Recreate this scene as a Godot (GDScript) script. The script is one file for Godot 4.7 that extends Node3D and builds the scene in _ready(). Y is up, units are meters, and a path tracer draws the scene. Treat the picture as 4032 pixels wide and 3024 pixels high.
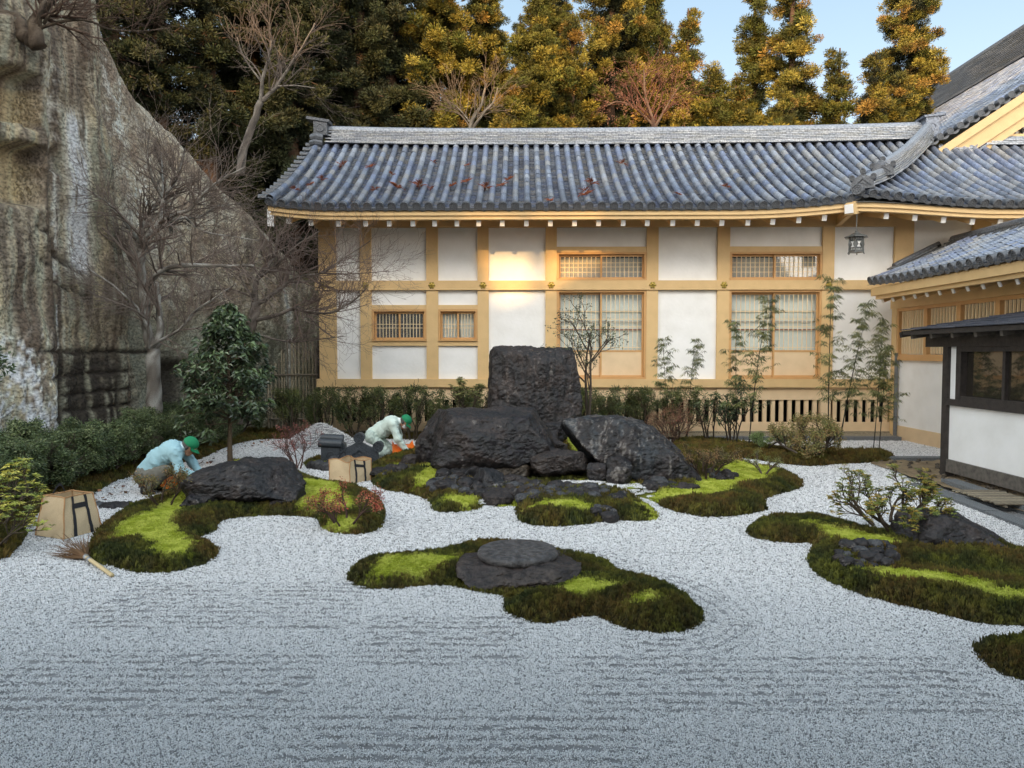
extends Node3D
# A raked gravel garden with moss islands and dark rocks in front of a white and ochre temple building.

var rng := RandomNumberGenerator.new()
var M := {}
var taken := {}
var nz := FastNoiseLite.new()
var nf := FastNoiseLite.new()


func sc(r: float, g: float, b: float) -> Color:
	return Color(r / 255.0, g / 255.0, b / 255.0)


func lc(r: float, g: float, b: float) -> Color:
	return sc(r, g, b).srgb_to_linear()


func rr(a: float, b: float) -> float:
	return rng.randf_range(a, b)


func rdir() -> Vector3:
	return Vector3(rng.randfn(), rng.randfn(), rng.randfn()).normalized()


func numbered(called: String) -> String:
	var n: int = taken.get(called, 0)
	taken[called] = n + 1
	return called if n == 0 else "%s_%03d" % [called, n]


func tag(o: Node, label: String, category: String, group := "") -> void:
	o.set_meta("label", label)
	o.set_meta("category", category)
	if group != "":
		o.set_meta("group", group)


func thing(called: String, label: String, category: String, at := Vector3.ZERO, turn := 0.0, group := "") -> Node3D:
	var o := Node3D.new()
	o.name = numbered(called)
	add_child(o)
	o.position = at
	o.rotation.y = turn
	tag(o, label, category, group)
	return o


func copy_of(o: Node3D, label: String, at: Vector3, turn := 0.0, size := 1.0) -> Node3D:
	var c: Node3D = o.duplicate()
	c.name = numbered(String(o.name).rstrip("0123456789").trim_suffix("_"))
	add_child(c)
	c.position = at
	c.rotation = Vector3(0, turn, 0)
	c.scale = Vector3.ONE * size
	c.set_meta("label", label)
	return c


func part(called: String, mesh: Mesh, mat: Material, parent: Node, at := Transform3D.IDENTITY) -> MeshInstance3D:
	var o := MeshInstance3D.new()
	o.mesh = mesh
	o.material_override = mat
	o.transform = at
	if parent == self:
		o.name = numbered(called)
		add_child(o)
	else:
		o.name = called
		parent.add_child(o, true)
	return o


func bx(called: String, c: Vector3, s: Vector3, mat: Material, parent: Node) -> MeshInstance3D:
	var m := BoxMesh.new()
	m.size = s
	return part(called, m, mat, parent, Transform3D(Basis.IDENTITY, c))


# box from corner a to corner b
func bb(called: String, a: Vector3, b: Vector3, mat: Material, parent: Node) -> MeshInstance3D:
	return bx(called, (a + b) * 0.5, (b - a).abs(), mat, parent)


func multi(called: String, mesh: Mesh, mat: Material, xfs: Array, cols: Array, parent: Node) -> MultiMeshInstance3D:
	var mm := MultiMesh.new()
	mm.transform_format = MultiMesh.TRANSFORM_3D
	mm.use_colors = not cols.is_empty()
	mm.mesh = mesh
	mm.instance_count = xfs.size()
	for i in xfs.size():
		mm.set_instance_transform(i, xfs[i])
		if mm.use_colors:
			mm.set_instance_color(i, cols[i])
	var o := MultiMeshInstance3D.new()
	o.multimesh = mm
	o.material_override = mat
	o.set_meta("kind", "stuff")
	if parent == self:
		o.name = numbered(called)
		add_child(o)
	else:
		o.name = called
		parent.add_child(o, true)
	return o


# collects triangles; faces are given counter-clockwise seen from outside
class MB:
	var v := PackedVector3Array()
	var c := PackedColorArray()
	var uv := PackedVector2Array()
	var ix := PackedInt32Array()
	var col := Color.WHITE

	func vert(p: Vector3) -> int:
		v.append(p)
		c.append(col)
		return v.size() - 1

	func tri(a: int, b: int, d: int) -> void:
		ix.append(a)
		ix.append(b)
		ix.append(d)

	func quad(a: int, b: int, d: int, e: int) -> void:
		tri(a, b, d)
		tri(a, d, e)

	func face(p: Array) -> void:
		var s := v.size()
		for q in p:
			vert(q)
		for i in range(1, p.size() - 1):
			tri(s, s + i, s + i + 1)

	func box(ce: Vector3, s: Vector3, b := Basis.IDENTITY) -> void:
		var h := s * 0.5
		var p := []
		for k in 8:
			p.append(ce + b * Vector3(h.x if k & 1 else -h.x, h.y if k & 2 else -h.y, h.z if k & 4 else -h.z))
		face([p[4], p[5], p[7], p[6]])
		face([p[1], p[0], p[2], p[3]])
		face([p[5], p[1], p[3], p[7]])
		face([p[0], p[4], p[6], p[2]])
		face([p[6], p[7], p[3], p[2]])
		face([p[0], p[1], p[5], p[4]])

	# a round tube through points with radii, closed at both ends
	func tube(pts: Array, rad: Array, sides := 6, cap := true) -> void:
		var n := pts.size()
		var ring := []
		var up := Vector3.UP
		var t0: Vector3 = (pts[1] - pts[0]).normalized()
		if absf(t0.dot(up)) > 0.9:
			up = Vector3.RIGHT
		var side := t0.cross(up).normalized()
		for i in n:
			var t: Vector3 = (pts[mini(i + 1, n - 1)] - pts[maxi(i - 1, 0)]).normalized()
			side = (side - t * side.dot(t)).normalized()
			var w := t.cross(side)
			ring.append(v.size())
			for k in sides:
				var a := TAU * k / sides
				vert(pts[i] + (side * cos(a) + w * sin(a)) * rad[i])
		for i in n - 1:
			for k in sides:
				var k2 := (k + 1) % sides
				quad(ring[i] + k, ring[i] + k2, ring[i + 1] + k2, ring[i + 1] + k)
		if cap:
			for e in [0, n - 1]:
				var m := vert(pts[e])
				for k in sides:
					var k2 := (k + 1) % sides
					if e == 0:
						tri(m, ring[e] + k2, ring[e] + k)
					else:
						tri(m, ring[e] + k, ring[e] + k2)

	# profile (radius, height) turned about y
	func lathe(prof: Array, sides := 20, at := Vector3.ZERO, b := Basis.IDENTITY) -> void:
		var s := v.size()
		for p in prof:
			for k in sides:
				var a := TAU * k / sides
				vert(at + b * Vector3(cos(a) * p.x, p.y, -sin(a) * p.x))
		for i in prof.size() - 1:
			for k in sides:
				var k2 := (k + 1) % sides
				quad(s + i * sides + k, s + i * sides + k2, s + (i + 1) * sides + k2, s + (i + 1) * sides + k)

	# grid of points given by rows
	func grid(nu: int, nv: int, at: Callable, shade = null) -> void:
		var s := v.size()
		for j in nv + 1:
			for i in nu + 1:
				var p: Vector3 = at.call(float(i) / nu, float(j) / nv)
				if shade != null:
					col = shade.call(p, float(i) / nu, float(j) / nv)
				vert(p)
		for j in nv:
			for i in nu:
				var a := s + j * (nu + 1) + i
				quad(a, a + 1, a + nu + 2, a + nu + 1)

	# polygon in xy pushed along z by depth, through a transform
	func prism(poly: PackedVector2Array, z0: float, z1: float, xf := Transform3D.IDENTITY) -> void:
		var pp := poly
		if Geometry2D.is_polygon_clockwise(pp):
			pp = pp.duplicate()
			pp.reverse()
		var t := Geometry2D.triangulate_polygon(pp)
		var s := v.size()
		for z in [z1, z0]:
			for q in pp:
				vert(xf * Vector3(q.x, q.y, z))
		var n := pp.size()
		for i in range(0, t.size(), 3):
			var a := t[i]
			var b := t[i + 1]
			var d := t[i + 2]
			if (pp[b] - pp[a]).cross(pp[d] - pp[a]) < 0:
				var w := b
				b = d
				d = w
			tri(s + a, s + b, s + d)
			tri(s + n + a, s + n + d, s + n + b)
		for i in n:
			var j := (i + 1) % n
			face([xf * Vector3(pp[i].x, pp[i].y, z0), xf * Vector3(pp[j].x, pp[j].y, z0), xf * Vector3(pp[j].x, pp[j].y, z1), xf * Vector3(pp[i].x, pp[i].y, z1)])

	func add(o: MB, xf: Transform3D, tint := Color.WHITE) -> void:
		var s := v.size()
		for i in o.v.size():
			v.append(xf * o.v[i])
			c.append(o.c[i] * tint)
		for i in o.ix:
			ix.append(s + i)

	func mesh(smooth := true, colored := false) -> ArrayMesh:
		var arr := []
		arr.resize(Mesh.ARRAY_MAX)
		arr[Mesh.ARRAY_VERTEX] = v
		if colored:
			arr[Mesh.ARRAY_COLOR] = c
		if uv.size() == v.size():
			arr[Mesh.ARRAY_TEX_UV] = uv
		if smooth:
			var n := PackedVector3Array()
			n.resize(v.size())
			for i in range(0, ix.size(), 3):
				var a := v[ix[i]]
				var f := (v[ix[i + 1]] - a).cross(v[ix[i + 2]] - a)
				n[ix[i]] += f
				n[ix[i + 1]] += f
				n[ix[i + 2]] += f
			for i in n.size():
				n[i] = n[i].normalized() if n[i].length_squared() > 1e-20 else Vector3.UP
			arr[Mesh.ARRAY_NORMAL] = n
		var r := ix.duplicate()
		r.reverse()
		arr[Mesh.ARRAY_INDEX] = r
		var m := ArrayMesh.new()
		m.add_surface_from_arrays(Mesh.PRIMITIVE_TRIANGLES, arr)
		return m


func noise_tex(freq: float, stops: Array, size := 512, octaves := 4, kind := FastNoiseLite.TYPE_SIMPLEX_SMOOTH, bump := 0.0, rnd := 1) -> NoiseTexture2D:
	var t := NoiseTexture2D.new()
	var n := FastNoiseLite.new()
	n.noise_type = kind
	n.seed = rnd
	n.frequency = freq
	n.fractal_octaves = octaves
	if kind == FastNoiseLite.TYPE_CELLULAR:
		n.fractal_type = FastNoiseLite.FRACTAL_NONE
	t.width = size
	t.height = size
	t.seamless = true
	t.noise = n
	if bump > 0.0:
		t.as_normal_map = true
		t.bump_strength = bump
	elif not stops.is_empty():
		var g := Gradient.new()
		var o := PackedFloat32Array()
		var cc := PackedColorArray()
		for s in stops:
			o.append(s[0])
			cc.append(s[1])
		g.offsets = o
		g.colors = cc
		t.color_ramp = g
	return t


# a rough material: colour times noise, with relief
func mat(called: String, col: Color, rough := 0.8, tex: Texture2D = null, scale := 1.0, relief: Texture2D = null, depth := 1.0, world := false) -> StandardMaterial3D:
	var m := StandardMaterial3D.new()
	m.resource_name = called
	m.albedo_color = col
	m.roughness = rough
	if tex:
		m.albedo_texture = tex
	if tex or relief:
		m.uv1_triplanar = true
		m.uv1_world_triplanar = world
		m.uv1_scale = Vector3.ONE * scale
	if relief:
		m.normal_enabled = true
		m.normal_texture = relief
		m.normal_scale = depth
	M[called] = m
	return m


func vmat(called: String, rough := 0.8, tex: Texture2D = null, scale := 1.0, relief: Texture2D = null, depth := 1.0) -> StandardMaterial3D:
	var m := mat(called, Color.WHITE, rough, tex, scale, relief, depth)
	m.vertex_color_use_as_albedo = true
	return m


func materials() -> void:
	var fine := noise_tex(0.05, [], 512, 5, FastNoiseLite.TYPE_SIMPLEX_SMOOTH, 6.0, 3)
	var rocky := noise_tex(0.02, [], 512, 6, FastNoiseLite.TYPE_SIMPLEX_SMOOTH, 14.0, 5)
	var mottle := noise_tex(0.012, [[0.0, Color(0.72, 0.72, 0.72)], [0.5, Color(0.9, 0.9, 0.9)], [1.0, Color(1, 1, 1)]], 512, 6, FastNoiseLite.TYPE_SIMPLEX_SMOOTH, 0.0, 7)
	var soft := noise_tex(0.008, [[0.0, Color(0.95, 0.948, 0.94)], [0.5, Color(0.98, 0.98, 0.975)], [1.0, Color(1, 1, 1)]], 512, 5, FastNoiseLite.TYPE_SIMPLEX_SMOOTH, 0.0, 8)
	var grainy := noise_tex(0.06, [[0.0, Color(0.45, 0.45, 0.45)], [0.5, Color(0.8, 0.8, 0.8)], [1.0, Color(1, 1, 1)]], 512, 4, FastNoiseLite.TYPE_SIMPLEX, 0.0, 9)
	mat("plaster", sc(246, 246, 244), 0.9, soft, 0.35, fine, 0.07)
	mat("ochre", sc(220, 187, 134), 0.62, soft, 0.6, fine, 0.12)
	mat("pale_ochre", sc(230, 203, 164), 0.6, soft, 0.6, fine, 0.1)
	mat("sash_wood", sc(208, 162, 106), 0.6, soft, 0.8, fine, 0.1)
	mat("muntin_wood", sc(238, 214, 172), 0.6)
	mat("red_wood", sc(140, 78, 40), 0.6)
	mat("white_paint", sc(245, 245, 243), 0.7)
	mat("gap_shade", sc(22, 20, 18), 0.95)  # near-black that stands for shade in gaps and unlit rooms
	mat("dark_wood", sc(62, 56, 52), 0.75, mottle, 1.4, fine, 0.5)
	mat("grey_wood", sc(112, 106, 98), 0.8, mottle, 1.4, fine, 0.5)
	mat("blind", sc(222, 230, 222), 0.9)
	mat("room_shade", sc(84, 78, 70), 0.9)  # dark tone standing for the shade inside the wing
	mat("curtain", sc(190, 186, 172), 0.9)
	mat("stone_grey", sc(142, 146, 148), 0.85, grainy, 1.5, fine, 0.5)
	mat("footing", sc(188, 176, 150), 0.95, grainy, 0.8, fine, 0.8)
	mat("soil", sc(150, 130, 100), 0.98, mottle, 0.5, rocky, 0.8, true)
	mat("bank_soil", sc(96, 74, 52), 0.98, grainy, 0.7, rocky, 1.0, true)
	mat("brass", sc(178, 158, 82), 0.35).metallic = 0.8
	var glass := mat("glass", Color(0.9, 0.95, 0.95, 0.06), 0.04)
	glass.transparency = BaseMaterial3D.TRANSPARENCY_ALPHA
	var tilemix := noise_tex(0.02, [[0.0, Color(0.55, 0.56, 0.58)], [0.45, Color(0.82, 0.83, 0.85)], [0.7, Color(0.95, 0.96, 0.98)], [1.0, Color(1, 1, 1)]], 512, 5, FastNoiseLite.TYPE_SIMPLEX_SMOOTH, 0.0, 11)
	var k := 0
	for c in [sc(150, 158, 172), sc(132, 138, 148), sc(168, 172, 180), sc(142, 152, 172), sc(170, 170, 170)]:
		var m := mat("tile_%d" % k, c, 0.36, tilemix, 1.3, fine, 0.18)
		m.metallic = 0.15
		k += 1
	var tm := vmat("tile_any", 0.4, tilemix, 1.3, fine, 0.18)
	tm.metallic = 0.15
	mat("tile_dark", sc(112, 114, 116), 0.5, tilemix, 2.0, fine, 0.2).metallic = 0.15
	mat("tile_new", sc(66, 72, 78), 0.5, mottle, 3.0, fine, 0.2)
	mat("mortar", sc(120, 118, 112), 0.9, mottle, 2.0)
	vmat("gravel", 0.85)
	mat("gravel_bed", sc(190, 190, 190), 0.95, grainy, 5.0, noise_tex(0.09, [], 512, 3, FastNoiseLite.TYPE_SIMPLEX, 10.0, 13), 1.0, true)
	vmat("rock", 0.62, noise_tex(0.03, [[0.0, Color(0.5, 0.5, 0.5)], [0.5, Color(0.85, 0.83, 0.82)], [0.75, Color(1, 1, 1)], [1.0, Color(1.0, 1.0, 1.0)]], 512, 6, FastNoiseLite.TYPE_SIMPLEX_SMOOTH, 0.0, 15), 0.9, rocky, 0.9)
	vmat("cliff_rock", 0.95, noise_tex(0.05, [[0.0, Color(0.4, 0.4, 0.4)], [0.5, Color(0.86, 0.86, 0.86)], [1.0, Color(1, 1, 1)]], 512, 5, FastNoiseLite.TYPE_SIMPLEX, 0.0, 17), 0.55, rocky, 1.3)
	vmat("moss_bed", 0.95)
	var leaf := vmat("leaf", 0.5)
	leaf.backlight = Color(0.35, 0.4, 0.15)
	var mossm := vmat("moss", 0.8)
	mossm.backlight = Color(0.25, 0.3, 0.08)
	var gloss := vmat("gloss_leaf", 0.28)
	gloss.backlight = Color(0.15, 0.2, 0.08)
	vmat("bark", 0.9, grainy, 2.5, rocky, 1.0)
	vmat("paint", 0.7)
	mat("bamboo_pole", sc(176, 164, 138), 0.6, mottle, 3.0)
	mat("bamboo_old", sc(136, 126, 108), 0.7, mottle, 3.0)
	mat("hill_soil", sc(70, 66, 44), 0.98, mottle, 0.05, null, 1.0, true)
	M["tilemix"] = tilemix
	M["soft"] = soft
	M["fine"] = fine



func _ready() -> void:
	rng.seed = 20240
	nz.seed = 4
	nz.frequency = 1.0
	nz.fractal_octaves = 5
	nf.seed = 9
	nf.frequency = 1.0
	nf.fractal_octaves = 3
	var cam := Camera3D.new()
	cam.name = "camera"
	cam.position = Vector3(0, 2, 0)
	cam.rotation_degrees = Vector3(-2.5, 0.7, 0)
	cam.fov = 56.8
	cam.near = 0.05
	cam.far = 600.0
	add_child(cam)
	cam.current = true
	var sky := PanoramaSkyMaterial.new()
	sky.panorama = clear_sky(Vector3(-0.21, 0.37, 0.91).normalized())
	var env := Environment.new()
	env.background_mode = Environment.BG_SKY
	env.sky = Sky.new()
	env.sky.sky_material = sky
	env.tonemap_mode = Environment.TONE_MAPPER_LINEAR
	env.tonemap_exposure = 2.45
	env.sdfgi_enabled = true
	env.ssao_enabled = true
	env.ssil_enabled = true
	var we := WorldEnvironment.new()
	we.name = "surroundings"
	we.environment = env
	add_child(we)
	var sun := DirectionalLight3D.new()
	sun.name = "sun"
	sun.light_energy = 0.68
	sun.light_color = Color(1.0, 0.8, 0.52)
	sun.light_angular_distance = 0.5
	sun.shadow_enabled = true
	add_child(sun)
	sun.look_at_from_position(Vector3(-0.21, 0.37, 0.91) * 100.0, Vector3.ZERO)
	materials()
	setting()
	islands()
	gravel()
	cliff()
	long_hall()
	great_hall()
	side_wing()
	dark_lodge()
	drain()
	fence()
	rocks()
	garden_things()
	people()
	plants()
	forest()
	behind_camera()


# a clear winter sky: brightest round the low sun, deepest blue away from it, whitish towards the horizon
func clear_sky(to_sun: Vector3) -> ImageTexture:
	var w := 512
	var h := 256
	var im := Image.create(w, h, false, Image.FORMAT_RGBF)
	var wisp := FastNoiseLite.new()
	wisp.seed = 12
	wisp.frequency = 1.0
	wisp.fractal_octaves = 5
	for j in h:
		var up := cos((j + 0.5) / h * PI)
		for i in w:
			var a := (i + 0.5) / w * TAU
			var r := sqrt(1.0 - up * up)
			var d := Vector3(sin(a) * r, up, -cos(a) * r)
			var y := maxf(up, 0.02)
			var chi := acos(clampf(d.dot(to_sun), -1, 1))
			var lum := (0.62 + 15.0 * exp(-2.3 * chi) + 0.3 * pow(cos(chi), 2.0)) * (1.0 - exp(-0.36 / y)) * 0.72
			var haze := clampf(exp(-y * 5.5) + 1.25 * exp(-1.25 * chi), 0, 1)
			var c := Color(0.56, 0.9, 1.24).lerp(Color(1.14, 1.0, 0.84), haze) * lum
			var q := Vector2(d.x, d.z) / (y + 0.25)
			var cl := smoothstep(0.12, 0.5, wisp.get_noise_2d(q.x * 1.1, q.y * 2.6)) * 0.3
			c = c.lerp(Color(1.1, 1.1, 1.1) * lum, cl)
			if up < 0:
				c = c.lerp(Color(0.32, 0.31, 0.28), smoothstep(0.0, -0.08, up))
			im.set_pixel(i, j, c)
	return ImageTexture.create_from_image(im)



# ---------------------------------------------------------------- ground, islands, gravel

var isles := []          # {poly, x0, z0, nx, nz, step, d, top, w, hills, bright, ...}
var pockets := []        # white gravel lying on the moss


func structure(called: String, mesh: Mesh, m: Material, at := Vector3.ZERO) -> MeshInstance3D:
	var o := part(called, mesh, m, self, Transform3D(Basis.IDENTITY, at))
	o.set_meta("kind", "structure")
	return o


func setting() -> void:
	var p := PlaneMesh.new()
	p.size = Vector2(700, 700)
	structure("ground", p, M.soil, Vector3(0, -0.1, -60))
	var g := PlaneMesh.new()
	g.size = Vector2(19, 16.6)
	structure("gravel_bed", g, M.gravel_bed, Vector3(0.2, -0.03, -8.6))
	# bank of earth between the hedge and the cliff, held by a low kerb
	var b := MB.new()
	b.grid(30, 60, func(u: float, w: float):
		var z := -6.0 - w * 22.0
		var x := -7.35 - u * 6.0 + 0.0
		var y := 0.12 + 0.95 * smoothstep(0.0, 0.35, u) + 0.12 * nz.get_noise_2d(x * 0.6, z * 0.6)
		return Vector3(x, y, z))
	structure("earth_bank", b.mesh(), M.bank_soil)
	var k := bx("low_kerb_wall", Vector3(-7.3, 0.1, -11.5), Vector3(0.12, 0.5, 10.4), M.stone_grey, self)
	tag(k, "low grey kerb wall behind the left hedge", "wall")
	# hills on which the trees stand
	var h := MB.new()
	h.grid(70, 40, func(u: float, w: float):
		var x := -70.0 + u * 150.0
		var z := -22.5 - w * 110.0
		return Vector3(x, hill_h(x, z), z))
	structure("wooded_hill", h.mesh(), M.hill_soil)


func hill_h(x: float, z: float) -> float:
	var back := smoothstep(-22.5, -60.0, z)
	var left := smoothstep(4.0, -12.0, x)
	return 0.2 + (3.0 + 4.5 * left) * smoothstep(-22.5, -27.0, z) * 0.75 + back * (4.0 + 3.0 * left) + 0.5 * nz.get_noise_2d(x * 0.1, z * 0.1)


func chaikin(p: PackedVector2Array) -> PackedVector2Array:
	var o := PackedVector2Array()
	for i in p.size():
		var q := p[(i + 1) % p.size()]
		o.append(p[i].lerp(q, 0.25))
		o.append(p[i].lerp(q, 0.75))
	return o


func isle(poly: PackedVector2Array, top: float, w: float, step: float, hills := [], bright := []) -> Dictionary:
	poly = chaikin(poly)
	var r := Rect2(poly[0], Vector2.ZERO)
	for q in poly:
		r = r.expand(q)
	r = r.grow(0.42)
	var nx := int(r.size.x / step) + 2
	var ny := int(r.size.y / step) + 2
	var d := PackedFloat32Array()
	d.resize(nx * ny)
	var n := poly.size()
	var seg := PackedVector2Array()
	var inv := PackedFloat32Array()
	for i in n:
		var s := poly[(i + 1) % n] - poly[i]
		seg.append(s)
		inv.append(1.0 / maxf(s.length_squared(), 1e-9))
	for j in ny:
		for i in nx:
			var p := r.position + Vector2(i, j) * step
			var best := 1e9
			for k in n:
				var q := p - poly[k]
				best = minf(best, (q - seg[k] * clampf(q.dot(seg[k]) * inv[k], 0.0, 1.0)).length_squared())
			best = sqrt(best)
			d[j * nx + i] = best if Geometry2D.is_point_in_polygon(p, poly) else -best
	var o := {"r": r, "nx": nx, "ny": ny, "step": step, "d": d, "top": top, "w": w, "hills": hills, "bright": bright, "poly": poly}
	isles.append(o)
	return o


func isle_d(o: Dictionary, x: float, z: float) -> float:
	var r: Rect2 = o.r
	var fx := (x - r.position.x) / float(o.step)
	var fy := (z - r.position.y) / float(o.step)
	var nx: int = o.nx
	if fx < 0 or fy < 0 or fx >= nx - 1 or fy >= o.ny - 1:
		return -9.0
	var i := int(fx)
	var j := int(fy)
	var d: PackedFloat32Array = o.d
	var a := lerpf(d[j * nx + i], d[j * nx + i + 1], fx - i)
	var b := lerpf(d[(j + 1) * nx + i], d[(j + 1) * nx + i + 1], fx - i)
	return lerpf(a, b, fy - j)


func isle_h(o: Dictionary, x: float, z: float, d: float) -> float:
	if d < 0:
		return d * 1.4
	var y: float = o.top * (1.0 - exp(-d / float(o.w)))
	for h in o.hills:
		var q := Vector2((x - h[0].x) / h[1], (z - h[0].y) / h[2])
		y += h[3] * exp(-q.length_squared()) * smoothstep(0.0, 0.5 if h[3] > 0.0 else 0.05, d)
	y = maxf(y, 0.004)
	return y + 0.035 * nz.get_noise_2d(x * 1.3, z * 1.3) * smoothstep(0.0, 0.2, d)


func ground_h(x: float, z: float) -> float:
	var y := 0.0
	for o in isles:
		var d := isle_d(o, x, z)
		if d > 0:
			y = maxf(y, isle_h(o, x, z, d))
	return y


func on(p: Vector2, up := 0.0) -> Vector3:
	return Vector3(p.x, ground_h(p.x, p.y) + up, p.y)


func bright_at(o: Dictionary, x: float, z: float) -> float:
	var p := Vector2(x + 0.12 * nf.get_noise_2d(x * 2.5, z * 2.5), z + 0.12 * nf.get_noise_2d(x * 2.5 + 40.0, z * 2.5))
	for poly in o.bright:
		if Geometry2D.is_point_in_polygon(p, poly):
			return 1.0
	return 0.0


func bright_soft(o: Dictionary, x: float, z: float) -> float:
	var s := 0.0
	for k in 6:
		var a := k * 2.4
		var r := 0.02 + 0.016 * k
		s += bright_at(o, x + cos(a) * r, z + sin(a) * r)
	return s / 6.0


func in_pocket(x: float, z: float) -> bool:
	for poly in pockets:
		if Geometry2D.is_point_in_polygon(Vector2(x, z), poly):
			return true
	return false


func tuft_mesh(blades: int, tall: float, wide: float) -> ArrayMesh:
	var b := MB.new()
	for k in blades:
		var a := rr(0, TAU)
		var r := rr(0.0, wide)
		var o := Vector3(cos(a) * r, 0, sin(a) * r)
		var t := rr(0, TAU)
		var s := Vector3(cos(t), 0, sin(t)) * rr(0.0022, 0.0036)
		var tip := o + Vector3(cos(a) * r * 0.5 + rr(-0.006, 0.006), tall * rr(0.55, 1.1), sin(a) * r * 0.5 + rr(-0.006, 0.006))
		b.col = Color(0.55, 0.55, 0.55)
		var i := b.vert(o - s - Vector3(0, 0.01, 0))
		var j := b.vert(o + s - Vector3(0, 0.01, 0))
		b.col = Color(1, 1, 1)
		var m := b.vert(o.lerp(tip, 0.62) + s * 1.5)
		var n := b.vert(o.lerp(tip, 0.62) - s * 1.5)
		var q := b.vert(tip)
		b.quad(i, j, m, n)
		b.tri(n, m, q)
	return b.mesh(false, true)


func moss_isle(o: Dictionary, called: String, label: String, space: float, olive: float) -> void:
	var top := thing(called, label, "moss bed")
	top.set_meta("kind", "thing")
	var b := MB.new()
	var r: Rect2 = o.r
	var nx: int = o.nx
	var ny: int = o.ny
	var id := PackedInt32Array()
	id.resize(nx * ny)
	id.fill(-1)
	var d: PackedFloat32Array = o.d
	var step: float = o.step
	for j in ny:
		for i in nx:
			var dd := d[j * nx + i]
			if dd > -step * 1.5:
				var x := r.position.x + i * step
				var z := r.position.y + j * step
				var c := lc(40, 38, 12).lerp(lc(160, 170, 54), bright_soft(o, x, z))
				b.col = c
				id[j * nx + i] = b.vert(Vector3(x, isle_h(o, x, z, dd) - 0.006, z))
	for j in ny - 1:
		for i in nx - 1:
			var p := id[j * nx + i]
			var q := id[j * nx + i + 1]
			var s := id[(j + 1) * nx + i + 1]
			var t := id[(j + 1) * nx + i]
			if mini(mini(p, q), mini(s, t)) >= 0:
				b.quad(p, t, s, q)
	part("mound", b.mesh(true, true), M.moss_bed, top)
	var xs := []
	var cs := []
	var zz := r.position.y
	while zz < r.end.y:
		var xx := r.position.x
		while xx < r.end.x:
			var x := xx + rr(-0.5, 0.5) * space
			var z := zz + rr(-0.5, 0.5) * space
			xx += space
			var dd := isle_d(o, x, z)
			if dd < -0.012 or in_pocket(x, z):
				continue
			if absf(x) > 0.78 * absf(z) + 0.6:
				continue
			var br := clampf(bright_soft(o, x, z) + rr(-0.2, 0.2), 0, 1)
			var y := isle_h(o, x, z, maxf(dd, 0.0)) - 0.004
			var n := nf.get_noise_2d(x * 3.0, z * 3.0)
			var cush := nf.get_noise_2d(x * 15.0, z * 15.0)
			var sc_y := rr(0.75, 1.2)
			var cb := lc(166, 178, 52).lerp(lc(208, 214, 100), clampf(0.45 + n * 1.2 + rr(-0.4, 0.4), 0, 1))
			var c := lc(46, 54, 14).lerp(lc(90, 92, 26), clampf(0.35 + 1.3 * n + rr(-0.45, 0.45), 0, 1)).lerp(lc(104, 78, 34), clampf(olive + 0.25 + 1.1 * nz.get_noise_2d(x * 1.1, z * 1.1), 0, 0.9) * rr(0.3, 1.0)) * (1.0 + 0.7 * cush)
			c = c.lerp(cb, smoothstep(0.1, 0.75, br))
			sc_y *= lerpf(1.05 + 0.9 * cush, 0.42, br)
			y += 0.012 * cush * (1.0 - br)
			var s := space / 0.022 * rr(0.9, 1.25)
			var bs := Basis(Vector3.UP, rr(0, TAU)).scaled(Vector3(s, s * sc_y, s))
			if dd < 0.08:
				bs = Basis(Vector3(rr(-1, 1), 0, rr(-1, 1)).normalized(), 0.35) * bs
			xs.append(Transform3D(bs, Vector3(x, y, z)))
			cs.append(c)
		zz += space
	multi("moss_tufts", M["tuft"], M.moss, xs, cs, top)


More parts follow.
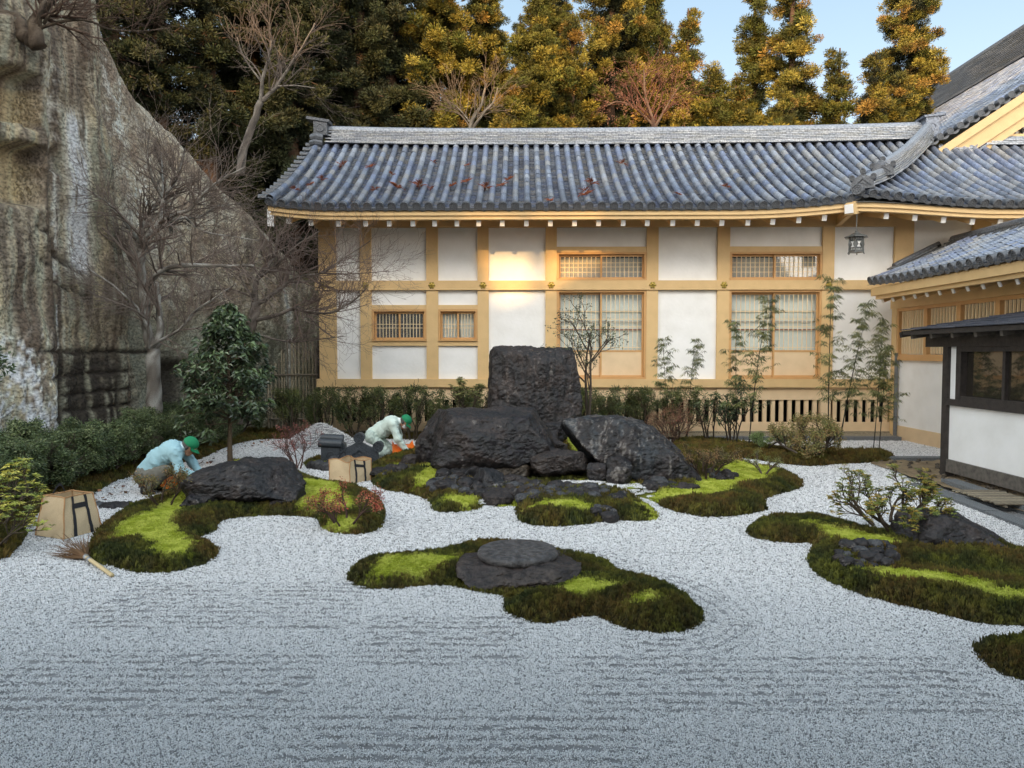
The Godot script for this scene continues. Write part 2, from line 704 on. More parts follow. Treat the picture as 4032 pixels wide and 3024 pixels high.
func islands() -> void:
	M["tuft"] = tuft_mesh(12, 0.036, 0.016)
	pockets = [
		PackedVector2Array([Vector2(0.407, -10.27), Vector2(0.746, -10.311), Vector2(1.12, -10.331), Vector2(1.388, -10.309), Vector2(1.72, -10.08), Vector2(1.874, -9.68), Vector2(1.616, -9.465), Vector2(1.427, -9.658), Vector2(1.14, -9.914), Vector2(0.819, -9.96), Vector2(0.459, -9.936)]),
		PackedVector2Array([Vector2(-0.541, -9.189), Vector2(-0.448, -9.396), Vector2(-0.365, -9.152), Vector2(-0.368, -8.941), Vector2(-0.471, -8.884)]),
		PackedVector2Array([Vector2(-0.033, -10.896), Vector2(0.188, -11.309), Vector2(0.45, -11.207), Vector2(0.414, -10.652), Vector2(0.14, -10.465)]),
		PackedVector2Array([Vector2(-0.784, -10.412), Vector2(-0.59, -10.624), Vector2(-0.375, -10.462), Vector2(-0.416, -10.108), Vector2(-0.67, -10.141)]),
		PackedVector2Array([Vector2(2.954, -12.791), Vector2(3.223, -13.142), Vector2(3.334, -12.91), Vector2(3.031, -12.356)])]
	var a := isle(PackedVector2Array([Vector2(-4.339, -6.968), Vector2(-4.135, -6.686), Vector2(-3.858, -6.527), Vector2(-3.528, -6.362), Vector2(-3.282, -6.338), Vector2(-3.06, -6.451), Vector2(-2.969, -6.655), Vector2(-2.995, -6.903), Vector2(-3.128, -7.168), Vector2(-3.314, -7.307), Vector2(-3.513, -7.527), Vector2(-3.457, -7.683), Vector2(-3.438, -7.887), Vector2(-3.585, -8.28), Vector2(-3.497, -8.469), Vector2(-3.197, -8.57), Vector2(-2.914, -8.574), Vector2(-2.716, -8.576), Vector2(-2.42, -8.435), Vector2(-2.25, -7.986), Vector2(-2.064, -7.76), Vector2(-1.844, -7.703), Vector2(-1.641, -7.806), Vector2(-1.6, -8.124), Vector2(-1.711, -8.842), Vector2(-1.87, -9.381), Vector2(-2.119, -9.913), Vector2(-2.472, -10.296), Vector2(-2.974, -10.638), Vector2(-3.469, -11.217), Vector2(-3.832, -12.014), Vector2(-4.265, -12.349), Vector2(-4.795, -12.562), Vector2(-5.122, -12.448), Vector2(-5.227, -12.022), Vector2(-5.268, -11.466), Vector2(-5.132, -10.805), Vector2(-4.885, -9.478), Vector2(-4.925, -9.026), Vector2(-4.952, -8.669), Vector2(-4.834, -8.227), Vector2(-4.7, -7.748)]), 0.13, 0.09, 0.05,
		[[Vector2(-3.617, -9.706), 0.9, 0.45, 0.14], [Vector2(-4.105, -7.796), 0.5, 0.4, 0.06]],
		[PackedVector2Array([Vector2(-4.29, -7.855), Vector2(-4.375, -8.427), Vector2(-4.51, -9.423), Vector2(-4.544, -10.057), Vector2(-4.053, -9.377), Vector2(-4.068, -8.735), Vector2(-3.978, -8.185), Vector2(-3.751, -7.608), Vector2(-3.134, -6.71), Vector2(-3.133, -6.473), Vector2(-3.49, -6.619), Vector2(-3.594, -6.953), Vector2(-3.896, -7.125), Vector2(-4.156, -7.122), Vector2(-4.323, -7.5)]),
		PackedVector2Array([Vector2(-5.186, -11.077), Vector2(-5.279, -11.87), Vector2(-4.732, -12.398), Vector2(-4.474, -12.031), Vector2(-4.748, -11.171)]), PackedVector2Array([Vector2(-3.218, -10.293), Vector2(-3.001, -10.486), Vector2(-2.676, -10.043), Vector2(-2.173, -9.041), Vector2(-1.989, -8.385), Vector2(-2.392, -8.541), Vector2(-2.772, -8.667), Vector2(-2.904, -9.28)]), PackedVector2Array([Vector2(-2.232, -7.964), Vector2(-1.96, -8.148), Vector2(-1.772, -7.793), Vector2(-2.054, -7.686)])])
	moss_isle(a, "moss_island", "dark and bright moss island under the turtle-like rock at left", 0.021, 0.05)
	a = isle(PackedVector2Array([Vector2(-2.274, -10.845), Vector2(-2.078, -10.362), Vector2(-1.749, -10.122), Vector2(-1.425, -9.861), Vector2(-1.179, -9.402), Vector2(-1.109, -8.928), Vector2(-0.954, -8.799), Vector2(-0.726, -8.854), Vector2(-0.53, -8.988), Vector2(-0.441, -9.237), Vector2(-0.268, -9.128), Vector2(-0.101, -9.242), Vector2(-0.052, -9.186), Vector2(-0.038, -8.759), Vector2(0.008, -8.278), Vector2(0.189, -8.102), Vector2(0.481, -8.084), Vector2(0.73, -8.197), Vector2(0.958, -8.313), Vector2(1.217, -8.408), Vector2(1.426, -8.341), Vector2(1.623, -8.484), Vector2(1.681, -8.729), Vector2(1.646, -9.042), Vector2(1.561, -9.319), Vector2(1.565, -9.645), Vector2(1.8, -9.618), Vector2(1.865, -9.018), Vector2(2.126, -8.635), Vector2(2.452, -8.59), Vector2(2.846, -8.769), Vector2(3.124, -8.98), Vector2(3.212, -9.339), Vector2(3.288, -9.636), Vector2(3.564, -9.954), Vector2(4.047, -10.366), Vector2(4.318, -10.848), Vector2(4.382, -11.345), Vector2(4.238, -11.898), Vector2(3.995, -12.223), Vector2(3.904, -12.845), Vector2(3.777, -13.287), Vector2(3.522, -13.64), Vector2(2.586, -14.372), Vector2(1.219, -14.872), Vector2(-0.244, -15.087), Vector2(-1.726, -15.069), Vector2(-2.204, -14.313), Vector2(-2.402, -13.316), Vector2(-2.593, -12.745), Vector2(-2.621, -12.093), Vector2(-2.489, -11.478)]), 0.12, 0.1, 0.065,
		[[Vector2(0.131, -13.075), 1.5, 0.95, 0.5], [Vector2(-1.18, -10.914), 0.7, 0.8, 0.14], [Vector2(2.884, -11.753), 0.8, 0.8, 0.12], [Vector2(0.521, -8.766), 0.5, 0.25, 0.05]],
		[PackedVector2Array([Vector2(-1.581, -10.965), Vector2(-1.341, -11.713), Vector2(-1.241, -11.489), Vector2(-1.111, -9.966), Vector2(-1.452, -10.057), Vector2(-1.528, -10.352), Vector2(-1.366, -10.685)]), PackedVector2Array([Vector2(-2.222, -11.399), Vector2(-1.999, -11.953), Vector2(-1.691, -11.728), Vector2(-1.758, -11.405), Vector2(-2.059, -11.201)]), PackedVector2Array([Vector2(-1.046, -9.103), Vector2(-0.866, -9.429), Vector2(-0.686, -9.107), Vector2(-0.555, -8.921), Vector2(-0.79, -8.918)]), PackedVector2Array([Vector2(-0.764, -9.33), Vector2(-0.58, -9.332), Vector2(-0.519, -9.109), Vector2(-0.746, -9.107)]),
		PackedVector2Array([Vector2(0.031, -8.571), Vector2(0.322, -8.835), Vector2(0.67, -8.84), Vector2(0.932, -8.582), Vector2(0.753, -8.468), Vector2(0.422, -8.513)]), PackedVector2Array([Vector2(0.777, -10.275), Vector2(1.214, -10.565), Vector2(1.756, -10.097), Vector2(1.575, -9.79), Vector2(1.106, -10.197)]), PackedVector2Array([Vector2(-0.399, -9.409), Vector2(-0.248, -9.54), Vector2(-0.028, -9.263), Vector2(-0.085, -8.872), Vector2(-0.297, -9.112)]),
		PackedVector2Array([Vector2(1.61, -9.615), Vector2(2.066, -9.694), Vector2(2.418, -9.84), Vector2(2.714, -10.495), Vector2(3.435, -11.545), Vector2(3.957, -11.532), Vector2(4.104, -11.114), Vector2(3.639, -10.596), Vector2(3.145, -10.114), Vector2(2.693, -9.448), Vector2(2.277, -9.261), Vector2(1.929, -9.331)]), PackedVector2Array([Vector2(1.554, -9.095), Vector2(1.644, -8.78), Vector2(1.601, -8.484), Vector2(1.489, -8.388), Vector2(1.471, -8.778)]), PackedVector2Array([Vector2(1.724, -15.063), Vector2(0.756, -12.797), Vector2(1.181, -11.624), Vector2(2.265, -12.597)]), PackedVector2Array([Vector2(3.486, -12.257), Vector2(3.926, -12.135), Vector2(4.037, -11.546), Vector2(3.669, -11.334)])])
	moss_isle(a, "moss_island", "large moss island carrying the group of great dark rocks", 0.03, 0.12)
	a = isle(PackedVector2Array([Vector2(-1.562, -6.332), Vector2(-1.473, -6.049), Vector2(-1.317, -5.942), Vector2(-1.074, -5.91), Vector2(-0.891, -5.995), Vector2(-0.657, -6.035), Vector2(-0.449, -5.929), Vector2(-0.287, -5.827), Vector2(-0.152, -5.806), Vector2(-0.106, -5.652), Vector2(-0.124, -5.445), Vector2(-0.05, -5.272), Vector2(0.122, -5.183), Vector2(0.295, -5.203), Vector2(0.46, -5.326), Vector2(0.585, -5.346), Vector2(0.642, -5.235), Vector2(0.731, -5.128), Vector2(0.855, -5.06), Vector2(1.009, -4.994), Vector2(1.146, -5.021), Vector2(1.311, -5.152), Vector2(1.389, -5.309), Vector2(1.385, -5.449), Vector2(1.332, -5.653), Vector2(1.254, -5.848), Vector2(1.133, -6.021), Vector2(0.995, -6.154), Vector2(0.858, -6.28), Vector2(0.879, -6.493), Vector2(0.769, -6.652), Vector2(0.6, -6.724), Vector2(0.408, -6.851), Vector2(0.258, -7.067), Vector2(-0.021, -7.151), Vector2(-0.21, -7.167), Vector2(-0.49, -7.111), Vector2(-0.751, -6.92), Vector2(-1, -6.744), Vector2(-1.292, -6.635), Vector2(-1.445, -6.532), Vector2(-1.533, -6.443)]), 0.14, 0.085, 0.045,
		[[Vector2(0.02, -6.08), 0.5, 0.42, -0.2], [Vector2(0.934, -5.539), 0.35, 0.2, 0.05], [Vector2(0.199, -5.429), 0.25, 0.18, 0.04], [Vector2(-1.025, -6.338), 0.4, 0.2, 0.03]],
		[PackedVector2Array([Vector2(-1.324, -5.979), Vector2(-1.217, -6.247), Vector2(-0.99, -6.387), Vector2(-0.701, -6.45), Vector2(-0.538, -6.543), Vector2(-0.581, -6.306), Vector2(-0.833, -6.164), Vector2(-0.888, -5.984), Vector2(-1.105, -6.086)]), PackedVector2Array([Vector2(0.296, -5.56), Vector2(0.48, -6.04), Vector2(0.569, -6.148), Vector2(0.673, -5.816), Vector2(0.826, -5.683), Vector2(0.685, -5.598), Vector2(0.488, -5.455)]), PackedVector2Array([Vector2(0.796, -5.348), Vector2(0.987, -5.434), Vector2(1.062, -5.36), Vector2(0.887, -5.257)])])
	moss_isle(a, "moss_island", "front moss island around the flat stone with a round disc", 0.017, 0.02)
	a = isle(PackedVector2Array([Vector2(2.534, -7.96), Vector2(2.495, -7.677), Vector2(2.634, -7.471), Vector2(2.848, -7.418), Vector2(3.045, -7.476), Vector2(3.059, -7.296), Vector2(2.888, -7.04), Vector2(2.752, -6.725), Vector2(2.678, -6.357), Vector2(2.715, -6.1), Vector2(2.813, -5.819), Vector2(2.952, -5.647), Vector2(3.125, -5.495), Vector2(3.253, -5.351), Vector2(3.375, -5.213), Vector2(3.551, -5.171), Vector2(3.706, -5.191), Vector2(3.94, -4.98), Vector2(4.467, -5.028), Vector2(5.123, -5.695), Vector2(5.547, -6.556), Vector2(5.305, -6.91), Vector2(4.889, -6.879), Vector2(4.892, -7.233), Vector2(4.297, -7.506), Vector2(3.98, -7.601), Vector2(3.806, -7.7), Vector2(3.775, -7.954), Vector2(3.665, -8.294), Vector2(3.388, -8.412), Vector2(3.094, -8.359), Vector2(2.792, -8.268)]), 0.14, 0.1, 0.05,
		[[Vector2(3.97, -6.28), 0.75, 0.3, -0.07]],
		[PackedVector2Array([Vector2(3.024, -7.82), Vector2(3.273, -7.868), Vector2(3.485, -7.34), Vector2(3.706, -7.303), Vector2(3.673, -6.927), Vector2(3.425, -6.744), Vector2(3.218, -6.77), Vector2(3.257, -7.151), Vector2(3.232, -7.532)]), PackedVector2Array([Vector2(3.198, -6.213), Vector2(3.446, -6.078), Vector2(3.605, -5.948), Vector2(3.734, -5.786), Vector2(3.757, -5.591), Vector2(4.103, -5.518), Vector2(4.035, -5.425), Vector2(3.658, -5.441), Vector2(3.543, -5.655), Vector2(3.31, -5.764), Vector2(3.162, -5.913), Vector2(2.98, -5.974)]), PackedVector2Array([Vector2(2.919, -6.309), Vector2(3.12, -6.384), Vector2(2.993, -6.038), Vector2(2.896, -6.169)])])
	moss_isle(a, "moss_island", "right moss island under the long dark rock and azalea", 0.021, 0.1)
	a = isle(PackedVector2Array([Vector2(3.102, -4.803), Vector2(3.01, -4.625), Vector2(2.991, -4.48), Vector2(3.021, -4.344), Vector2(3.102, -4.259), Vector2(3.411, -4.299), Vector2(3.853, -4.635), Vector2(3.841, -4.855), Vector2(3.531, -4.864), Vector2(3.263, -4.796), Vector2(3.153, -4.807)]), 0.15, 0.09, 0.045)
	moss_isle(a, "moss_mound", "small dark moss mound cut off by the right edge", 0.017, 0.1)
	a = isle(PackedVector2Array([Vector2(3.183, -13.707), Vector2(3.882, -13.655), Vector2(4.34, -13.42), Vector2(4.551, -13.023), Vector2(4.895, -12.598), Vector2(5.263, -12.5), Vector2(5.599, -12.711), Vector2(6.089, -12.878), Vector2(6.536, -12.937), Vector2(6.995, -13.336), Vector2(7.276, -13.944), Vector2(6.997, -14.04), Vector2(6.201, -14.091), Vector2(5.385, -14.353), Vector2(4.722, -15.227), Vector2(4.302, -15.873), Vector2(3.37, -15.862), Vector2(2.951, -14.323)]), 0.1, 0.12, 0.06)
	moss_isle(a, "moss_island", "brownish moss strip under the bamboos at back right", 0.036, 0.5)
	a = isle(PackedVector2Array([Vector2(-3.95, -12.809), Vector2(-3.726, -12.289), Vector2(-3.34, -11.952), Vector2(-2.998, -12.004), Vector2(-3.158, -12.819), Vector2(-3.506, -13.344), Vector2(-3.762, -13.162)]), 0.08, 0.1, 0.05, [], [PackedVector2Array([Vector2(-3.721, -12.493), Vector2(-3.3, -12.395), Vector2(-3.221, -12.097), Vector2(-3.46, -12.095)])])
	moss_isle(a, "moss_mound", "little moss mound with flat stones left of the tile ornament", 0.03, 0.1)
	a = isle(PackedVector2Array([Vector2(-4.612, -17.577), Vector2(-4.36, -16.614), Vector2(-3.002, -16.361), Vector2(-1.929, -16.374), Vector2(-1.251, -16.652), Vector2(-1.323, -17.617)]), 0.05, 0.1, 0.06)
	moss_isle(a, "moss_strip", "thin moss strip along the foot of the long white hall", 0.04, 0.4)
	a = isle(PackedVector2Array([Vector2(-5.04, -6.498), Vector2(-5.019, -6.706), Vector2(-5.123, -7.058), Vector2(-5.331, -7.467), Vector2(-5.625, -7.86), Vector2(-5.722, -8.074), Vector2(-6.142, -8.893), Vector2(-6.039, -9.869), Vector2(-6.354, -10.954), Vector2(-6.296, -11.243), Vector2(-6.457, -11.961), Vector2(-6.024, -12.839), Vector2(-6.079, -13.533), Vector2(-6.227, -14.512), Vector2(-6.256, -15.725), Vector2(-5.986, -16.325), Vector2(-5.385, -16.332), Vector2(-4.633, -16.611), Vector2(-4.929, -17.676), Vector2(-6.271, -18.191), Vector2(-7.142, -17.964), Vector2(-7.62, -16.666), Vector2(-7.665, -15.626), Vector2(-7.453, -13.702), Vector2(-7.189, -11.764), Vector2(-6.895, -10.162), Vector2(-6.631, -8.887), Vector2(-6.268, -7.57), Vector2(-5.637, -6.282), Vector2(-4.875, -5.681)]), 0.07, 0.12, 0.065)
	moss_isle(a, "moss_strip", "olive moss strip with fallen leaves under the left hedge", 0.034, 0.35)


func stone_cluster(n: int, r: float, s0: float, s1: float, seed_no: int) -> ArrayMesh:
	rng.seed = seed_no
	var b := MB.new()
	for k in n:
		var a := k * 2.39996
		var q := sqrt((k + 0.5) / n) * r
		var o := Vector3(cos(a) * q + rr(-1, 1) * 0.3 * r / sqrt(n), rr(-0.003, 0.004), sin(a) * q + rr(-1, 1) * 0.3 * r / sqrt(n))
		var bs := Basis(rdir(), rr(0, TAU))
		var s := rr(s0, s1)
		var g := rr(0.68, 0.97)
		var t := rr(0, 1)
		if t < 0.08:
			g = rr(0.12, 0.25)
		elif t < 0.26:
			g = rr(0.32, 0.55)
		b.col = Color(g, g, g * rr(0.97, 1.02))
		var i0 := b.v.size()
		for e in [Vector3(1, 0, 0), Vector3(-1, 0, 0), Vector3(0, 1, 0), Vector3(0, -1, 0), Vector3(0, 0, 1), Vector3(0, 0, -1)]:
			var p: Vector3 = bs * (Vector3(e.x * rr(0.7, 1.2), e.y * rr(0.55, 0.8), e.z * rr(0.6, 0.9)) * s + Vector3(rr(-1, 1), rr(-1, 1), rr(-1, 1)) * s * 0.25)
			b.vert(o + p)
		for f in [[0, 2, 4], [2, 1, 4], [1, 3, 4], [3, 0, 4], [2, 0, 5], [1, 2, 5], [3, 1, 5], [0, 3, 5]]:
			b.tri(i0 + f[0], i0 + f[1], i0 + f[2])
	return b.mesh(false, true)


func band(x: float, z: float, x0: float, x1: float, z0: float, z1: float) -> float:
	return smoothstep(x0 - 0.05, x0 + 0.1, x) * smoothstep(x1 + 0.1, x1 - 0.05, x) * smoothstep(z0 - 0.06, z0 + 0.02, z) * smoothstep(z1 + 0.06, z1 - 0.02, z)


func rake(x: float, z: float) -> float:
	var q := -z
	var wob := 0.02 * nf.get_noise_2d(x * 0.5, z * 0.4) + 0.03 * nf.get_noise_2d(x * 0.15 + 9.0, z * 0.2)
	var y := 0.0
	var line := 2.0 * absf(fposmod((q + wob) / 0.098, 1.0) - 0.5)
	var amp := maxf(maxf(band(x, q, -3.4, -1.3, 5.05, 6.1), band(x, q, -3.3, -1.3, 3.8, 4.65)), maxf(band(x, q, -1.18, 0.0, 4.5, 5.3), maxf(band(x, q, 0.3, 2.75, 3.9, 4.62), band(x, q, -1.25, 0.62, 3.0, 3.88))))
	amp *= 0.75 + 0.4 * nf.get_noise_2d(x * 1.2, z * 1.2)
	y += amp * 0.04 * (line - 0.5)
	var e := isle_d(isles[2], x, z)
	if e > -0.4 and e < -0.02 and x > 0.5:
		y += 0.03 * (2.0 * absf(fposmod(e / 0.095, 1.0) - 0.5) - 0.5) * smoothstep(0.5, 0.8, x)
	y += 0.006 * nf.get_noise_2d(x * 4.0, z * 4.0) + 0.008 * nf.get_noise_2d(x, z)
	var side := 0.014 * absf(fposmod((x + z * 0.6 + 0.05 * nf.get_noise_2d(x, z)) / 0.12, 1.0) - 0.5) * band(x, q, -3.2, 0.6, 6.4, 8.6)
	return y + side


func mound_gravel(x: float, z: float) -> float:
	var c: Vector2 = M["heap"]
	var q := Vector2((x - c.x) / 0.85, (z - c.y) / 0.75).length()
	return 0.52 * maxf(0.0, 1.0 - q) + 0.02 * exp(-q * q * 40.0) * -1.0


func gravel() -> void:
	M["heap"] = Vector2(-4.35, -15.35)
	var bed := MB.new()
	bed.grid(330, 190, func(u: float, v: float):
		var x := lerpf(-3.7, 3.7, u)
		var z := lerpf(-2.9, -7.0, v)
		return Vector3(x, rake(x, z) - 0.006, z), func(_p, _u, _v): return lc(146, 146, 146))
	structure("raked_bed", bed.mesh(true, true), M.gravel)
	var mesh := stone_cluster(30, 0.036, 0.0046, 0.0072, 77)
	rng.seed = 501
	var xs := []
	var yard := PackedVector2Array([Vector2(-7.2, -16.6), Vector2(9.0, -16.2), Vector2(8.6, -13.2), Vector2(6.5, -13.2), Vector2(6.02, -10.5), Vector2(5.72, -7.9), Vector2(5.7, -3.0), Vector2(-7.0, -3.0), Vector2(-7.3, -10.0)])
	var near := []
	var q := 3.05
	while q < 16.6:
		var s := lerpf(0.035, 0.062, clampf((q - 3.6) / 6.0, 0, 1))
		var x := -0.76 * q - 0.25
		while x < 0.76 * q + 0.25:
			var px := x + rr(-0.4, 0.4) * s
			var pz := -q + rr(-0.4, 0.4) * s
			x += s
			if not Geometry2D.is_point_in_polygon(Vector2(px, pz), yard):
				continue
			var hide := false
			for o in isles:
				if isle_d(o, px, pz) > 0.02:
					hide = true
					break
			if hide:
				continue
			var y := rake(px, pz) + mound_gravel(px, pz)
			var k := s / 0.043 * rr(0.95, 1.12)
			var tilt := Basis(Vector3(1, 0, 0), rr(-0.12, 0.12)) * Basis(Vector3(0, 0, 1), rr(-0.12, 0.12))
			xs.append(Transform3D(tilt * Basis(Vector3.UP, rr(0, TAU)) * Basis.from_scale(Vector3(k, k * 0.9, k)), Vector3(px, y, pz)))
		q += s
	for poly in pockets:
		var r := Rect2(poly[0], Vector2.ZERO)
		for p in poly:
			r = r.expand(p)
		for i in int(r.get_area() / 0.0028):
			var p := r.position + Vector2(rr(0, 1), rr(0, 1)) * r.size
			if Geometry2D.is_point_in_polygon(p, poly):
				xs.append(Transform3D(Basis(Vector3.UP, rr(0, TAU)).scaled(Vector3.ONE * rr(1.1, 1.4)), on(p, 0.012)))
	var g := multi("gravel", mesh, M.gravel, xs, [], self)
	tag(g, "pale raked gravel covering the courtyard floor", "gravel")
	var b := MB.new()
	var c: Vector2 = M["heap"]
	b.grid(24, 10, func(u: float, w: float): return Vector3(c.x + cos(u * TAU) * w * 0.86, 0, c.y + sin(u * TAU) * w * 0.76) + Vector3(0, mound_gravel(c.x + cos(u * TAU) * w * 0.85, c.y + sin(u * TAU) * w * 0.75) - 0.008, 0))
	var hp := part("gravel_heap", b.mesh(), M.gravel_bed, self)
	tag(hp, "white gravel heaped in a cone before the bamboo fence", "gravel heap")
	print("gravel clusters ", xs.size())



# ---------------------------------------------------------------- the quarried cliff on the left

func cliff_top(s: float) -> float:
	if s < 13.55:
		return lerpf(14.0, 9.0, smoothstep(12.6, 13.55, s))
	var p := [[13.55, 9.0], [14.3, 8.5], [15.3, 7.95], [16.2, 7.5], [17.2, 6.9], [18.1, 6.3], [19.4, 5.6], [21.5, 4.25], [24.5, 2.0]]
	for i in p.size() - 1:
		if s <= p[i + 1][0]:
			return lerpf(p[i][1], p[i + 1][1], (s - p[i][0]) / (p[i + 1][0] - p[i][0]))
	return 2.0


func boxed(s: float, h: float, s0: float, s1: float, h0: float, h1: float, e := 0.06) -> float:
	return smoothstep(s0 - e, s0 + e, s) * smoothstep(s1 + e, s1 - e, s) * smoothstep(h0 - e, h0 + e, h) * smoothstep(h1 + e, h1 - e, h)


func seam(v: float, at: float, w: float) -> float:
	return exp(-pow((v - at) / w, 2.0))


func cliff_seams(s: float, h: float) -> float:
	var low := smoothstep(11.6, 12.2, s) * smoothstep(14.5, 14.0, s)
	var j := 0.0
	var wv := 0.025 * nf.get_noise_2d(s * 2.0, h * 2.0)
	j = maxf(j, seam(h, 2.02 + wv, 0.035) * smoothstep(16.2, 15.0, s) * smoothstep(11.6, 12.0, s))
	for y in [1.6, 1.25, 0.95]:
		j = maxf(j, seam(h, y + wv + (s - 13.0) * 0.04, 0.03) * low)
	for x in [12.68, 13.25, 13.86]:
		j = maxf(j, 0.7 * seam(s, x + wv, 0.03) * smoothstep(2.1, 2.0, h) * low)
	j = maxf(j, seam(h, 4.05 - (s - 12.0) * 0.5 + wv * 2.0, 0.035) * boxed(s, h, 11.9, 13.2, 2.5, 4.6))
	j = maxf(j, seam(h, 3.55 - (s - 12.0) * 0.42 + wv * 2.0, 0.03) * boxed(s, h, 11.9, 13.3, 2.5, 4.6))
	# the jagged crack near the shoulder
	j = maxf(j, seam(s, 16.2 + 0.12 * nf.get_noise_2d(h * 2.2, 3.0) - (h - 5.6) * 0.06, 0.09) * boxed(s, h, 15.0, 17.0, 4.7, 6.75, 0.2))
	j = maxf(j, 0.7 * seam(s, 15.6 + (h - 5.0) * 0.5 + 0.15 * nf.get_noise_2d(h * 3.0, 8.0), 0.06) * boxed(s, h, 14.4, 16.4, 3.6, 6.0, 0.2))
	return j


func cliff_off(s: float, h: float) -> float:
	var crease := 13.65 + 0.11 * (8.8 - h)
	var o := 0.38 * smoothstep(crease + 0.12, crease - 0.1, s)
	o += 0.1 * smoothstep(crease - 0.3, crease - 0.36, s) * smoothstep(crease - 0.62, crease - 0.55, s)
	o -= 0.9 * pow(clampf(h / 8.0, 0, 1), 2.0) * smoothstep(13.4, 16.0, s)
	o += 0.16 * nz.get_noise_2d(s * 0.7, h * 0.35) + 0.05 * nz.get_noise_2d(s * 3.2, h * 1.2) + 0.015 * nf.get_noise_2d(s * 5.0, h * 1.5)
	o += 0.035 * nz.get_noise_2d(s * 9.0, h * 6.0) * smoothstep(14.0, 15.5, s)
	o -= 0.5 * boxed(s + 0.08 * nf.get_noise_2d(h * 2.0, 1.0), h + 0.08 * nf.get_noise_2d(s * 2.0, 1.0), 10.2, 12.0, 5.7, 6.5) + 0.55 * boxed(s + 0.08 * nf.get_noise_2d(h * 2.0, 5.0), h + 0.08 * nf.get_noise_2d(s * 2.0, 3.0), 10.2, 12.0, 4.4, 5.35) + 0.2 * boxed(s, h, 12.62, 12.82, 5.2, 5.6)
	o -= 0.35 * boxed(s, h, 15.2, 16.2, 0.3, 1.75, 0.2)
	o += 0.3 * smoothstep(12.25, 11.9, s) * smoothstep(3.0, 1.2, h)
	o += 0.5 * smoothstep(12.6, 12.1, s) * smoothstep(7.42, 7.28, h + 0.1 * nf.get_noise_2d(s * 2.0, 4.0))
	return o - 0.07 * cliff_seams(s, h)


func cliff_color(s: float, h: float) -> Color:
	var run := nz.get_noise_2d(s * 2.3 + 0.15 * nf.get_noise_2d(s * 2.0, h), h * 0.14) + 0.3 * nz.get_noise_2d(s * 9.0, h * 0.25) + 0.25 * nz.get_noise_2d(s * 1.5, h * 1.3)
	var run2 := nz.get_noise_2d(s * 6.0 + 30.0, h * 0.22 + 7.0) + 0.4 * nz.get_noise_2d(s * 3.0, h * 2.2 + 20.0)
	var blot := nz.get_noise_2d(s * 1.4, h * 1.1 + 50.0)
	var grit := nz.get_noise_2d(s * 7.0, h * 6.0)
	var c := sc(126, 116, 100)
	c = c.lerp(sc(152, 140, 114), smoothstep(0.0, 0.4, run) * 0.8)
	c = c.lerp(sc(116, 120, 108), smoothstep(0.02, 0.35, run2) * 0.6)
	c = c.lerp(sc(78, 66, 56), smoothstep(0.05, 0.35, -run) * 0.85)
	c = c.lerp(sc(62, 54, 48), smoothstep(0.12, 0.35, -run2) * 0.6)
	var shoulder := smoothstep(13.9, 14.7, s)
	c = c.lerp(sc(134, 124, 108).lerp(sc(158, 152, 140), smoothstep(0.0, 0.4, blot + grit * 0.6)), shoulder * 0.72)
	c = c.lerp(sc(104, 88, 76), shoulder * smoothstep(0.05, 0.4, -blot) * 0.6)
	c = c.lerp(sc(116, 122, 110), shoulder * smoothstep(3.4, 2.2, h) * 0.6)
	# lime that ran down in pale tongues
	var w := boxed(s, h, 12.92, 13.32, 3.4, 6.3, 0.12) * smoothstep(-0.3, 0.15, run2 + 0.3)
	w = maxf(w, boxed(s, h, 12.45, 12.75, 1.9, 5.6, 0.1) * smoothstep(0.0, 0.3, run2 + 0.05) * 0.8)
	w = maxf(w, boxed(s, h, 12.1, 12.75, 5.4, 7.0, 0.25) * smoothstep(0.0, 0.5, blot + grit + 0.2) * 0.7)
	w = maxf(w, boxed(s, h, 14.2, 15.0, 6.4, 8.0, 0.25) * smoothstep(-0.1, 0.4, grit + blot) * 0.6)
	w = maxf(w, boxed(s, h, 14.9, 15.7, 4.6, 6.0, 0.3) * smoothstep(0.0, 0.4, grit) * 0.6)
	w = maxf(w, boxed(s, h, 20.0, 20.35, 1.0, 4.0, 0.12) * 0.7)
	w = maxf(w, smoothstep(12.2, 11.9, s) * smoothstep(2.6, 2.0, h) * smoothstep(-0.3, 0.25, blot + grit))
	c = c.lerp(sc(204, 203, 196), clampf(w, 0, 1) * 0.95)
	# damp, blackened foot
	var dk := boxed(s, h, 12.15, 14.0, -0.5, 2.0, 0.25) * smoothstep(-0.25, 0.1, -run2 + 0.12)
	dk = maxf(dk, boxed(s, h, 15.15, 16.2, 0.2, 1.9, 0.2))  # a separate dark patch over the hollow
	c = c.lerp(sc(40, 36, 32), dk * 0.82)
	var fresh := maxf(boxed(s, h, 10.7, 12.0, 4.5, 5.3), boxed(s, h, 10.9, 12.05, 5.75, 6.3))
	c = c.lerp(sc(176, 156, 116), fresh * 0.45)
	c = c.lerp(sc(38, 33, 28), clampf(cliff_seams(s, h) * 1.15, 0, 1) * 0.9)
	return c.srgb_to_linear() * Color(2.5, 2.48, 2.4)


